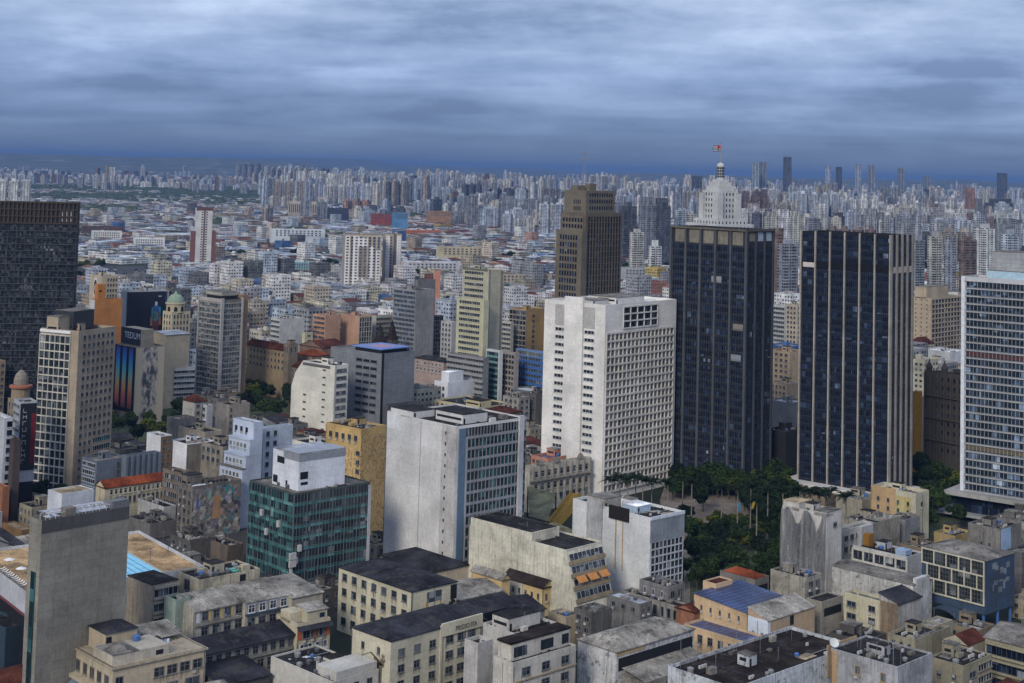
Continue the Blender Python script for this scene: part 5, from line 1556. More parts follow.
lo = empty('laundry', CC.root.matrix_basis @ Vector((.74 * CC.wR, .45 * CC.wL, CC.zi)), CC.a)
tag(lo, 'white laundry hanging on a line on the cream corner block terrace', 'laundry')
b = MB(); b.tube((-2.4, 0, 1.9), (2.4, 0, 1.9), .025, 4); b.tube((-2.4, 0, 0), (-2.4, 0, 1.9), .04, 5); b.tube((2.4, 0, 0), (2.4, 0, 1.9), .04, 5); b.build('clothes_line', M_METAL, lo)
for k, (x, h) in enumerate(((-1.2, 1.1), (0, .9), (.9, 1.2))):
    b = MB(); b.box(XYZ, x, x + .75, -.02, .02, 1.9 - h, 1.9); b.build('cloth', plain((.68, .70, .76) if k != 1 else (.25, .35, .55), .8), lo)

TB = B('apartment_block', 'tan block with open dark balconies and a dark hipped roof below the pool', 'apartment block', 152.3, 584.3, 128, 178, z=25, a=46, col=(.36, .31, .24), grime=.45, roof='bit', shape='hip', rise=.8, over=.2,
       R=[('bands', (6,), dict(u0=.08, u1=1, vt=1.6, h=2.4, pitch=4.2, ledge=.9, lcol=(.30, .27, .22), lh=.7))])
B('stair_block', 'narrow mint green stair block between the balconies and corrugated roofs', 'stair tower', 176, 600, 167, 190, z=21.5, a=46, col=(.27, .34, .29), grime=.35, roof='bit', clutter=0, wL=6)
TD = B('old_block', 'long stained cream block under a black patched roof with a green tarp', 'old building', 200, 580, 177.5, 260, z=24, a=44, col=(.44, .40, .30), grime=.75, roof='bit', clutter=10, par=.5, L=[('win', (1, 1), dict(u0=.3, u1=.6, vt=1.2, ww=.8, wh=3.4))])
b = MB(); b.box(XYZ, .60 * TD.wR, .76 * TD.wR, .2 * TD.wL, .5 * TD.wL, TD.zi, TD.zi + .35); b.build('tarpaulin', plain((.10, .36, .27), .6), TD.root)
TD.panel('R', .66, .76, .8, 3.6, M_DARK, 'opening', .05)
S1 = B('terrace_block', 'corrugated-roofed block with cream piers, leftmost of the terrace above the dark awning', 'row building', 194.7, 612, 176, 245, z=19, a=43, col=(.37, .355, .31), grime=.6, roof='corr', shape='shed', rise=2.6, over=.4,
       R=[('win', (4, 1), dict(u0=.1, u1=.99, vt=.5, ww=.6, wh=2.6, style='four', fcol=(.14, .14, .14))), ('win', (4, 1), dict(u0=.1, u1=.99, vt=4.8, ww=.66, wh=2.6, style='four', fcol=(.14, .14, .14)))])
for k in range(4): S1.panel('R', .04 + k * .225, .10 + k * .225, .3, 3.4, plain((.40, .30, .12) if k else (.50, .53, .58), .7), 'shutter', .09)
S1.panel('R', 0, 1, 3.6, 4.3, wall((.26, .25, .22), .7), 'ledge', .6)
S2 = B('terrace_block', 'corrugated-roofed block with white-framed top windows, middle of the terrace', 'row building', 245.6, 603.5, 234, 290, z=19, a=43, col=(.38, .36, .31), grime=.6, roof='corr', shape='shed', rise=2.4, over=.4, wL=13,
       R=[('win', (4, 1), dict(u0=.02, u1=.98, vt=.7, ww=.62, wh=2.4, style='four', fcol=(.55, .56, .6))), ('win', (4, 1), dict(u0=.02, u1=.98, vt=4.6, ww=.66, wh=2.8, style='four', fcol=(.14, .14, .14)))])
S2.panel('R', 0, 1, 0, .7, plain((.55, .57, .62), .7), 'fascia', .1); S2.panel('R', 0, 1, 3.2, 3.7, plain((.045, .06, .085), .7), 'balcony', .8)
B('terrace_block', 'grey corrugated flat-pitched roof at the high end of the terrace', 'row building', 292, 598, 262, 323, z=18.6, a=43, col=(.37, .34, .28), grime=.5, roof='corr', shape='shed', rise=2.0, over=.4, wL=17)
S4 = B('awning_row', 'lower front storey of the terrace with a long dark awning roof', 'row building', 199, 655, 187, 297, z=11.5, a=43, col=(.28, .265, .23), grime=.6, roof='slate', shape='shed', rise=2.2, over=1.2, wL=7,
       R=[('win', (10, 1), dict(u0=.06, u1=.98, vt=1.0, ww=.62, wh=2.4, style='four', fcol=(.14, .14, .14))), ('win', (9, 1), dict(u0=.06, u1=.98, vt=5.0, ww=.66, wh=2.6, style='four', fcol=(.14, .14, .14)))])
S4.panel('R', .0, .34, 3.7, 4.3, plain((.30, .23, .11), .7), 'ochre_ledge', .5); S4.panel('R', .34, 1, 3.7, 4.3, wall((.24, .23, .20), .7), 'ledge', .5)
B('shed', 'small black-tiled shed roof at the lower edge before the terrace', 'shed', 222, 686, 195, 270, z=7, a=43, col=(.1, .1, .1), roof='slate', shape='shed', rise=2)
S5 = B('terrace_end', 'cream house with orange shutters at the end of the terrace', 'house', 297.5, 624, 289, 330.5, z=14.6, a=40, col=(.45, .41, .30), grime=.25, roof='conc', clutter=0, wL=12,
       R=[('win', (2, 1), dict(u0=.05, u1=.97, vt=6.2, ww=.85, wh=2.4, style='three', fcol=(.5, .52, .55))), ('win', (3, 1), dict(u0=.15, u1=.9, vt=2.0, ww=.9, wh=2.8, style='two'))])
S5.panel('R', .02, .14, 1.9, 4.9, plain((.36, .10, .03), .7), 'shutter', .12); S5.panel('R', .86, .99, 1.9, 4.9, plain((.36, .10, .03), .7), 'shutter', .12); S5.panel('R', .5, .58, 1.9, 4.9, plain((.34, .10, .03), .7), 'shutter', .12)
b = MB(); F = S5.FR; b.quad([F(-.3, S5.h - 1.9, 1.8), F(S5.wR + .3, S5.h - 1.9, 1.8), F(S5.wR + .3, S5.h - .9, .02), F(-.3, S5.h - .9, .02)]); b.build('awning', roofm('slate'), S5.root)
b = MB(); b.box(XYZ, .35 * S5.wR, .95 * S5.wR, 1.0, 6.5, S5.zi, S5.zi + 3.6); b.box(XYZ, .0, .4 * S5.wR, 4.0, 9.5, S5.zi, S5.zi + 3.0); b.build('roof_house', S5.wm, S5.root)
b = MB(); b.quad([(.30 * S5.wR, .6, S5.zi + 3.5), (1.0 * S5.wR, .6, S5.zi + 3.5), (1.0 * S5.wR, 7, S5.zi + 4.4), (.30 * S5.wR, 7, S5.zi + 4.4)]); b.build('shed_roof', roofm('corr'), S5.root)
b = MB(); b.box(XYZ, .72 * S5.wR, .88 * S5.wR, .94, 1.0, S5.zi + 1.2, S5.zi + 2.5); b.build('roof_house_window', glass('blue'), S5.root)

BW = B('white_block', 'pale block with a torn black roof patched with silver sheets', 'house block', 333, 682, 271, 379, z=11, a=45, col=(.50, .49, .45), grime=.2, roof='bit', clutter=9, par=.5, R=[('win', (3, 1), dict(vt=1.6, ww=.4))])
b = MB(); b.box(XYZ, .10 * BW.wR, .98 * BW.wR, .02 * BW.wL, .34 * BW.wL, BW.zi, BW.zi + 2.6); b.build('upper_storey', wall((.48, .47, .43), .25), BW.root)
for k in range(9):
    x, y = rng.uniform(.1, .8) * BW.wR, rng.uniform(.4, .9) * BW.wL
    b = MB(); b.box(XYZ, x, x + rng.uniform(.6, 2.2), y, y + rng.uniform(.3, .8), BW.zi + .01, BW.zi + .06); b.build('silver_patch', plain((.55, .57, .6), .5), BW.root)
RU = B('ruined_house', 'crumbling brown house with a carved gable front and dark roof', 'old building', 382, 664, 360, 396, z=12.5, a=45, col=(.24, .19, .13), grime=.95, roof='bit', shape='gable', rise=2.2, axis='R', R=[('win', (2, 2), dict(ww=.4, wh=2.4, fcol=(.15, .12, .09)))])
RU.panel('R', -.02, 1.02, -.8, .8, wall((.26, .21, .14), .9), 'cornice', .8)
for u in (.1, .75):
    b = MB(); b.lathe(RU.FR(u * RU.wR, RU.h + .6, .3), [(1.0, 0), (1.2, .6), (.7, 1.2), (.9, 1.8), (.1, 2.5)], 8); b.build('finial', wall((.24, .19, .13), .9), RU.root)

HC = B('school_block', 'cream block of square windows under a dark slate hip roof, with an outside stair', 'institution building', 411.5, 591.5, 339, 457, z=20, a=44, col=(.50, .47, .35), grime=.12, roof='slate', shape='hip', rise=2.2, over=.35,
       L=[('win', (7, 4), dict(u0=.02, u1=.98, vt=1.5, ww=.50, wh=2.4, pitch=4.6, style='cross', fcol=(.12, .12, .12)))])
HC.panel('R', .34, .66, 1.4, 4.6, glass('grey'), 'window', .06); HC.panel('R', .86, 1.0, .8, 5.2, M_DARK, 'doorway', .05)
HC.panel('R', .0, .02, 0, HC.h, plain((.1, .1, .1), .7), 'downpipe', .15); HC.panel('R', .32, .37, 4.6, 9.5, plain((.36, .25, .06), .8), 'rust_stain', .035); HC.panel('R', .63, .66, 4.6, 8.5, plain((.36, .25, .06), .8), 'rust_stain', .035)
b = MB()
F, Wd = HC.fr('R')
for k in range(12):
    u = .92 - .045 * k
    b.box(F, (u - .045) * Wd, u * Wd, HC.h - 6.0 - k * .62, HC.h - 5.2 - k * .62, .02, 1.1)
b.build('outside_stair', M_DARK, HC.root)
PR = B('institution_block', 'cream block with a painted sign in dark capitals under its dark roof edge', 'institution building', 391, 641, 352, 482, z=19.5, a=45.5, col=(.50, .47, .36), grime=.15, roof='slate', shape='hip', rise=2.2, over=.3,
       R=[('win', (3, 4), dict(u0=.03, u1=.53, vt=2.8, ww=.42, wh=2.2, pitch=4.3, style='four', fcol=(.14, .14, .14))), ('win', (1, 4), dict(u0=.55, u1=.72, vt=2.8, ww=.5, wh=2.2, pitch=4.3, style='four', fcol=(.14, .14, .14))), ('win', (2, 4), dict(u0=.71, u1=.94, vt=2.8, ww=.78, wh=2.3, pitch=4.3, style='four', fcol=(.14, .14, .14)))],
       L=[('win', (2, 4), dict(u0=.1, u1=.9, vt=2.8, ww=.2, wh=2, pitch=4.3))])
b = MB(); F, Wd = PR.fr('R'); b.box(F, .545 * Wd, Wd, PR.h - 2.7, PR.h + .9, -.3, .38); b.build('raised_parapet', PR.wm, PR.root)
b = MB(); b.box(F, .525 * Wd, .545 * Wd, 0, PR.h + .5, 0, .35); b.build('pilaster', PR.wm, PR.root)
letters(PR, 'R', 'PREDIO ITA', .69, .55, 1.9, plain((.06, .06, .06), .7), n=.42, stretch=.85)
b = MB(); b.quad([(.55 * PR.wR, 1, PR.h + .3), (1.5 * PR.wR, 1, PR.h + .3), (1.5 * PR.wR, 9, PR.h + 2.2), (.55 * PR.wR, 9, PR.h + 2.2)]); b.build('rear_roof', roofm('slate'), PR.root)
B('black_roofs', 'long dark pitched roof house stepping away behind the painted sign', 'row building', 492, 622, 455, 545, z=15.5, a=44, col=(.30, .28, .24), grime=.6, roof='slate', shape='gable', rise=2.5)
M1 = B('plain_block', 'narrow grey-white block with a rust-brown sunken roof at the bottom edge', 'apartment block', 478, 643.5, 464.5, 493, z=22, a=46, col=(.44, .43, .41), grime=.35, roof='brown', clutter=1, par=1.0)
M2 = B('plain_block', 'pale plastered block with a recessed loggia storey, at the bottom edge', 'apartment block', 513, 663, 493.5, 576, z=20, a=44, col=(.46, .44, .39), grime=.4, roof='brown', clutter=3, par=.5,
       R=[('win', (3, 3), dict(u0=.05, u1=.98, vt=2.0, ww=.42, wh=2.2, pitch=4.4, style='four', fcol=(.14, .14, .14)))])
M2.panel('R', 0, 1, 4.9, 5.3, wall((.36, .30, .2), .5), 'ledge', .4)
b = MB(); b.box(XYZ, .06 * M2.wR, .99 * M2.wR, 2.2, .97 * M2.wL, M2.zi, M2.zi + 4.4); b.build('upper_storey', wall((.46, .44, .39), .5), M2.root)
b = MB(); b.box(XYZ, .04 * M2.wR, 1.0 * M2.wR, 2.0, .98 * M2.wL, M2.zi + 4.4, M2.zi + 4.9); b.build('upper_roof', roofm('brown'), M2.root)
for u0, u1 in ((.10, .30), (.52, .72), (.86, .97)):
    b = MB(); b.box(XYZ, u0 * M2.wR, u1 * M2.wR, 2.12, 2.2, M2.zi + .8, M2.zi + 3.4); b.build('loggia_window', glass('dark'), M2.root)
B('plain_block', 'whitish two-box rooftop storeys behind the loggia block', 'apartment block', 516, 634, 483, 558, z=20.5, a=44, col=(.46, .45, .42), grime=.45, roof='bit', clutter=5, par=.8).rbox(.1, .85, .35, .85, 3.4, roof='bit')

# --- yellow houses and the leaning white wall
B('yellow_house', 'yellow gabled house against the great white wall', 'house', 502, 580, 472, 510, base=606, a=45, col=(.56, .41, .20), grime=.15, roof='corr', shape='gable', axis='L', rise=2.0, L=[('win', (3, 1), dict(vt=2.2, ww=.3, wh=1.8)), ('win', (1, 1), dict(u0=.75, u1=.95, vt=4.5, ww=.7, wh=3))])
b_ = B('brown_roof_house', 'white and yellow house under a dark red-brown tiled roof', 'house', 542.5, 588, 503.5, 556.5, base=606, a=45, col=(.56, .43, .21), grime=.15, roof='brown', shape='gable', axis='L', rise=2.2, L=[('win', (6, 1), dict(u0=.02, u1=.98, vt=2.2, ww=.34, wh=1.9, n=.05))], R=[('win', (2, 1), dict(vt=2.2, ww=.35, wh=2))])
b_.panel('L', .0, .52, .3, 12, wall((.50, .48, .42), .2), 'white_plaster', .04)
B('long_shed', 'long grey corrugated roof on a pale pink hall in front of the yellow house', 'warehouse', 459, 600, 424, 503, z=9.5, a=43, col=(.44, .36, .29), grime=.25, roof='corr', shape='gable', rise=2.0, R=[('win', (4, 1), dict(vt=2, ww=.3, wh=2.2))])
B('hip_shed', 'grey tiled hip-roofed house close behind the dark slate roofs', 'house', 432, 572, 380, 470, z=9, a=43, col=(.42, .36, .28), grime=.3, roof='slate', shape='hip', rise=3.2)
LW = B('leaning_block', 'cream block with a huge stained blank wall and a sloping balcony front with orange awnings', 'apartment block', 566, 550, 469.7, 602, base=608, a=46, col=(.58, .56, .46), grime=.55, roof='bit', clutter=3, par=.6, batter=7.0)
k_ = 7.0 / LW.h
for r in range(4):
    v1 = LW.h - 1.6 - r * 3.9
    F = lambda u, v, n: LW.FR(u, v, n + k_ * (LW.h - v))
    b = MB(); b.box(F, .05 * LW.wR, .97 * LW.wR, v1 - 2.0, v1, .02, .07)
    for q in range(9):
        u = (.05 + .92 * q / 8) * LW.wR
        b.box(F, max(.05 * LW.wR, u - .09), min(.97 * LW.wR, u + .09), v1 - 2.0, v1, .07, .16, 1)
    b.build('window_band', [glass('dark'), plain((.30, .30, .30), .6)], LW.root)
    b = MB(); b.box(F, .0, LW.wR, v1 - 3.3, v1 - 2.1, .02, .5); b.build('balcony', wall((.25, .20, .13), .5), LW.root)
    if r == 2:
        for q in range(3):
            u = (.08 + q * .31) * LW.wR
            b = MB(); b.quad([F(u, v1 - .6, 1.9), F(u + .25 * LW.wR, v1 - .6, 1.9), F(u + .25 * LW.wR, v1 + .9, .55), F(u, v1 + .9, .55)]); b.quad([F(u, v1 - .9, 1.9), F(u + .25 * LW.wR, v1 - .9, 1.9), F(u + .25 * LW.wR, v1 - .6, 1.9), F(u, v1 - .6, 1.9)])
            b.build('awning', plain((.42, .19, .06), .8), LW.root)
b = MB(); b.box(XYZ, 0, LW.wR, -.2, 0, LW.h - 1.1, LW.h + .1); b.build('fascia', plain((.50, .48, .40), .7), LW.root)
b = MB(); b.box(XYZ, .01, .75 * LW.wR, .34 * LW.wL, .99 * LW.wL, LW.zi, LW.zi + 3.4); b.build('upper_storey', LW.wm, LW.root)
b = MB(); b.box(XYZ, .05, .73 * LW.wR, .35 * LW.wL, .98 * LW.wL, LW.zi + 3.4, LW.zi + 3.5); b.build('upper_roof', roofm('bit'), LW.root)

RS = B('rust_block', 'white blank-walled block with two rust streaks and a gridded glass end', 'office block', 650.4, 517.8, 573, 684, base=592, a=43, col=(.60, .62, .63), grime=.16, roof='bit', clutter=7, par=1.0,
       R=[('grid', (8, 7), dict(u0=.03, u1=.97, vt=8.6, pitch=2.6, fin=.22, slab=.5, depth=.3, fcol=(.42, .45, .50), gk='dark'))])
RS.panel('R', .0, 1, .9, 8.6, wall((.25, .28, .32), .5, (1.2, 7, .06)), 'metal_shade', .35)
RS.panel('R', -.0, 1, -.2, .9, plain((.50, .54, .60), .6), 'fascia', .5)
RS.panel('L', .20, .40, -1.5, RS.h, wall((.40, .41, .42), .5), 'grey_shaft', .5)
for u, w_ in ((.565, .016), (.655, .012)):
    RS.panel('L', u, u + w_, 1.0, 21, wall((.42, .28, .10), .3), 'rust_streak', .03)
RS.panel('L', .49, .74, -1.2, 3.4, plain((.018, .016, .015), .8), 'billboard_back', .6)
RS.rbox(.0, .5, .58, .80, 3.5, mat=wall((.33, .32, .30), .5), roof='conc'); RS.rbox(.2, .6, .25, .45, 2.6, mat=wall((.34, .44, .55), .3), roof='white')

# olive canopy and the yellow stairway
ob = empty('covered_market', at_d(531, 520, 640) * 1.0, R_(45)); ob.location.z = 0
tag(ob, 'olive green sloping canopy roof between the ornate palace and the white wall', 'canopy')
p0, p1, p2, p3 = at_z(529, 516, 8), at_z(548, 521, 8), at_z(556, 494, 13), at_z(528, 486, 13)
inv = (Matrix.Translation(ob.location) @ Matrix.Rotation(R_(45), 4, 'Z')).inverted()
b = MB(); q = [inv @ v for v in (p0, p1, p2, p3)]; b.quad(q); b.quad([v - Vector((0, 0, .4)) for v in q][::-1])
for i in range(4): b.quad([q[i] - Vector((0, 0, .4)), q[(i + 1) % 4] - Vector((0, 0, .4)), q[(i + 1) % 4], q[i]])
b.build('canopy', roofm('olive'), ob)
for v in q:
    b = MB(); b.tube((v.x, v.y, 0), (v.x, v.y, v.z - .3), .3, 6); b.build('column', M_DARK, ob)
yb = empty('stairway', at_d(556, 520, 615), 0); yb.location.z = 0
tag(yb, 'yellow open stairway climbing beside the olive canopy', 'stairway')
A0, A1 = at_z(545, 526, 6) - yb.location, at_z(572, 492, 16) - yb.location
dr = (A1 - A0); side = Vector((dr.y, -dr.x, 0)).normalized()
b = MB()
for k in range(26):
    c0 = A0 + dr * (k / 26); c1 = A0 + dr * ((k + 1) / 26)
    b.box(lambda u, v, n: Vector((c0.x + (c1.x - c0.x) * u + side.x * n, c0.y + (c1.y - c0.y) * u + side.y * n, v)), 0, 1, c0.z - .35, c0.z + .05, 0, 4)
b.build('steps', plain((.30, .20, .05), .7), yb)
for s_ in (0, 4.2):
    b = MB(); b.quad([A0 + side * s_ + Vector((0, 0, -2.4)), A1 + side * s_ + Vector((0, 0, -4)), A1 + side * s_ + Vector((0, 0, 1.2)), A0 + side * s_ + Vector((0, 0, 1.2))]); b.quad([A0 + side * (s_ + .15) + Vector((0, 0, 1.2)), A1 + side * (s_ + .15) + Vector((0, 0, 1.2)), A1 + side * (s_ + .15) + Vector((0, 0, -4)), A0 + side * (s_ + .15) + Vector((0, 0, -2.4))]); b.build('stringer', plain((.42, .27, .06), .7), yb)
B('low_shed', 'dark low shed roof at the foot of the yellow stairway', 'shed', 566, 534, 545, 576, base=560, a=46, col=(.14, .14, .13), roof='olive', shape='shed', rise=1.5)

# --- right foreground
B('grunge_house', 'grey stained house with a boxy roof terrace below the rust-streaked block', 'house', 668, 587, 639.5, 684.5, z=12, a=44, col=(.20, .20, .20), grime=.8, roof='bit', clutter=7, par=.6, L=[('win', (3, 1), dict(vt=1.8, ww=.3, wh=2.2, fcol=(.5, .52, .56)))], R=[('win', (2, 1), dict(vt=1.6, ww=.6, wh=2.6))])
B('arcade_house', 'low grey arcaded house with a curved parapet and dark openings', 'house', 690, 610, 622, 700, z=8, a=44, col=(.25, .245, .225), grime=.8, roof='brown', clutter=5, par=.6, L=[('win', (9, 1), dict(vt=1.4, ww=.6, wh=3.4, style='one'))])
HG = B('hip_roof_block', 'stained white block under a broad grey panelled hip roof', 'warehouse', 617, 652, 578, 694, z=16, a=44, col=(.54, .555, .57), grime=.8, roof='corr', shape='hip', rise=3.0, over=.4)
HG.panel('R', .02, .98, 2.0, 5.5, M_DARK, 'recess', .03); HG.panel('R', .0, .35, .3, 1.4, wall((.40, .31, .16), .3), 'ochre_fascia', .1)
b = MB(); b.quad([(.06 * HG.wR, -9, HG.h - 6.5), (.95 * HG.wR, -9, HG.h - 6.5), (.95 * HG.wR, -.02, HG.h - 4.8), (.06 * HG.wR, -.02, HG.h - 4.8)]); b.box(HG.FR, .06 * HG.wR, .95 * HG.wR, 0, HG.h - 6.6, .01, 9); b.build('lower_roof', roofm('corr'), HG.root)
for i in range(3):
    x = (.25, .5, .75)[i] * HG.wR
    b = MB(); b.box(XYZ, x - .08, x + .08, -.3, .5 * HG.wL, HG.h + .5, HG.h + .56)
B('scrap_house', 'soot-black patched house with a crumbling parapet beside the grey hip roof', 'derelict building', 592, 613, 574, 612, z=13, a=44, col=(.11, .105, .10), grime=.9, roof='bit', clutter=6, par=1.2, L=[('win', (2, 2), {})])
B('scrap_house', 'small stained beige house among the tangled dark roofs', 'house', 566, 617, 548, 580, z=11, a=44, col=(.33, .28, .20), grime=.7, roof='corr', clutter=4)
B('white_roof_house', 'low sooty house with a pale metal roof beside the leaning block', 'house', 640, 604, 607, 652, base=624, a=44, col=(.17, .17, .17), grime=.8, roof='metal', clutter=5, par=.5, L=[('win', (3, 1), dict(vt=1.6, ww=.4))], R=[('win', (2, 1), dict(vt=1.6, ww=.5))])
O1 = B('orange_school', 'peach building with a roof of dark blue panels and a square stair tower', 'institution building', 747, 613, 694, 792, z=12, a=44, col=(.53, .39, .24), grime=.2, roof='solar', shape='shed', rise=1.6, L=[('win', (5, 1), dict(vt=1.6, ww=.2, wh=1.4))])
B('stair_tower', 'square peach stair tower with a rusty flat roof', 'stair tower', 716, 584, 703, 732.5, z=15, a=44, col=(.54, .40, .25), grime=.2, roof='tile', clutter=0, par=.4)
O2 = B('orange_school', 'lower peach wing with a strip of dark blue panels and five windows', 'institution building', 748, 643, 684, 772, z=8, a=44, col=(.53, .39, .24), grime=.2, roof='solar', clutter=0, par=.7, L=[('win', (6, 1), dict(u0=.02, u1=.98, vt=1.9, ww=.5, wh=2.6, style='four'))], wR=10)
B('red_yard', 'narrow rust-red tiled roof at the far end of the peach wing', 'house', 694, 612, 676, 712, z=8.6, a=44, col=(.28, .13, .08), roof='tile', shape='gable', rise=1.5)
RR = B('red_roof_house', 'grey stained block with a bright orange-red tiled roof', 'house', 755, 579.5, 720, 769, z=11, a=44, col=(.20, .195, .185), grime=.7, roof='red', shape='hip', rise=1.6, over=-.9, R=[('panel', (.1, .9, 2.4, 6, M_DARK))])
GS = B('stained_block', 'square block with soot-streaked walls and a junk-strewn roof', 'old building', 806.5, 578, 770.5, 822, z=16, a=45, col=(.31, .295, .25), grime=.95, roof='bit', clutter=12, par=.5, R=[('win', (2, 2), dict(vt=1.5, ww=.7, wh=2.2))])
B('flat_roof_house', 'grey-brown block with a flat black roof and one long dark window', 'house', 822, 602, 806.5, 843, z=11, a=44, col=(.29, .27, .23), grime=.6, roof='bit', clutter=0, par=.4, R=[('panel', (.1, .92, 2.4, 5, M_DARK))])
BW2 = B('shed_roof_house', 'pale blue-white house with a grey single-pitch roof and peach end', 'house', 768, 621, 748, 815, z=12, a=44, col=(.43, .32, .21), grime=.2, roof='corr', shape='shed', rise=2.6, over=.3, R=[('panel', (.46, .54, .6, 3.6, M_DARK))])
BW2.panel('L', 0, 1, -.0, BW2.h, wall((.56, .62, .70), .1), 'white_plaster', .05); BW2.win('L', 2, 1, vt=4, ww=.34, wh=2, n=.06, fcol=(.5, .53, .58), gk='grey'); BW2.panel('R', 0, .05, 0, BW2.h, wall((.56, .62, .70), .1), 'white_plaster', .04); BW2.done()
NB = B('netted_tower', 'renovated block draped in torn grey netting on one side', 'apartment block', 826.7, 514, 782.5, 842, base=592, a=46, col=(.49, .48, .45), grime=.35, roof='conc', clutter=4, par=1.2, L=[('win', (4, 6), dict(vt=6, ww=.3, wh=1.8, pitch=4.2))])
NB.win('R', 1, 1, u0=.4, u1=.7, vt=3.6, ww=.8, wh=1.6); NB.done()
NB.rbox(.0, .9, .0, .28, 1.6, roof='conc', door=False); NB.rbox(.0, .8, .62, .98, 3.0, roof='tan', door=False)
nm_, t, p = newmat('net_cloth')
cN = ramp(t, posn(t, .5, 5, .7, (1, 1, .12)), [(.35, (.075, .08, .088)), (.55, (.17, .175, .18)), (.68, (.32, .32, .31))])  # vertical streaks of tone paint the shading of folds into the net
t.links.new(cN, p.inputs['Base Color']); p.inputs['Roughness'].default_value = .9; p.inputs['Specular IOR Level'].default_value = .05
al = ramp(t, posn(t, 3.0, 2, .5), [(.40, (.55,) * 3), (.60, (.97,) * 3)])
t.links.new(al, p.inputs['Alpha'])
b = MB(); F, Wd = NB.fr('L')
nu, nv = 44, 20
def netp(i, j):
    u = i / nu
    top = .5 + 5.2 * max(0, math.cos((u - .36) * 9)) ** 2 * (1 if abs(u - .36) < .17 else 0) + 7.0 * max(0, 1 - abs(u - .80) / .13) + .5 * math.sin(u * 31)
    v = NB.h - top - (NB.h - top) * j / nv
    return F(u * Wd, v, .7 + .35 * math.sin(u * 40 + j * .25) + .25 * math.sin(u * 17) + .04 * j)
for i in range(nu):
    for j in range(nv):
        b.quad([netp(i, j + 1), netp(i + 1, j + 1), netp(i + 1, j), netp(i, j)])
b.build('safety_net', nm_, NB.root, True)
WW = B('white_wing', 'white wing with two rows of dark windows beside the netted block', 'apartment block', 842, 531, 832, 873, z=20.5, a=46, col=(.45, .45, .42), grime=.45, roof='conc', clutter=6, R=[('win', (5, 2), dict(u0=.04, u1=.98, vt=2.2, ww=.62, wh=1.9, pitch=4.0))])
BF = B('framed_block', 'white-framed block with big dark windows, a brown roof and a blue tarpaulin', 'office block', 907, 557, 853, 923, z=17, a=45, col=(.40, .42, .44), grime=.35, roof='brown', clutter=7, par=.6,
       L=[('grid', (5, 3), dict(u0=.0, u1=1, vt=.9, pitch=4.4, fin=.7, slab=1.2, depth=.35, fcol=(.47, .46, .42), gk='dark', sub=2))])
b = MB(); b.box(XYZ, .1 * BF.wR, .5 * BF.wR, .06 * BF.wL, .24 * BF.wL, BF.zi, BF.zi + 2.2); b.build('tarpaulin_hut', wall((.30, .40, .55), .3), BF.root)
b = MB(); b.box(XYZ, .3 * BF.wR, .6 * BF.wR, .80 * BF.wL, .9 * BF.wL, BF.zi, BF.zi + 4.5); b.build('rusty_door', plain((.22, .11, .02), .8), BF.root)
b = MB(); b.box(XYZ, .2 * BF.wR, .9 * BF.wR, .90 * BF.wL, .98 * BF.wL, BF.zi, BF.zi + 7); b.build('stair_house', wall((.42, .42, .42), .5), BF.root)
CY = B('cream_block', 'cream and peach block with roof parapets and a blank white end', 'apartment block', 916, 493.5, 871, 929, z=20, a=46, col=(.50, .475, .36), grime=.3, roof='conc', clutter=7, par=1.6, R=[('win', (1, 1), dict(u0=.3, u1=.6, vt=4, ww=.6, wh=1.8))])
CY.panel('L', .0, .55, -.3, CY.h, wall((.44, .31, .17), .3), 'peach_plaster', .10); CY.panel('L', .55, .9, 2.2, CY.h, wall((.46, .40, .19), .3), 'yellow_plaster', .06)
CY.win('L', 4, 2, vt=4, ww=.25, wh=1.6, n=.1); CY.done()
B('shack', 'cluttered rooftop shacks with rusty and blue sheets behind the white wing', 'shack', 872, 524, 842, 900, z=17, a=46, col=(.28, .26, .22), grime=.8, roof='corr', clutter=14, par=.5)
B('shack', 'small hut with a pale blue sheet wall among the cluttered roofs', 'shack', 905, 520, 886, 920, z=14, a=46, col=(.24, .25, .26), grime=.7, roof='bit', clutter=6, par=.4)
B('shack', 'beige flat hut between the palms and the cluttered rooftop shacks', 'shack', 862, 500, 836, 880, z=12, a=46, col=(.30, .28, .22), grime=.6, roof='conc', clutter=8, par=.5)
LWh = B('long_block', 'long white block with peeling plaster and a grey ridge roof', 'row building', 913, 585, 832, 931, z=16, a=44, col=(.50, .50, .47), grime=.8, roof='conc', shape='gable', axis='L', rise=1.0, over=.2, wR=12)
b = MB(); b.box(XYZ, 1.5, 9.5, -.6, .9, 0, LWh.h + 1.8); b.build('end_gable', wall((.48, .49, .49), .7), LWh.root)
CE = B('cream_annex', 'cream annex with paired windows attached to the long peeling block', 'apartment block', 880, 601, 844, 889, z=13.6, a=44, col=(.47, .44, .31), grime=.35, roof='conc', clutter=1, L=[('win', (1, 3), dict(u0=.05, u1=.38, vt=2.4, ww=.8, wh=1.9, pitch=3.8)), ('win', (1, 3), dict(u0=.66, u1=.9, vt=2.2, ww=.8, wh=2.0, pitch=3.8))])
B('patched_annex', 'brown-patched lean-to with a white sloping side wall', 'annex', 898, 604, 879, 921, z=14, a=44, col=(.38, .37, .35), grime=.7, roof='slate', shape='shed', rise=2.2, L=[('panel', (.0, 1, .2, 20, wall((.21, .16, .11), .7)))])
GG = B('glass_grid_block', 'raised block with a white-framed grid of dark windows and a peeling blue end wall', 'office block', 985, 561, 922, 1014.5, base=622, a=42, col=(.05, .085, .17), grime=.5, roof='conc', shape='hip', rise=2.6, over=.3, zb=6.0, wm=wall((.045, .075, .13), .75))
b = MB()
F, Wd = GG.fr('L')
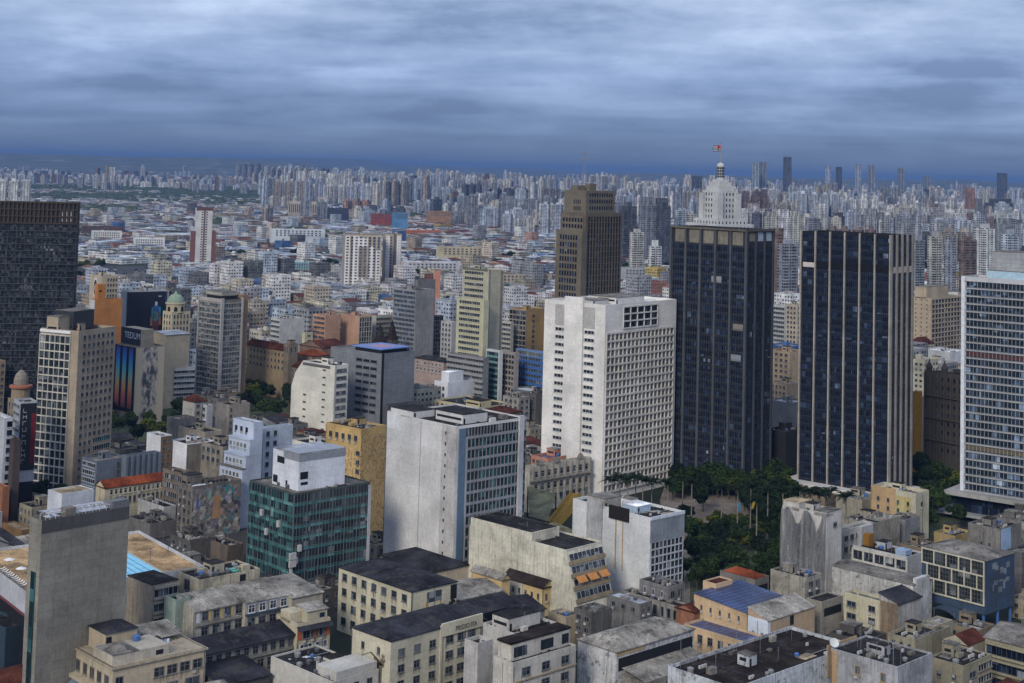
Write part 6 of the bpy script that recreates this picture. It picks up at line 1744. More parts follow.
for r in range(3):
    for q in range(5):
        sh_ = .0 if r != 1 else .09
        u0, u1 = (.012 + q * .197 + sh_) * Wd, (.012 + (q + 1) * .197 + sh_ - .012) * Wd
        if u0 > Wd * .99: continue
        u1 = min(u1, Wd * .992)
        v1 = GG.h - .6 - r * 4.75
        bb = MB(); bb.box(F, u0, u1, v1 - 4.3, v1, .02, .10)
        for i in range(1, 4): bb.box(F, u0 + (u1 - u0) * i / 4 - .05, u0 + (u1 - u0) * i / 4 + .05, v1 - 4.3, v1, .10, .18, 1)
        for i in (1.4, 2.9): bb.box(F, u0, u1, v1 - i - .05, v1 - i + .05, .10, .17, 1)
        bb.build('window', [glass('dark'), plain((.12, .115, .09), .6)], GG.root)
for r in range(4): b.box(F, 0, Wd, max(0, GG.h - .6 - r * 4.75), max(.3, GG.h - .15 - r * 4.75), .02, .5)
for r in range(3):
    for q in range(6):
        u = min(Wd - .25, max(.25, (.006 + q * .197 + (.09 if r == 1 else 0)) * Wd))
        b.box(F, u - .2, u + .2, GG.h - 4.9 - r * 4.75, GG.h - .6 - r * 4.75, .02, .496)
b.build('facade_frame', wall((.50, .47, .37), .3), GG.root)
for x, y in ((1, 1), (GG.wR - 1, 1), (1, GG.wL - 1), (GG.wR - 1, GG.wL - 1), (GG.wR / 2, .8)):
    b = MB(); b.tube((x, y, -6), (x, y, 0), .5, 8); b.build('column', plain((.05, .12, .30), .6), GG.root)
for k in range(16):
    u, v = rng.uniform(.05, .85), rng.uniform(.8, 11)
    GG.panel('R', u, u + rng.uniform(.03, .14), v, v + rng.uniform(.4, 2.4), wall((.20, .235, .27), .8), 'peeled_paint', .012 + .003 * k)
av = empty('vaulted_canopy', GG.root.location - Vector((0, 0, 6)), GG.a)
tag(av, 'dark blue vaulted canopy arching under the raised block', 'canopy')
b = MB(); n_ = 14
def arc(t, y): return Vector((-1.0 - 6.0 * y, GG.wL * (.08 + .84 * t), 6.6 * math.sin(math.pi * t) ** .8 + .2))
for i in range(n_):
    t0, t1 = i / n_, (i + 1) / n_
    b.quad([arc(t0, 0), arc(t1, 0), arc(t1, 1) , arc(t0, 1)]); b.quad([arc(t0, 1) - Vector((0, 0, .5)), arc(t1, 1) - Vector((0, 0, .5)), arc(t1, 0) - Vector((0, 0, .5)), arc(t0, 0) - Vector((0, 0, .5))])
    b.quad([arc(t0, 1) - Vector((0, 0, .5)), arc(t0, 1), arc(t1, 1), arc(t1, 1) - Vector((0, 0, .5))])
b.build('vault', plain((.035, .055, .085), .5), av)
SH = B('stained_hut', 'stained concrete block with a sky-blue side panel behind the glass grid block', 'house', 1000, 529, 968, 1021.5, z=18, a=45, col=(.20, .195, .18), grime=.8, roof='bit', clutter=6, par=1.0, R=[('panel', (.05, .5, .4, 9, wall((.30, .42, .58), .25)))], L=[('win', (2, 1), dict(u0=.3, u1=.8, vt=6, ww=.3, wh=1.4))])
B('grey_block', 'dark grey ribbed wall block at the right frame edge', 'office block', 1022, 553, 1006, 1060, z=17, a=45, col=(.11, .115, .12), grime=.4, roof='conc', clutter=3, wm=wall((.12, .12, .125), .4, (30, 3.0, .12)))
B('yellow_house', 'small mustard-walled low house right of the cream and peach block', 'house', 955, 536, 934, 972, z=10, a=45, col=(.34, .26, .12), grime=.4, roof='bit', clutter=5)
BR1 = B('black_roof_block', 'block with a wide black roof terrace and peeling pale blue wall', 'old building', 735, 688, 668, 856, z=20, a=44, col=(.46, .49, .52), grime=.85, roof='brown', clutter=9, par=.9)
BR1.panel('R', .74, 1.0, -2.6, 6, wall((.42, .30, .18), .2), 'peach_wall', .2)
for k, x in enumerate((.06, .5, .93)):
    b = MB(); b.tube((x * BR1.wR, .93 * BR1.wL, BR1.zi), (x * BR1.wR, .93 * BR1.wL, BR1.zi + (9, 6, 5)[k]), .07, 5)
    for i in range(4): b.tube((x * BR1.wR - .7, .93 * BR1.wL, BR1.zi + (9, 6, 5)[k] - .4 - i * .35), (x * BR1.wR + .7, .93 * BR1.wL, BR1.zi + (9, 6, 5)[k] - .4 - i * .35), .03, 4)
    b.build('antenna', M_METAL, BR1.root)
BR2 = B('flat_roof_block', 'grey block with a black flat roof, two boarded windows and a satellite dish', 'old building', 898, 667, 831, 932.5, z=22, a=45, col=(.35, .36, .38), grime=.7, roof='bit', clutter=8, par=.5, L=[('win', (2, 1), dict(u0=.22, u1=.98, vt=2.6, ww=.22, wh=2.4, gk='grey', fcol=(.3, .22, .1)))])
BR2.panel('L', .02, .10, .5, 12, wall((.42, .29, .17), .2), 'peach_wall', .06)
b = MB(); c_ = Vector((.5, .97 * BR2.wL, BR2.zi)); b.tube(c_, c_ + Vector((0, 0, 1.4)), .07, 6)
dn = Vector((-.5, -.6, .6)).normalized(); a_ = dn.orthogonal().normalized(); e_ = dn.cross(a_)
for i in range(4):
    r0, r1 = 1.3 * i / 4, 1.3 * (i + 1) / 4
    for q in range(14):
        t0, t1 = 2 * math.pi * q / 14, 2 * math.pi * (q + 1) / 14
        pt = lambda r, t: c_ + Vector((0, 0, 1.8)) + a_ * r * math.cos(t) + e_ * r * math.sin(t) + dn * (.25 * r * r)
        b.quad([pt(r0, t0), pt(r1, t0), pt(r1, t1), pt(r0, t1)])
b.build('satellite_dish', plain((.50, .52, .52), .6), BR2.root)
b = MB(); x, y = .1 * BR2.wR, .12 * BR2.wL; b.tube((x, y, BR2.zi), (x, y, BR2.zi + 11), .08, 5); b.build('mast', plain((.16, .20, .25), .6), BR2.root)
B('olive_block', 'olive-grey block with small flat roof and a corner bay at the bottom edge', 'house', 964, 666, 929.5, 992, z=14, a=45, col=(.26, .24, .17), grime=.4, roof='bit', clutter=6, par=.5, L=[('win', (2, 1), dict(vt=3, ww=.3, wh=1.8))], R=[('win', (1, 2), dict(u0=.1, u1=.5, vt=2.5, wh=1.8)), ('bands', (2,), dict(u0=.5, u1=.98, h=1.8, gk='dark'))])
B('olive_block', 'low olive hut with a stepped roof among the courtyard walls', 'house', 934, 627, 918, 953, z=11, a=45, col=(.31, .29, .22), grime=.4, roof='corr', clutter=3, par=.4)
B('gable_wall_house', 'plain house with a raking olive-cream gable wall', 'house', 968, 646, 942, 986, z=11, a=45, col=(.36, .33, .25), grime=.3, roof='tile', shape='gable', axis='R', rise=2.4, over=.1)
B('olive_block', 'olive courtyard block with dark recesses behind the flat black roof', 'house', 915, 640, 888, 950, z=11, a=45, col=(.27, .25, .18), grime=.5, roof='bit', clutter=4, L=[('win', (3, 1), dict(ww=.4, wh=2.4))])
GV = B('balcony_house', 'olive house with deep dark balconies and a grey gable roof at the right frame edge', 'apartment block', 1030, 648, 985, 1062, z=14, a=45, col=(.28, .26, .18), grime=.4, roof='conc', shape='gable', axis='L', rise=2.5, L=[('bands', (3,), dict(u0=.04, u1=.94, vt=1.8, h=2.8, pitch=4.6, gk='black', ledge=.8, lh=.6)), ])

# ------------------------------------------------------------------ paving of the park square, trees, palms
def ground_poly(name, pxs, z, mat):
    b = MB(); b.quad([at_z(x, y, z) for x, y in pxs][::-1]); return tag(b.build(name, mat), kind='structure')


pv, t, p = newmat('paving')
br = N(t, 'ShaderNodeTexBrick'); br.inputs['Scale'].default_value = .6
br.inputs['Color1'].default_value = (.22, .19, .16, 1); br.inputs['Color2'].default_value = (.18, .155, .135, 1); br.inputs['Mortar'].default_value = (.10, .09, .08, 1)
uvn = t.nodes.new('ShaderNodeUVMap'); t.links.new(uvn.outputs[0], br.inputs[0])
t.links.new(mixc(t, 1.0, br.outputs[0], ramp(t, posn(t, .12, 6, .7), [(.35, (.6,) * 3), (.65, (1.3,) * 3)]), 'MULTIPLY'), p.inputs['Base Color'])
p.inputs['Roughness'].default_value = .9; p.inputs['Specular IOR Level'].default_value = .05
PARK = [(676, 612), (660, 500), (668, 476), (800, 476), (800, 520), (784, 612)]
ground_poly('plaza', PARK, .012, pv)
gr, t, p = newmat('lawn')
t.links.new(ramp(t, posn(t, .5, 6, .7), [(.3, (.018, .03, .010)), (.7, (.05, .065, .022))]), p.inputs['Base Color']); p.inputs['Roughness'].default_value = .95
ground_poly('lawn', [(690, 610), (690, 530), (740, 522), (775, 530), (784, 610)], .020, gr)
ground_poly('lawn', [(735, 500), (735, 478), (798, 478), (798, 505)], .020, gr)
ground_poly('lawn', [(915, 535), (912, 470), (962, 470), (960, 535)], .020, gr)
ground_poly('lawn', [(104, 446), (108, 405), (172, 398), (184, 425), (172, 446)], .020, gr)
ground_poly('lawn', [(243, 422), (246, 385), (297, 380), (300, 422)], .020, gr)
asph = plain((.05, .05, .052), .9)
ground_poly('parking_lot', [(96, 288), (102, 266), (148, 266), (154, 288)], .02, asph)


def leafm(k):
    m, t, p = newmat('foliage')
    base = ((.014, .026, .009), (.022, .040, .011), (.048, .060, .012), (.008, .015, .007))[k]
    oi = t.nodes.new('ShaderNodeObjectInfo')
    v = ramp(t, posn(t, .55, 5, .7), [(.3, (.45,) * 3), (.5, (.95,) * 3), (.7, (1.9,) * 3)])
    v2 = ramp(t, oi.outputs['Random'], [(0, (.75, .8, .8)), (1, (1.3, 1.2, 1.0))])
    t.links.new(mixc(t, 1.0, mixc(t, 1.0, (*base, 1), v, 'MULTIPLY'), v2, 'MULTIPLY'), p.inputs['Base Color'])
    p.inputs['Roughness'].default_value = .7; p.inputs['Specular IOR Level'].default_value = .05
    return m


LEAF = [leafm(k) for k in range(4)]
BARK = plain((.07, .058, .045), .9)


def crown_mesh(seed, mat, r=4.5, h=6.5, n=1500, leaf=.62):
    rg = random.Random(seed)
    b = MB()
    lobes = []
    for k in range(10):
        a = rg.uniform(0, 6.28); d = rg.uniform(.15, .72) * r
        lobes.append((d * math.cos(a), d * math.sin(a), rg.uniform(.25, .85) * h, rg.uniform(.30, .55) * r))
    lobes.append((0, 0, .62 * h, .55 * r))
    for k in range(n):
        x, y, z, q = rg.choice(lobes)
        d = Vector((rg.gauss(0, 1), rg.gauss(0, 1), rg.gauss(0, 1))).normalized() * q * rg.uniform(.55, 1.06)
        c = Vector((x, y, z)) + Vector((d.x, d.y, d.z * .8))
        nrm = (d.normalized() + Vector((rg.gauss(0, .5), rg.gauss(0, .5), rg.gauss(0, .5) + .3))).normalized()
        a_ = nrm.orthogonal().normalized(); e_ = nrm.cross(a_)
        s = leaf * rg.uniform(.6, 1.35)
        th = rg.uniform(0, 6.28); a2 = a_ * math.cos(th) + e_ * math.sin(th); e2 = nrm.cross(a2)
        b.quad([c - a2 * s, c - e2 * s * .6 + nrm * .1, c + a2 * s, c + e2 * s * .6 - nrm * .1], uv=[(0, 0)] * 4)
    return b.mesh('crown', [mat])


def trunk_mesh(seed, h=6.0, r=.28):
    rg = random.Random(seed); b = MB()
    b.tube((0, 0, 0), (0, 0, h * .6), r, 7, 0, r * .7)
    for k in range(5):
        a = k * 1.26 + rg.uniform(-.3, .3); l = rg.uniform(1.8, 3.0)
        b.tube((0, 0, h * rg.uniform(.45, .6)), (l * math.cos(a), l * math.sin(a), h * rg.uniform(.85, 1.1)), r * .5, 5, 0, r * .15)
    return b.mesh('trunk', [BARK])


CROWN = [crown_mesh(11, LEAF[0]), crown_mesh(12, LEAF[1]), crown_mesh(13, LEAF[2], 4.0, 6.0), crown_mesh(14, LEAF[3], 5.0, 7.0), crown_mesh(15, LEAF[0], 4.2, 8.0), crown_mesh(16, LEAF[1], 5.2, 6.0)]
TRUNK = [trunk_mesh(21), trunk_mesh(22, 7.0)]


def tree(P, label, group, k, h=11.0, wide=1.0):
    r = empty('tree', P, rng.uniform(0, 6.28))
    tag(r, label, 'tree', group)
    s = h / 11.0
    o = bpy.data.objects.new('trunk', TRUNK[k % 2]); COL.objects.link(o); o.parent = r; o.scale = (s, s, s)
    o = bpy.data.objects.new('crown', CROWN[k]); COL.objects.link(o); o.parent = r; o.location = (0, 0, 3.6 * s); o.scale = (s * wide, s * wide, s)
    return r


def inpoly(x, y, poly):
    c = False
    for i in range(len(poly)):
        (x0, y0), (x1, y1) = poly[i], poly[i - 1]
        if (y0 > y) != (y1 > y) and x < (x1 - x0) * (y - y0) / (y1 - y0) + x0: c = not c
    return c


def W2(px, py): v = at_z(px, py, 0); return (v.x, v.y)


def in_foot(x, y, m=1.0):
    for C, uR, uL, wR, wL, z in FOOT:
        dx, dy = x - C.x, y - C.y
        a, e = dx * uR.x + dy * uR.y, dx * uL.x + dy * uL.y
        if -m < a < wR + m and -m < e < wL + m: return True
    return False


TREE_LAB = ('deep green leafy tree', 'mid green leafy tree', 'yellow-green leafy tree', 'very dark broad tree', 'tall deep green tree', 'broad mid green tree')


def grove(poly, n, where, gap, hr, holes=()):
    P = [W2(*q) for q in poly]
    Hs = [[W2(*q) for q in h] for h in holes]
    xs, ys = [p_[0] for p_ in P], [p_[1] for p_ in P]
    got = []
    for _ in range(n * 60):
        if len(got) >= n: break
        x, y = rng.uniform(min(xs), max(xs)), rng.uniform(min(ys), max(ys))
        if not inpoly(x, y, P) or any(inpoly(x, y, h) for h in Hs) or in_foot(x, y, 2.0): continue
        if any((x - a) ** 2 + (y - e) ** 2 < gap * gap for a, e in got): continue
        got.append((x, y))
        k = rng.choice((0, 0, 1, 2, 3, 4, 5, 3))
        tree((x, y, 0), '%s in the %s' % (TREE_LAB[k], where), '%s trees in the %s' % (('deep green', 'mid green', 'yellow-green', 'very dark', 'tall', 'broad')[k], where), k, rng.uniform(*hr), rng.uniform(.9, 1.25))


grove([(684, 600), (682, 552), (735, 548), (782, 532), (786, 608)], 46, 'park below the dark glass towers', 4.2, (7, 11.5))
grove([(698, 499), (692, 480), (784, 478), (786, 514), (745, 514), (740, 500)], 42, 'park strip beside the plaza', 4.6, (11, 16))
grove([(912, 535), (908, 474), (962, 474), (960, 530)], 22, 'dark garden between the black and the striped tower', 5.5, (9, 15))
grove([(100, 448), (106, 405), (170, 398), (184, 425), (172, 448)], 26, 'square below the mural block', 7.5, (9, 14))
grove([(243, 424), (246, 385), (297, 380), (300, 424)], 24, 'monastery garden', 7.5, (9, 14))
grove([(24, 508), (26, 494), (70, 494), (60, 512)], 7, 'gap behind the concrete tower', 5, (6, 9))
grove([(438, 325), (438, 300), (456, 300), (456, 325)], 9, 'spot beside the salmon wall slab', 8, (10, 15))
grove([(597, 402), (590, 388), (625, 380), (640, 398)], 6, 'court between the villa and the brown lattice block', 6, (7, 10))
grove([(415, 400), (415, 378), (436, 378), (436, 402)], 8, 'court beside the white house', 6, (7, 10))
grove([(684, 556), (683, 519), (700, 520), (748, 532), (738, 552)], 20, 'low planting along the plaza', 4.5, (6, 8.5))
grove([(672, 500), (672, 478), (694, 478), (692, 497)], 10, 'corner beside the white tower', 5, (9, 13))
grove([(744, 548), (744, 504), (786, 504), (786, 540)], 18, 'thicket between the banners and the netted block', 4.5, (8, 12))
for px, py, h, lab in ((703, 512, 11, 'lone dark round tree on the pale plaza paving'), (688, 545, 13, 'leafy tree hard against the gridded glass end'), (735, 480, 19, 'tallest tree of the park, with a yellowish top, before the dark glass tower')):
    tree(at_z(px, py, 0), lab, None, 3 if h == 11 else 1, h, 1.1 if h < 15 else 1.3)


def palm_mesh():
    b = MB()
    rg = random.Random(5)
    for k in range(17):
        a = k * 2.399; el0 = rg.uniform(.1, 1.15); L = rg.uniform(3.2, 4.2)
        d = Vector((math.cos(a), math.sin(a), 0)); sd = Vector((-math.sin(a), math.cos(a), 0))
        pts = []
        for q in range(8):
            s = q / 7 * L
            zz = math.sin(el0) * s - .16 * s * s
            pts.append(d * (math.cos(el0) * s * .9 + .1) + Vector((0, 0, zz)))
        for q in range(7):
            wd = .62 * (1 - abs(q - 2.5) / 6)
            for sg in (-1, 1):
                for j in range(2):
                    p0 = pts[q].lerp(pts[q + 1], j * .5); p1 = pts[q].lerp(pts[q + 1], j * .5 + .34)
                    b.quad([p0, p1, p1 + sd * sg * wd - Vector((0, 0, .25)) + d * .3, p0 + sd * sg * wd - Vector((0, 0, .25)) + d * .2], uv=[(0, 0)] * 4)
    return b.mesh('crown', [LEAF[3]])


PALM = palm_mesh()
tb = MB(); tb.tube((0, 0, 0), (0, 0, 3), .42, 8, 0, .30); tb.tube((0, 0, 3), (0, 0, 14), .30, 8, 0, .22); tb.tube((0, 0, 14), (0, 0, 15.6), .25, 8, 0, .14, True)
PTR = tb.mesh('trunk', [plain((.17, .155, .13), .9)])


def palm(px, py, D, label, group=None):
    P = at_d(px, py, D)
    r = empty('palm_tree', (P.x, P.y, 0), rng.uniform(0, 6)); tag(r, label, 'palm tree', group)
    s = max(.55, P.z / 15.4)
    o = bpy.data.objects.new('trunk', PTR); COL.objects.link(o); o.parent = r; o.scale = (1, 1, s)
    o = bpy.data.objects.new('crown', PALM); COL.objects.link(o); o.parent = r; o.location = (0, 0, 15.4 * s); o.scale = (1.7, 1.7, 1.5)


for px, py, D in ((612, 480, 640), (620, 477, 655), (628, 479, 640), (636, 477, 650), (643, 480, 640), (652, 481, 650)):
    palm(px, py, D, 'tall palm in the row before the lattice front of the white tower', 'palms before the white tower')
for px, py, D in ((668, 483, 640), (683, 479, 660), (692, 482, 650)):
    palm(px, py, D, 'tall palm on the plaza between the white tower and the dark glass tower', 'palms on the plaza')
for px, py, D in ((722, 487, 650), (738, 488, 630), (751, 486, 640), (768, 490, 630), (783, 491, 640), (757, 500, 600)):
    palm(px, py, D, 'tall palm rising out of the park trees', 'palms among the park trees')
for px, py, D in ((800, 489, 620), (812, 491, 610), (820, 493, 615), (830, 491, 625), (846, 496, 600)):
    palm(px, py, D, 'palm in front of the black tower podium', 'palms before the podium')
# two feather banners and a lamp on the plaza
for px, py, c, lab in ((737.5, 508, (.03, .22, .45), 'blue feather banner on the park plaza'), (749, 506, (.50, .36, .05), 'yellow feather banner leaning over the park plaza')):
    P = at_d(px, py, 652)
    r = empty('banner', (P.x, P.y, 0)); tag(r, lab, 'banner')
    b = MB(); b.tube((0, 0, 0), (0, 0, P.z + 2.3), .06, 5); b.build('pole', M_METAL, r)
    b = MB(); lean = 0 if px < 740 else 1.6
    b.box(lambda u, v, n: Vector((.08 + u + lean * (v - P.z + 4) / 6, n, v)), 0, 1.1, P.z - 1.2, P.z + 2.2, -.03, .03); b.build('cloth', plain(c, .8), r)
    r.scale = (1, 1, 1)

# ------------------------------------------------------------------ parked cars
def car_proto():
    r = empty('parked_car', (0, 0, 0))
    b = MB()
    prof = [(-2.1, .35), (2.1, .35), (2.15, .75), (1.0, .92), (-1.9, .95), (-2.15, .8)]
    for s in (-.85, .85):
        q = [(x, s, z) for x, z in prof]; b.quad(q if s < 0 else q[::-1])
    for i in range(6):
        (x0, z0), (x1, z1) = prof[i], prof[(i + 1) % 6]
        b.quad([(x0, .85, z0), (x1, .85, z1), (x1, -.85, z1), (x0, -.85, z0)])
    body = b
    c = MB(); pr = [(-1.7, .94), (.95, .93), (.35, 1.42), (-1.2, 1.45)]
    for s in (-.74, .74):
        q = [(x, s, z) for x, z in pr]; c.quad(q if s < 0 else q[::-1])
    for i in range(4):
        (x0, z0), (x1, z1) = pr[i], pr[(i + 1) % 4]
        c.quad([(x0, .74, z0), (x1, .74, z1), (x1, -.74, z1), (x0, -.74, z0)])
    c.build('cabin', glass('black'), r)
    for x in (-1.3, 1.3):
        for y in (-.8, .8):
            wq = MB(); wq.tube((x, y - .1, .32), (x, y + .1, .32), .32, 10); wq.build('wheel', M_DARK, r)
    return r, body


cr, cb = car_proto()
CARC = [((.55, .56, .57), 'white'), ((.20, .21, .22), 'grey'), ((.02, .02, .022), 'black'), ((.30, .03, .03), 'red'), ((.36, .38, .40), 'silver')]
CBODY = [cb.mesh('body', [plain(c, .35)]) for c, _ in CARC]
k = 0
CARP = [(at_z(102 + 11 * i, 287, 0), at_z(106 + 10 * i, 267, 0)) for i in range(5)]
for a_, e_ in CARP:
    for q in range(13):
        if rng.random() < .15: continue
        P = a_.lerp(e_, q / 13)
        src = cr if k == 0 else copy_tree(cr)
        ci = rng.choice((0, 0, 0, 1, 2, 3, 4, 4))
        o = bpy.data.objects.new('body', CBODY[ci]); COL.objects.link(o); o.parent = src
        src.location = (P.x, P.y, .03); src.rotation_euler = (0, 0, rng.choice((0, math.pi)) + .1)
        tag(src, '%s car parked on the open lot beyond the orange block' % CARC[ci][1], 'car', '%s cars on the open lot' % CARC[ci][1]); k += 1

# ------------------------------------------------------------------ the fill of the city
import numpy as np


def seen(pts):
    """which points the camera sees past the built blocks"""
    A = np.array(pts, float); ok = np.ones(len(A), bool)
    for C, uR, uL, wR, wL, z in FOOT:
        d0 = np.array([-C.x, -C.y])
        o_ = np.array([d0 @ np.array(uR[:2]), d0 @ np.array(uL[:2])])
        D2 = np.stack([A[:, :2] @ np.array(uR[:2]), A[:, :2] @ np.array(uL[:2])], 1)
        t0 = np.zeros(len(A)); t1 = np.full(len(A), .985)
        for ax, w_ in ((0, wR), (1, wL)):
            dd = np.where(np.abs(D2[:, ax]) < 1e-9, 1e-9, D2[:, ax])
            a_, b_ = (0 - o_[ax]) / dd, (w_ - o_[ax]) / dd
            t0 = np.maximum(t0, np.minimum(a_, b_)); t1 = np.minimum(t1, np.maximum(a_, b_))
        hit = t1 > t0
        zz = CAMH + (A[:, 2] - CAMH) * t1
        ok &= ~(hit & (zz < z))
    return ok


PARKS = [[W2(*q) for q in poly] for poly in (PARK, [(908, 540), (905, 466), (1050, 466), (1050, 520), (966, 540)], [(785, 512), (785, 470), (908, 470), (908, 512)], [(98, 450), (104, 402), (172, 394), (190, 425), (176, 450)], [(240, 426), (243, 380), (298, 376), (302, 426)], [(92, 290), (98, 264), (152, 264), (158, 290)], [(60, 530), (90, 500), (250, 500), (245, 560), (120, 590)], [(518, 565), (527, 478), (600, 478), (590, 565)], [(588, 545), (588, 478), (700, 478), (690, 545)])]


def grid_cells(D0, D1, cell, ang, m=.6, px0=-40, px1=1070, street=0):
    a = R_(ang); u = Vector((math.cos(a), math.sin(a))); v = Vector((-math.sin(a), math.cos(a)))
    out = []
    R = int(D1 * 1.5 / cell)
    for i in range(-R, R):
        if street and i % street == 0: continue
        for j in range(-R, R):
            if street and j % street == 0: continue
            x, y = u.x * i * cell + v.x * j * cell, u.y * i * cell + v.y * j * cell
            if not (D0 < y < D1) or abs(x) > y * .40: continue
            q = proj((x, y, 8))
            if q is None or not (px0 < q[0] < px1): continue
            out.append((x + rng.uniform(-.1, .1) * cell, y + rng.uniform(-.1, .1) * cell, q))
    return out


# near gaps: low houses under the tall blocks, wall colours darkened for deeper shade
cells = [c for c in grid_cells(395, 960, 15.0, 45.5, px0=-110, px1=1140) if not in_foot(c[0], c[1], 7.5) and not any(inpoly(c[0], c[1], P) for P in PARKS)]
vis = seen([(x, y, 8.0) for x, y, q in cells]) if cells else []
near_cells = [c for c, v in zip(cells, vis) if v]
RK = {'bit': 'tarred flat roof', 'corr': 'grey corrugated roof', 'tile': 'brown tiled roof', 'slate': 'dark slate roof', 'conc': 'concrete flat roof', 'red': 'orange-red tiled roof'}
near_cells.sort(key=lambda c: abs(c[2][0] - 512))
print('near cells', len(near_cells))
for x, y, q in near_cells[:299]:
    rk = rng.choice(('bit', 'bit', 'corr', 'tile', 'slate', 'conc', 'bit', 'slate'))
    shp = 'flat' if rk in ('bit', 'conc') else rng.choice(('gable', 'hip', 'shed'))
    ci, (cn, c) = rng.choice(list(enumerate((('cream', (.28, .255, .19)), ('grey', (.16, .157, .148)), ('tan', (.21, .17, .12)), ('white', (.36, .37, .37)), ('sooty', (.085, .08, .074))))))
    h = rng.uniform(5.0, 9.5)
    if shp == 'flat' and (y > 560): h += rng.uniform(0, 3)
    w1, w2 = rng.uniform(10, 14.6), rng.uniform(10, 14.6)
    a = R_(45.5); P = Vector((x, y, h)) - Vector((math.cos(a), math.sin(a), 0)) * w1 / 2 - Vector((-math.sin(a), math.cos(a), 0)) * w2 / 2
    B('low_house', '%s walled low house with a %s wedged between taller blocks' % (cn, RK[rk]), 'house', 0, 0, 0, 0, C=P, wR=w1, wL=w2, a=45.5, col=c, grime=.6, roof=rk, shape=shp, rise=rng.uniform(1.4, 2.6), over=.3, clutter=rng.choice((2, 3, 4)), par=.5,
      group='%s low houses with a %s' % (cn, RK[rk]), L=[('win', (3, 2), dict(ww=.4, wh=1.5))], R=[('win', (3, 2), dict(ww=.4, wh=1.5))])
NFOOT = len(FOOT)

# ------------------------------------------------------------------ middle and far city
PAL = [((.61, .615, .61), 'white', 11), ((.47, .44, .36), 'cream', 4.5), ((.34, .30, .24), 'beige', 3.2), ((.28, .29, .305), 'grey', 6), ((.40, .46, .54), 'pale blue', 6),
       ((.40, .26, .20), 'pink', 1.0), ((.26, .10, .07), 'brick red', .45), ((.44, .33, .12), 'yellow', .35), ((.14, .145, .155), 'dark grey', 2), ((.07, .15, .32), 'blue', .5)]
RPAL = [((.028, .028, .031), 'dark', 5), ((.125, .128, .132), 'grey', 4), ((.115, .046, .036), 'rust tiled', 2.8), ((.55, .57, .60), 'white', 3), ((.30, .35, .42), 'blue-grey', 2.2), ((.15, .095, .065), 'brown', 2.0)]


def pick(pal):
    t = rng.uniform(0, sum(q[2] for q in pal))
    for q in pal:
        t -= q[2]
        if t <= 0: return q
    return pal[-1]


def jit(c, k=.12):
    f = 1 + rng.uniform(-k, k)
    return tuple(max(.01, x * f * (1 + rng.uniform(-.03, .03))) for x in c)


def block(b, x, y, w1, w2, h, a, wc, rc, wm=0, rm=1, pitched=0.0, z0=0.0):
    ca, sa = math.cos(a), math.sin(a)
    T = lambda u, v, z: (x + u * ca - v * sa, y + u * sa + v * ca, z)
    c4 = [(-w1 / 2, -w2 / 2), (w1 / 2, -w2 / 2), (w1 / 2, w2 / 2), (-w1 / 2, w2 / 2)]
    for k in range(4):
        p0, p1 = c4[k], c4[(k + 1) % 4]
        L = (w1, w2)[k % 2]
        b.quad([T(*p0, z0), T(*p1, z0), T(*p1, h), T(*p0, h)], wm, [(.3, 0), (L - .3, 0), (L - .3, h - z0 - .7), (.3, h - z0 - .7)], wc)
    if pitched:
        A, B_ = (-w1 / 2, 0), (w1 / 2, 0)
        b.quad([T(*c4[0], h), T(*c4[1], h), T(*B_, h + pitched), T(*A, h + pitched)], rm, None, rc); b.quad([T(*c4[2], h), T(*c4[3], h), T(*A, h + pitched), T(*B_, h + pitched)], rm, None, rc)
        b.quad([T(*c4[3], h), T(*c4[0], h), T(*A, h + pitched)], wm, [(0, 0)] * 3, wc); b.quad([T(*c4[1], h), T(*c4[2], h), T(*B_, h + pitched)], wm, [(0, 0)] * 3, wc)
    else:
        b.quad([T(*q, h) for q in c4], rm, None, rc)


CW, CR, CT_ = city_mat('wall'), city_mat('roof'), city_mat('tower')
CS_ = city_mat('skyline')
# middle distance
items = []
TREEC = []
for D0, D1, cell, ang in ((905, 1350, 23, 44), (1350, 1900, 25, 38), (1900, 2700, 31, 52), (2700, 4300, 40, 44)):
    for x, y, q in grid_cells(D0, D1, cell, ang, street=7 if D0 < 2000 else 6):
        if in_foot(x, y, cell * .48) or any(inpoly(x, y, P) for P in PARKS): continue
        gv = mn.noise((x * .0035, y * .0022, 4.2))
        if rng.random() < (.03 if D0 < 1900 else .05) or gv > .46: TREEC.append((x, y)); continue
        wc, wn_, _ = pick(PAL); rc, rn, _ = pick(RPAL)
        big = rng.random() < (.10 if D0 > 1800 else .0)
        w1, w2 = (rng.uniform(.62, .98) * cell, rng.uniform(.55, .95) * cell)
        h = {905: rng.uniform(7, 20), 1350: rng.uniform(6, 17), 1900: rng.uniform(5, 13), 2700: rng.uniform(5, 13)}[D0]
        if rng.random() < (.16 if D0 < 1900 else .07): h += rng.uniform(8, 26); w1, w2 = min(w1, 20), min(w2, 18); rn, rc = 'grey', (.22, .22, .22)
        if big: w1 *= 1.7; h = rng.uniform(7, 10); wc, wn_, _ = PAL[0] if rng.random() < .6 else PAL[4]; rc, rn, _ = RPAL[3] if rng.random() < .5 else RPAL[4]
        pit = rng.uniform(1.5, 3.2) if rn in ('rust tiled', 'brown') else (rng.uniform(.8, 2) if big else 0)
        items.append((x, y, w1, w2, h, R_(ang) + (math.pi / 2 if rng.random() < .5 else 0), jit(wc), jit(rc), pit, wn_, rn, h))
vis = seen([(i[0], i[1], i[4]) for i in items])
size = [(i[4] + 6) * i[2] / (i[1] ** 2) if v else 0 for i, v in zip(items, vis)]
order = sorted(range(len(items)), key=lambda k: -size[k])
solo = set(order[:285])
bs = MB()
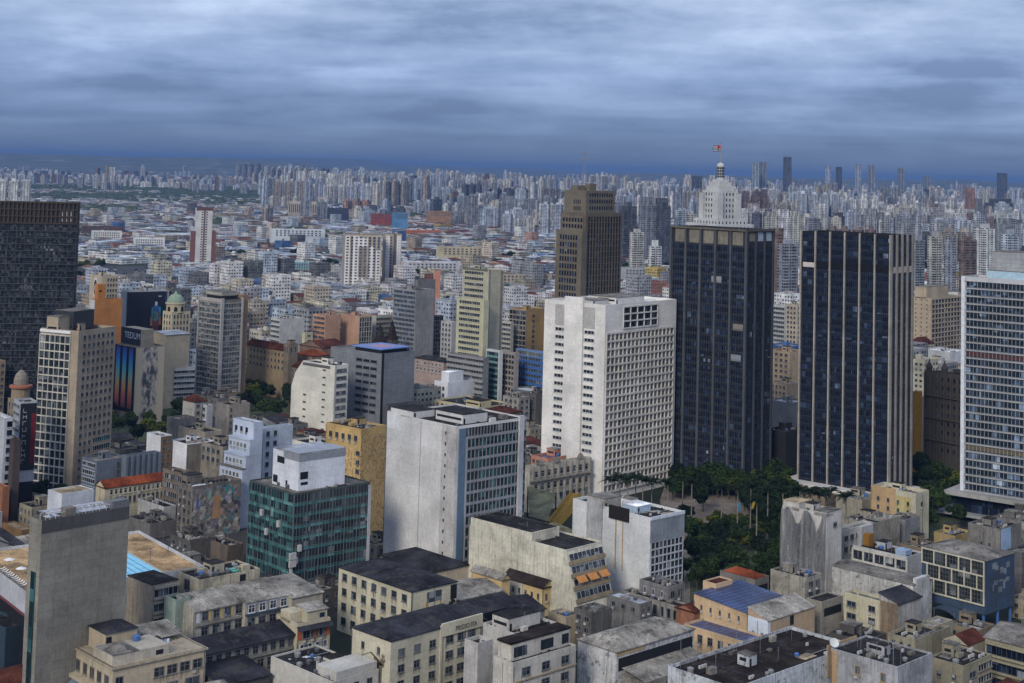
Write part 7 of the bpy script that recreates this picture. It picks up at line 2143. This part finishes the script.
for k, it in enumerate(items):
    x, y, w1, w2, h, a, wc, rc, pit, wn_, rn, _ = it
    if k in solo:
        hn = 'tall' if h > 24 else ('mid-height' if h > 12 else 'low')
        r = empty('city_building', (x, y, 0), a)
        tag(r, '%s %s building with a %s roof in the crowded middle distance' % (hn, wn_, rn), 'building', '%s %s city buildings with %s roofs' % (hn, wn_, rn))
        b = MB(); block(b, 0, 0, w1, w2, h, 0, wc, rc, 0, 1, pit)
        wl, rf = MB(), MB()
        for f, m_, u_, c_ in zip(b.f, b.m, b.uv, b.c):
            (rf if m_ else wl).quad([b.v[i] for i in f], 0, u_, c_)
        wl.build('wall', CW, r)
        if not pit:
            e = .35; rp = MB()
            for q in ((-w1 / 2, w1 / 2, -w2 / 2, -w2 / 2 + e), (-w1 / 2, w1 / 2, w2 / 2 - e, w2 / 2), (-w1 / 2, -w1 / 2 + e, -w2 / 2 + e, w2 / 2 - e), (w1 / 2 - e, w1 / 2, -w2 / 2 + e, w2 / 2 - e)):
                rp.box(XYZ, *q, h, h + .9)
            rp.c = [wc] * len(rp.f)
            rp.build('parapet', CR, r)
            for _ in range(rng.randint(1, 3)):
                hb = MB(); xx, yy = rng.uniform(-.3, .15) * w1, rng.uniform(-.3, .15) * w2
                hb.box(XYZ, xx, xx + rng.uniform(1.5, 5), yy, yy + rng.uniform(1.5, 4), h, h + rng.uniform(1.2, 3.6)); hb.c = [jit(rng.choice((wc, (.2, .2, .2), (.4, .4, .4))))] * len(hb.f)
                hb.build('roof_house', CR, r)
        rf.build('roof', CR, r)
    else:
        block(bs, x, y, w1, w2, h, a, wc, rc, 0, 1, pit)
        if not pit and y < 2600:
            for _ in range(rng.randint(0, 2)):
                xx, yy = x + rng.uniform(-.25, .25) * w1, y + rng.uniform(-.25, .25) * w2
                block(bs, xx, yy, rng.uniform(2, 5), rng.uniform(2, 4), h + rng.uniform(1.5, 3.5), a, jit(wc), jit(rc), 1, 1, 0, h)
# far low-rise carpet
for x, y, q in grid_cells(4300, 9500, 62, 41):
    gv = mn.noise((x * .0016, y * .0009, 8.2)) - (.30 if (q[0] < 250 and 5200 < y < 8200) else 0)
    if gv < -.30: continue
    for _ in range(2):
        wc, _, _ = pick(PAL); rc, _, _ = pick(RPAL)
        block(bs, x + rng.uniform(-20, 20), y + rng.uniform(-20, 20), rng.uniform(18, 55), rng.uniform(14, 34), rng.uniform(5, 14), rng.uniform(0, 3), jit(wc), jit(rc))
tag(bs.build('distant_city', [CW, CR]), kind='stuff')

# ------------------------------------------------------------------ towers of the far belts
tw = []


def put(px, D, h, w1, w2, a, c, n=1, row=(1, 0), cap=True):
    P = at_d(px, 200, D)
    for k in range(n):
        tw.append((P.x + row[0] * k * (w1 * 1.55), P.y + row[1] * k * (w1 * 1.55), h, w1, w2, a, c, cap))


TPAL = [((.56, .57, .57), 'white', 8), ((.46, .45, .41), 'cream', 3.5), ((.34, .31, .27), 'beige', 2.5), ((.26, .28, .31), 'grey', 6), ((.40, .45, .53), 'pale blue', 6), ((.18, .13, .11), 'brown', .8), ((.10, .11, .13), 'dark grey', 1.2), ((.32, .20, .15), 'terracotta', .25)]


def belt(n, px0, px1, D0, D1, h0, h1, w0=15, w1_=25, keep=lambda px: 1):
    for _ in range(n):
        px = rng.uniform(px0, px1)
        if rng.random() > keep(px): continue
        D = rng.uniform(D0, D1)
        c = pick(TPAL)
        wa, wb = rng.uniform(w0, w1_), rng.uniform(w0 * .8, w1_ * .9)
        if rng.random() < .22: wa *= rng.uniform(1.5, 2.2); wb *= .75
        put(px, D, rng.uniform(h0, h1) * rng.choice((.5, .7, .8, .9, 1, 1)), wa, wb, rng.uniform(-.5, 1.2), c, rng.choice((1, 1, 1, 2, 2, 3, 4)), (math.cos(.3), math.sin(.3)))


belt(150, 256, 700, 4700, 6600, 70, 118)
belt(170, 250, 1030, 6600, 8600, 80, 130)
belt(190, 690, 1040, 4000, 6600, 70, 120)
belt(60, 830, 1040, 2600, 4000, 55, 92, 16, 26)
belt(30, 700, 830, 2900, 4000, 45, 75, 16, 26)
belt(30, 455, 640, 3300, 4700, 50, 85)
belt(20, 250, 460, 3600, 4700, 35, 60)
belt(26, 80, 260, 6500, 9000, 45, 80)
belt(12, -20, 80, 6500, 9000, 40, 70)
belt(260, -20, 1040, 8600, 12500, 70, 128, 18, 30, lambda px: .16 if px < 250 else 1)
belt(150, -20, 262, 7200, 12500, 25, 62, 14, 34)
# single towers that stand out on the skyline
for px, yt, D, w_, c in ((787.5, 157, 6800, 30, 6), (755.5, 163, 6500, 24, 4), (763, 162, 6600, 26, 3), (697, 176, 6000, 34, 6), (858, 164, 7200, 22, 4), (871.5, 165, 7200, 26, 3), (828, 166, 7000, 20, 4), (901, 168, 7600, 28, 3), (839, 167, 7400, 24, 6), (528, 178, 5600, 30, 0), (927, 176, 7600, 26, 3),
                         (300, 171, 5600, 26, 0), (322, 171, 5600, 30, 0), (346, 171, 5500, 30, 0), (1002, 173, 7600, 40, 6), (112, 167, 7200, 26, 0), (107, 166, 7300, 22, 2), (820, 203, 3000, 20, 0), (970, 188, 4200, 22, 7)):
    P = at_d(px, yt, D)
    tw.append((P.x, P.y, P.z, w_, w_ * .8, .3, TPAL[c], False))
for k in range(3):
    P = at_d(2 + k * 12, 181, 4300)
    tw.append((P.x, P.y, P.z, 27, 16, .25, TPAL[0], True))
for px, yt, base, w_, c in ((1000, 203, 236, 46, 6), (968, 240, 305, 26, 5), (950, 243, 300, 18, 3), (985, 228, 290, 30, 0), (1010, 234, 300, 26, 4), (935, 236, 296, 22, 1), (918, 240, 300, 20, 3), (905, 214, 250, 26, 4), (884, 213, 246, 28, 0), (868, 216, 246, 20, 1), (852, 212, 245, 18, 4), (838, 216, 246, 20, 6), (794, 216, 262, 22, 1), (783, 217, 262, 24, 0), (772, 216, 262, 22, 1), (812, 218, 262, 18, 3),
                            (628, 206, 262, 26, 6), (648, 205, 264, 26, 3), (662, 206, 264, 26, 6), (637, 232, 278, 22, 1), (655, 246, 282, 20, 0), (690, 214, 262, 22, 1), (682, 210, 262, 22, 4), (776, 240, 315, 30, 5), (788, 244, 320, 30, 3)):
    D = CAMH * FPX / (base - hor(px)); P = at_d(px, yt, D)
    tw.append((P.x, P.y, P.z, w_ * D / 2700 * 1.1, w_ * .6 * D / 2700, .55, TPAL[c], True))


def tower_mesh(b, x, y, h, w1, w2, a, c, cap):
    col = jit(c[0], .15)
    block(b, x, y, w1, w2, h, a, col, jit((.22, .22, .23)), 0, 1)
    if cap and rng.random() < .35:
        block(b, x, y, w1 * .72, w2 * .72, h * rng.uniform(1.06, 1.18), a, col, jit((.22, .22, .23)), 0, 1, 0, h)
    elif cap:
        block(b, x, y, w1 * .45, w2 * .5, h + rng.uniform(3, 8), a, jit(c[0], .2), jit((.2, .2, .2)), 1, 1, 0, h)
        # a projecting bay and a recess break the flat sides
        ca, sa = math.cos(a), math.sin(a)
        for s_ in (-.28, .28):
            block(b, x + s_ * w1 * ca + .5 * w2 * sa, y + s_ * w1 * sa - .5 * w2 * ca, w1 * .24, 2.4, h - 2, a, jit(c[0], .22), jit((.2, .2, .2)), 0, 1)


tv = seen([(q[0], q[1], q[2] - 6) for q in tw])
tsz = [(q[2] * q[3] / q[1] ** 2) if v and -10 < (proj((q[0], q[1], q[2])) or (-99,))[0] < 1034 else 0 for q, v in zip(tw, tv)]
order = sorted(range(len(tw)), key=lambda k: -tsz[k])
solo = set(order[:280])
bs = MB()
for k, q in enumerate(tw):
    if tsz[k] == 0 and not (-60 < (proj((q[0], q[1], q[2])) or (-99,))[0] < 1084): continue
    if k in solo:
        b = MB()
        tower_mesh(b, 0, 0, q[2], q[3], q[4], 0, q[6], q[7])
        o = b.build('apartment_tower', [CT_ if q[1] < 5200 else CS_, CR], None, loc=(q[0], q[1], 0)); o.rotation_euler = (0, 0, q[5])
        hn = 'very tall' if q[2] > 110 else ('tall' if q[2] > 75 else 'shorter')
        zn = 'nearer' if q[1] < 4200 else ('middle' if q[1] < 6800 else 'outer')
        tag(o, '%s %s apartment tower in the %s belt of towers below the horizon' % (hn, q[6][1], zn), 'tower', '%s %s towers of the %s belt' % (hn, q[6][1], zn))
    else:
        tower_mesh(bs, *q)
tag(bs.build('distant_towers', [CS_, CR]), kind='stuff')

# named blocks of the middle distance
RTw = B('residential_tower', 'brown and white tower with two pale pillars and lower brown shoulders', 'apartment tower', 197, 208, 195.5, 213, base=268.5, a=20, col=(.52, .52, .50), grime=.05, roof='brown', clutter=0, R=[('bands', (22,), dict(u0=.3, u1=.42, h=1.6, ledge=0)), ('bands', (22,), dict(u0=.58, u1=.7, h=1.6, ledge=0))])
RTw.panel('R', .44, .56, 3, RTw.h, plain((.14, .10, .085), .7), 'recess', .2); RTw.panel('R', -.02, 1.02, -1.5, 3.2, plain((.11, .06, .055), .7), 'crown_band', .5)
b = MB(); b.box(XYZ, -5.5, 0, 1, RTw.wL - 1, 0, RTw.h - 32); b.box(XYZ, RTw.wR, RTw.wR + 6, 1, RTw.wL - 1, 0, RTw.h - 32); b.build('shoulder', plain((.15, .075, .065), .7), RTw.root)
T1 = B('residential_tower', 'wide beige apartment tower with white stripes, larger of the twin towers', 'apartment tower', 345, 234, 343, 382, base=293, a=10, col=(.36, .32, .27), grime=.1, roof='brown', clutter=3, R=[('win', (8, 19), dict(u0=.02, u1=.98, vt=3, ww=.55, wh=1.5, pitch=3.4))])
for u0, u1, v0, v1 in ((.02, .14, 2, 68), (.22, .38, 2, 68), (.38, .62, 4, 14), (.38, .60, 50, 68), (.68, .80, 14, 68), (.86, .97, 18, 68)): T1.panel('R', u0, u1, v0, v1, plain((.60, .60, .60), .7, 0, .1), 'white_stripe', .05)
T1.win('R', 8, 19, u0=.02, u1=.98, vt=3, ww=.5, wh=1.5, pitch=3.4, n=.06); T1.panel('R', .40, .60, 14, 50, plain((.22, .19, .17), .7), 'brown_panel', .05); T1.done()
T2 = B('residential_tower', 'slim beige and white apartment tower, the narrower of the twin towers', 'apartment tower', 385, 234, 383, 402, base=291, a=14, col=(.35, .31, .26), grime=.1, roof='conc', clutter=3, R=[('win', (4, 19), dict(u0=.02, u1=.98, vt=3, ww=.5, wh=1.5, pitch=3.4))])
for u0, u1 in ((.08, .3), (.72, .95)): T2.panel('R', u0, u1, 2, 68, plain((.60, .60, .60), .7, 0, .1), 'white_stripe', .05)
T2.panel('R', .52, .68, 0, 70, plain((.12, .10, .095), .7), 'brown_recess', .05)
HB = B('colonnade_hall', 'long stone-coloured government block with a colonnaded front far across the roofs', 'public building', 289, 201, 287, 335, base=218, a=6, col=(.40, .36, .30), grime=.1, roof='conc', clutter=0, R=[('fins', (18, 6, 40), dict(wd=2, depth=2.5, col=(.46, .42, .35)))])
HB.panel('R', 0, 1, 8, 30, plain((.10, .095, .09), .8), 'dark_bays', .1)
b = MB(); b.box(XYZ, .82 * HB.wR, .97 * HB.wR, 5, 30, HB.h, HB.h + 12); b.build('tower_block', HB.wm, HB.root)
for cx_, cy_, lx_, rx_, bs_, col_, lab, rf in ((272, 229, 270, 342, 247, (.50, .54, .58), 'long white-blue market hall far behind the twin towers', 'white'), (329, 208, 328, 349, 224, (.04, .05, .08), 'black box-like hall below the government block', 'bit'), (373, 214, 372, 391, 228, (.24, .06, .05), 'red cube-like block behind the twin towers', 'bit'),
                                               (394, 213, 391, 408, 232, (.10, .22, .38), 'block with blue and white vertical stripes behind the twin towers', 'white'), (429, 211, 428, 452, 226, (.30, .18, .11), 'brown terracotta block of flats in the far roofs', 'bit'), (406, 230, 405, 441, 236, (.42, .14, .07), 'long orange-red tiled hall beyond the slim tower', 'red'),
                                               (440, 247, 438, 503, 262, (.44, .39, .27), 'long cream school block with rows of windows far behind the striped tower', 'conc'), (405, 262, 403, 460, 275, (.42, .43, .45), 'saw-toothed grey factory roof beyond the twin towers', 'white'), (500, 274, 498, 552, 290, (.36, .31, .25), 'long block of flats with red and cream bays behind the ochre block', 'bit'),
                                               (92, 231, 90, 122, 243, (.56, .56, .55), 'long low white hall on the far left', 'white'), (134, 238, 132, 165, 250, (.58, .59, .60), 'bright white shed on the far left', 'white'), (82, 226, 80, 124, 234, (.10, .06, .05), 'dark brown long warehouse on the far left', 'bit'), (287, 262, 284, 320, 276, (.22, .34, .38), 'pale teal hall among red roofs', 'white'),
                                               (252, 280, 250, 276, 300, (.10, .17, .36), 'hall with a blue roof behind the faceted tower', 'blue'), (476, 291, 474, 494, 310, (.52, .54, .57), 'white roofed market behind the striped tower', 'white'), (623, 268, 620, 668, 290, (.34, .36, .38), 'grey flat-topped block behind the white tower', 'conc'), (650, 282, 625, 668, 302, (.26, .12, .09), 'dark red house with pink walls behind the white tower', 'brown')):
    B('city_hall_block', lab, 'building', cx_, cy_, lx_, rx_, base=bs_, a=18, col=col_, grime=.1, roof=rf, clutter=3, wL=22, R=[('win', (12, 3), dict(vt=2, ww=.5, wh=1.8, pitch=3.8))])
# lattice mast on the horizon
P = at_d(585, 152, 6000)
mt = empty('lattice_mast', (P.x, P.y, 0)); tag(mt, 'thin steel lattice mast standing above the far towers', 'radio mast')
b = MB()
for s1, s2 in ((-1, -1), (1, -1), (1, 1), (-1, 1)): b.tube((s1 * 12, s2 * 12, 0), (s1 * 2.5, s2 * 2.5, P.z), 0.8, 5, 0, .5)
for k in range(9):
    z0, z1 = P.z * k / 9, P.z * (k + 1) / 9; r0, r1 = 12 - 9.5 * k / 9, 12 - 9.5 * (k + 1) / 9
    b.tube((-r0, -r0, z0), (r1, -r1, z1), .35, 4); b.tube((r0, -r0, z0), (-r1, -r1, z1), .35, 4); b.tube((-r1, -r1, z1), (r1, -r1, z1), .35, 4)
    b.tube((-r0, r0, z0), (r1, r1, z1), .35, 4)
b.build('lattice', plain((.20, .20, .22), .6), mt)
b = MB(); b.box(XYZ, -14, 14, -3, 3, P.z * .86, P.z * .89); b.box(XYZ, -9, 9, -3, 3, P.z * .96, P.z * .98); b.build('cross_arms', plain((.20, .20, .22), .6), mt)

# trees of the middle distance and the far woods
vis = seen([(x, y, 8) for x, y in TREEC])
n_t = 0
wb = MB()


def lump(b, x, y, r, h):
    n = 7
    ph = rng.uniform(0, 6.28)
    rings = []
    for q, (rr, zz) in enumerate(((1, 0), (1.08, .45), (.72, .85))):
        rings.append([(x + r * rr * math.cos(ph + 6.283 * k / n) * rng.uniform(.75, 1.15), y + r * rr * math.sin(ph + 6.283 * k / n) * rng.uniform(.75, 1.15), h * zz * rng.uniform(.85, 1.1)) for k in range(n)])
    for A, Bq in zip(rings, rings[1:]):
        for k in range(n): b.quad([A[k], A[(k + 1) % n], Bq[(k + 1) % n], Bq[k]], uv=[(0, 0)] * 4)
    b.quad(rings[-1], uv=[(0, 0)] * n)


for (x, y), v in zip(TREEC, vis):
    for _ in range(2 if y < 1900 else 4):
        xx, yy = x + rng.uniform(-12, 12), y + rng.uniform(-12, 12)
        if v and y < 2600 and n_t < 170:
            if in_foot(xx, yy, 4): continue
            k = rng.choice((0, 1, 3, 4, 5, 2)); n_t += 1
            tree((xx, yy, 0), '%s among the roofs of the middle distance' % TREE_LAB[k], '%s trees among the far roofs' % ('deep green', 'mid green', 'yellow-green', 'very dark', 'tall', 'broad')[k], k, rng.uniform(9, 14), rng.uniform(1, 1.4))
        else:
            lump(wb, xx, yy, rng.uniform(5, 9), rng.uniform(8, 13))
for x, y, q in grid_cells(4300, 9500, 62, 41):
    gv = mn.noise((x * .0016, y * .0009, 8.2)) - (.30 if (q[0] < 250 and 5200 < y < 8200) else 0)
    if gv < -.12:
        for _ in range(4): lump(wb, x + rng.uniform(-34, 34), y + rng.uniform(-34, 34), rng.uniform(9, 18), rng.uniform(9, 17))
for px0, px1, D0, D1, n in ((55, 262, 5000, 6300, 420), (765, 840, 3900, 4700, 150), (75, 140, 4000, 4500, 90), (0, 100, 6500, 8000, 180)):
    for _ in range(n):
        D = rng.uniform(D0, D1); P = at_d(rng.uniform(px0, px1), 200, D); lump(wb, P.x, P.y, rng.uniform(10, 20), rng.uniform(10, 18))
wm_, t, p = newmat('woods')
t.links.new(ramp(t, posn(t, .06, 6, .7), [(.35, (.012, .024, .010)), (.65, (.04, .06, .02))]), p.inputs['Base Color']); p.inputs['Roughness'].default_value = .95
tag(wb.build('far_woods', wm_), kind='stuff')

# ------------------------------------------------------------------ the air
hz = MB()
hz.box(XYZ, -32000, 32000, -4000, 41000, -6.5, 262)
hm_ = bpy.data.materials.new('haze'); hm_.use_nodes = True
t = hm_.node_tree; t.nodes.clear()
vo = N(t, 'ShaderNodeVolumePrincipled')
vo.inputs['Color'].default_value = (.13, .25, .52, 1)
vo.inputs['Density'].default_value = HAZE = 5.2e-5
vo.inputs['Anisotropy'].default_value = 0.0
mo = N(t, 'ShaderNodeOutputMaterial'); t.links.new(vo.outputs[0], mo.inputs['Volume'])
tag(hz.build('haze', hm_), kind='stuff')
print('things', len(ALL), 'near', len(near_cells), 'items', len(items), 'towers', len(tw), 'objects', len(bpy.data.objects))
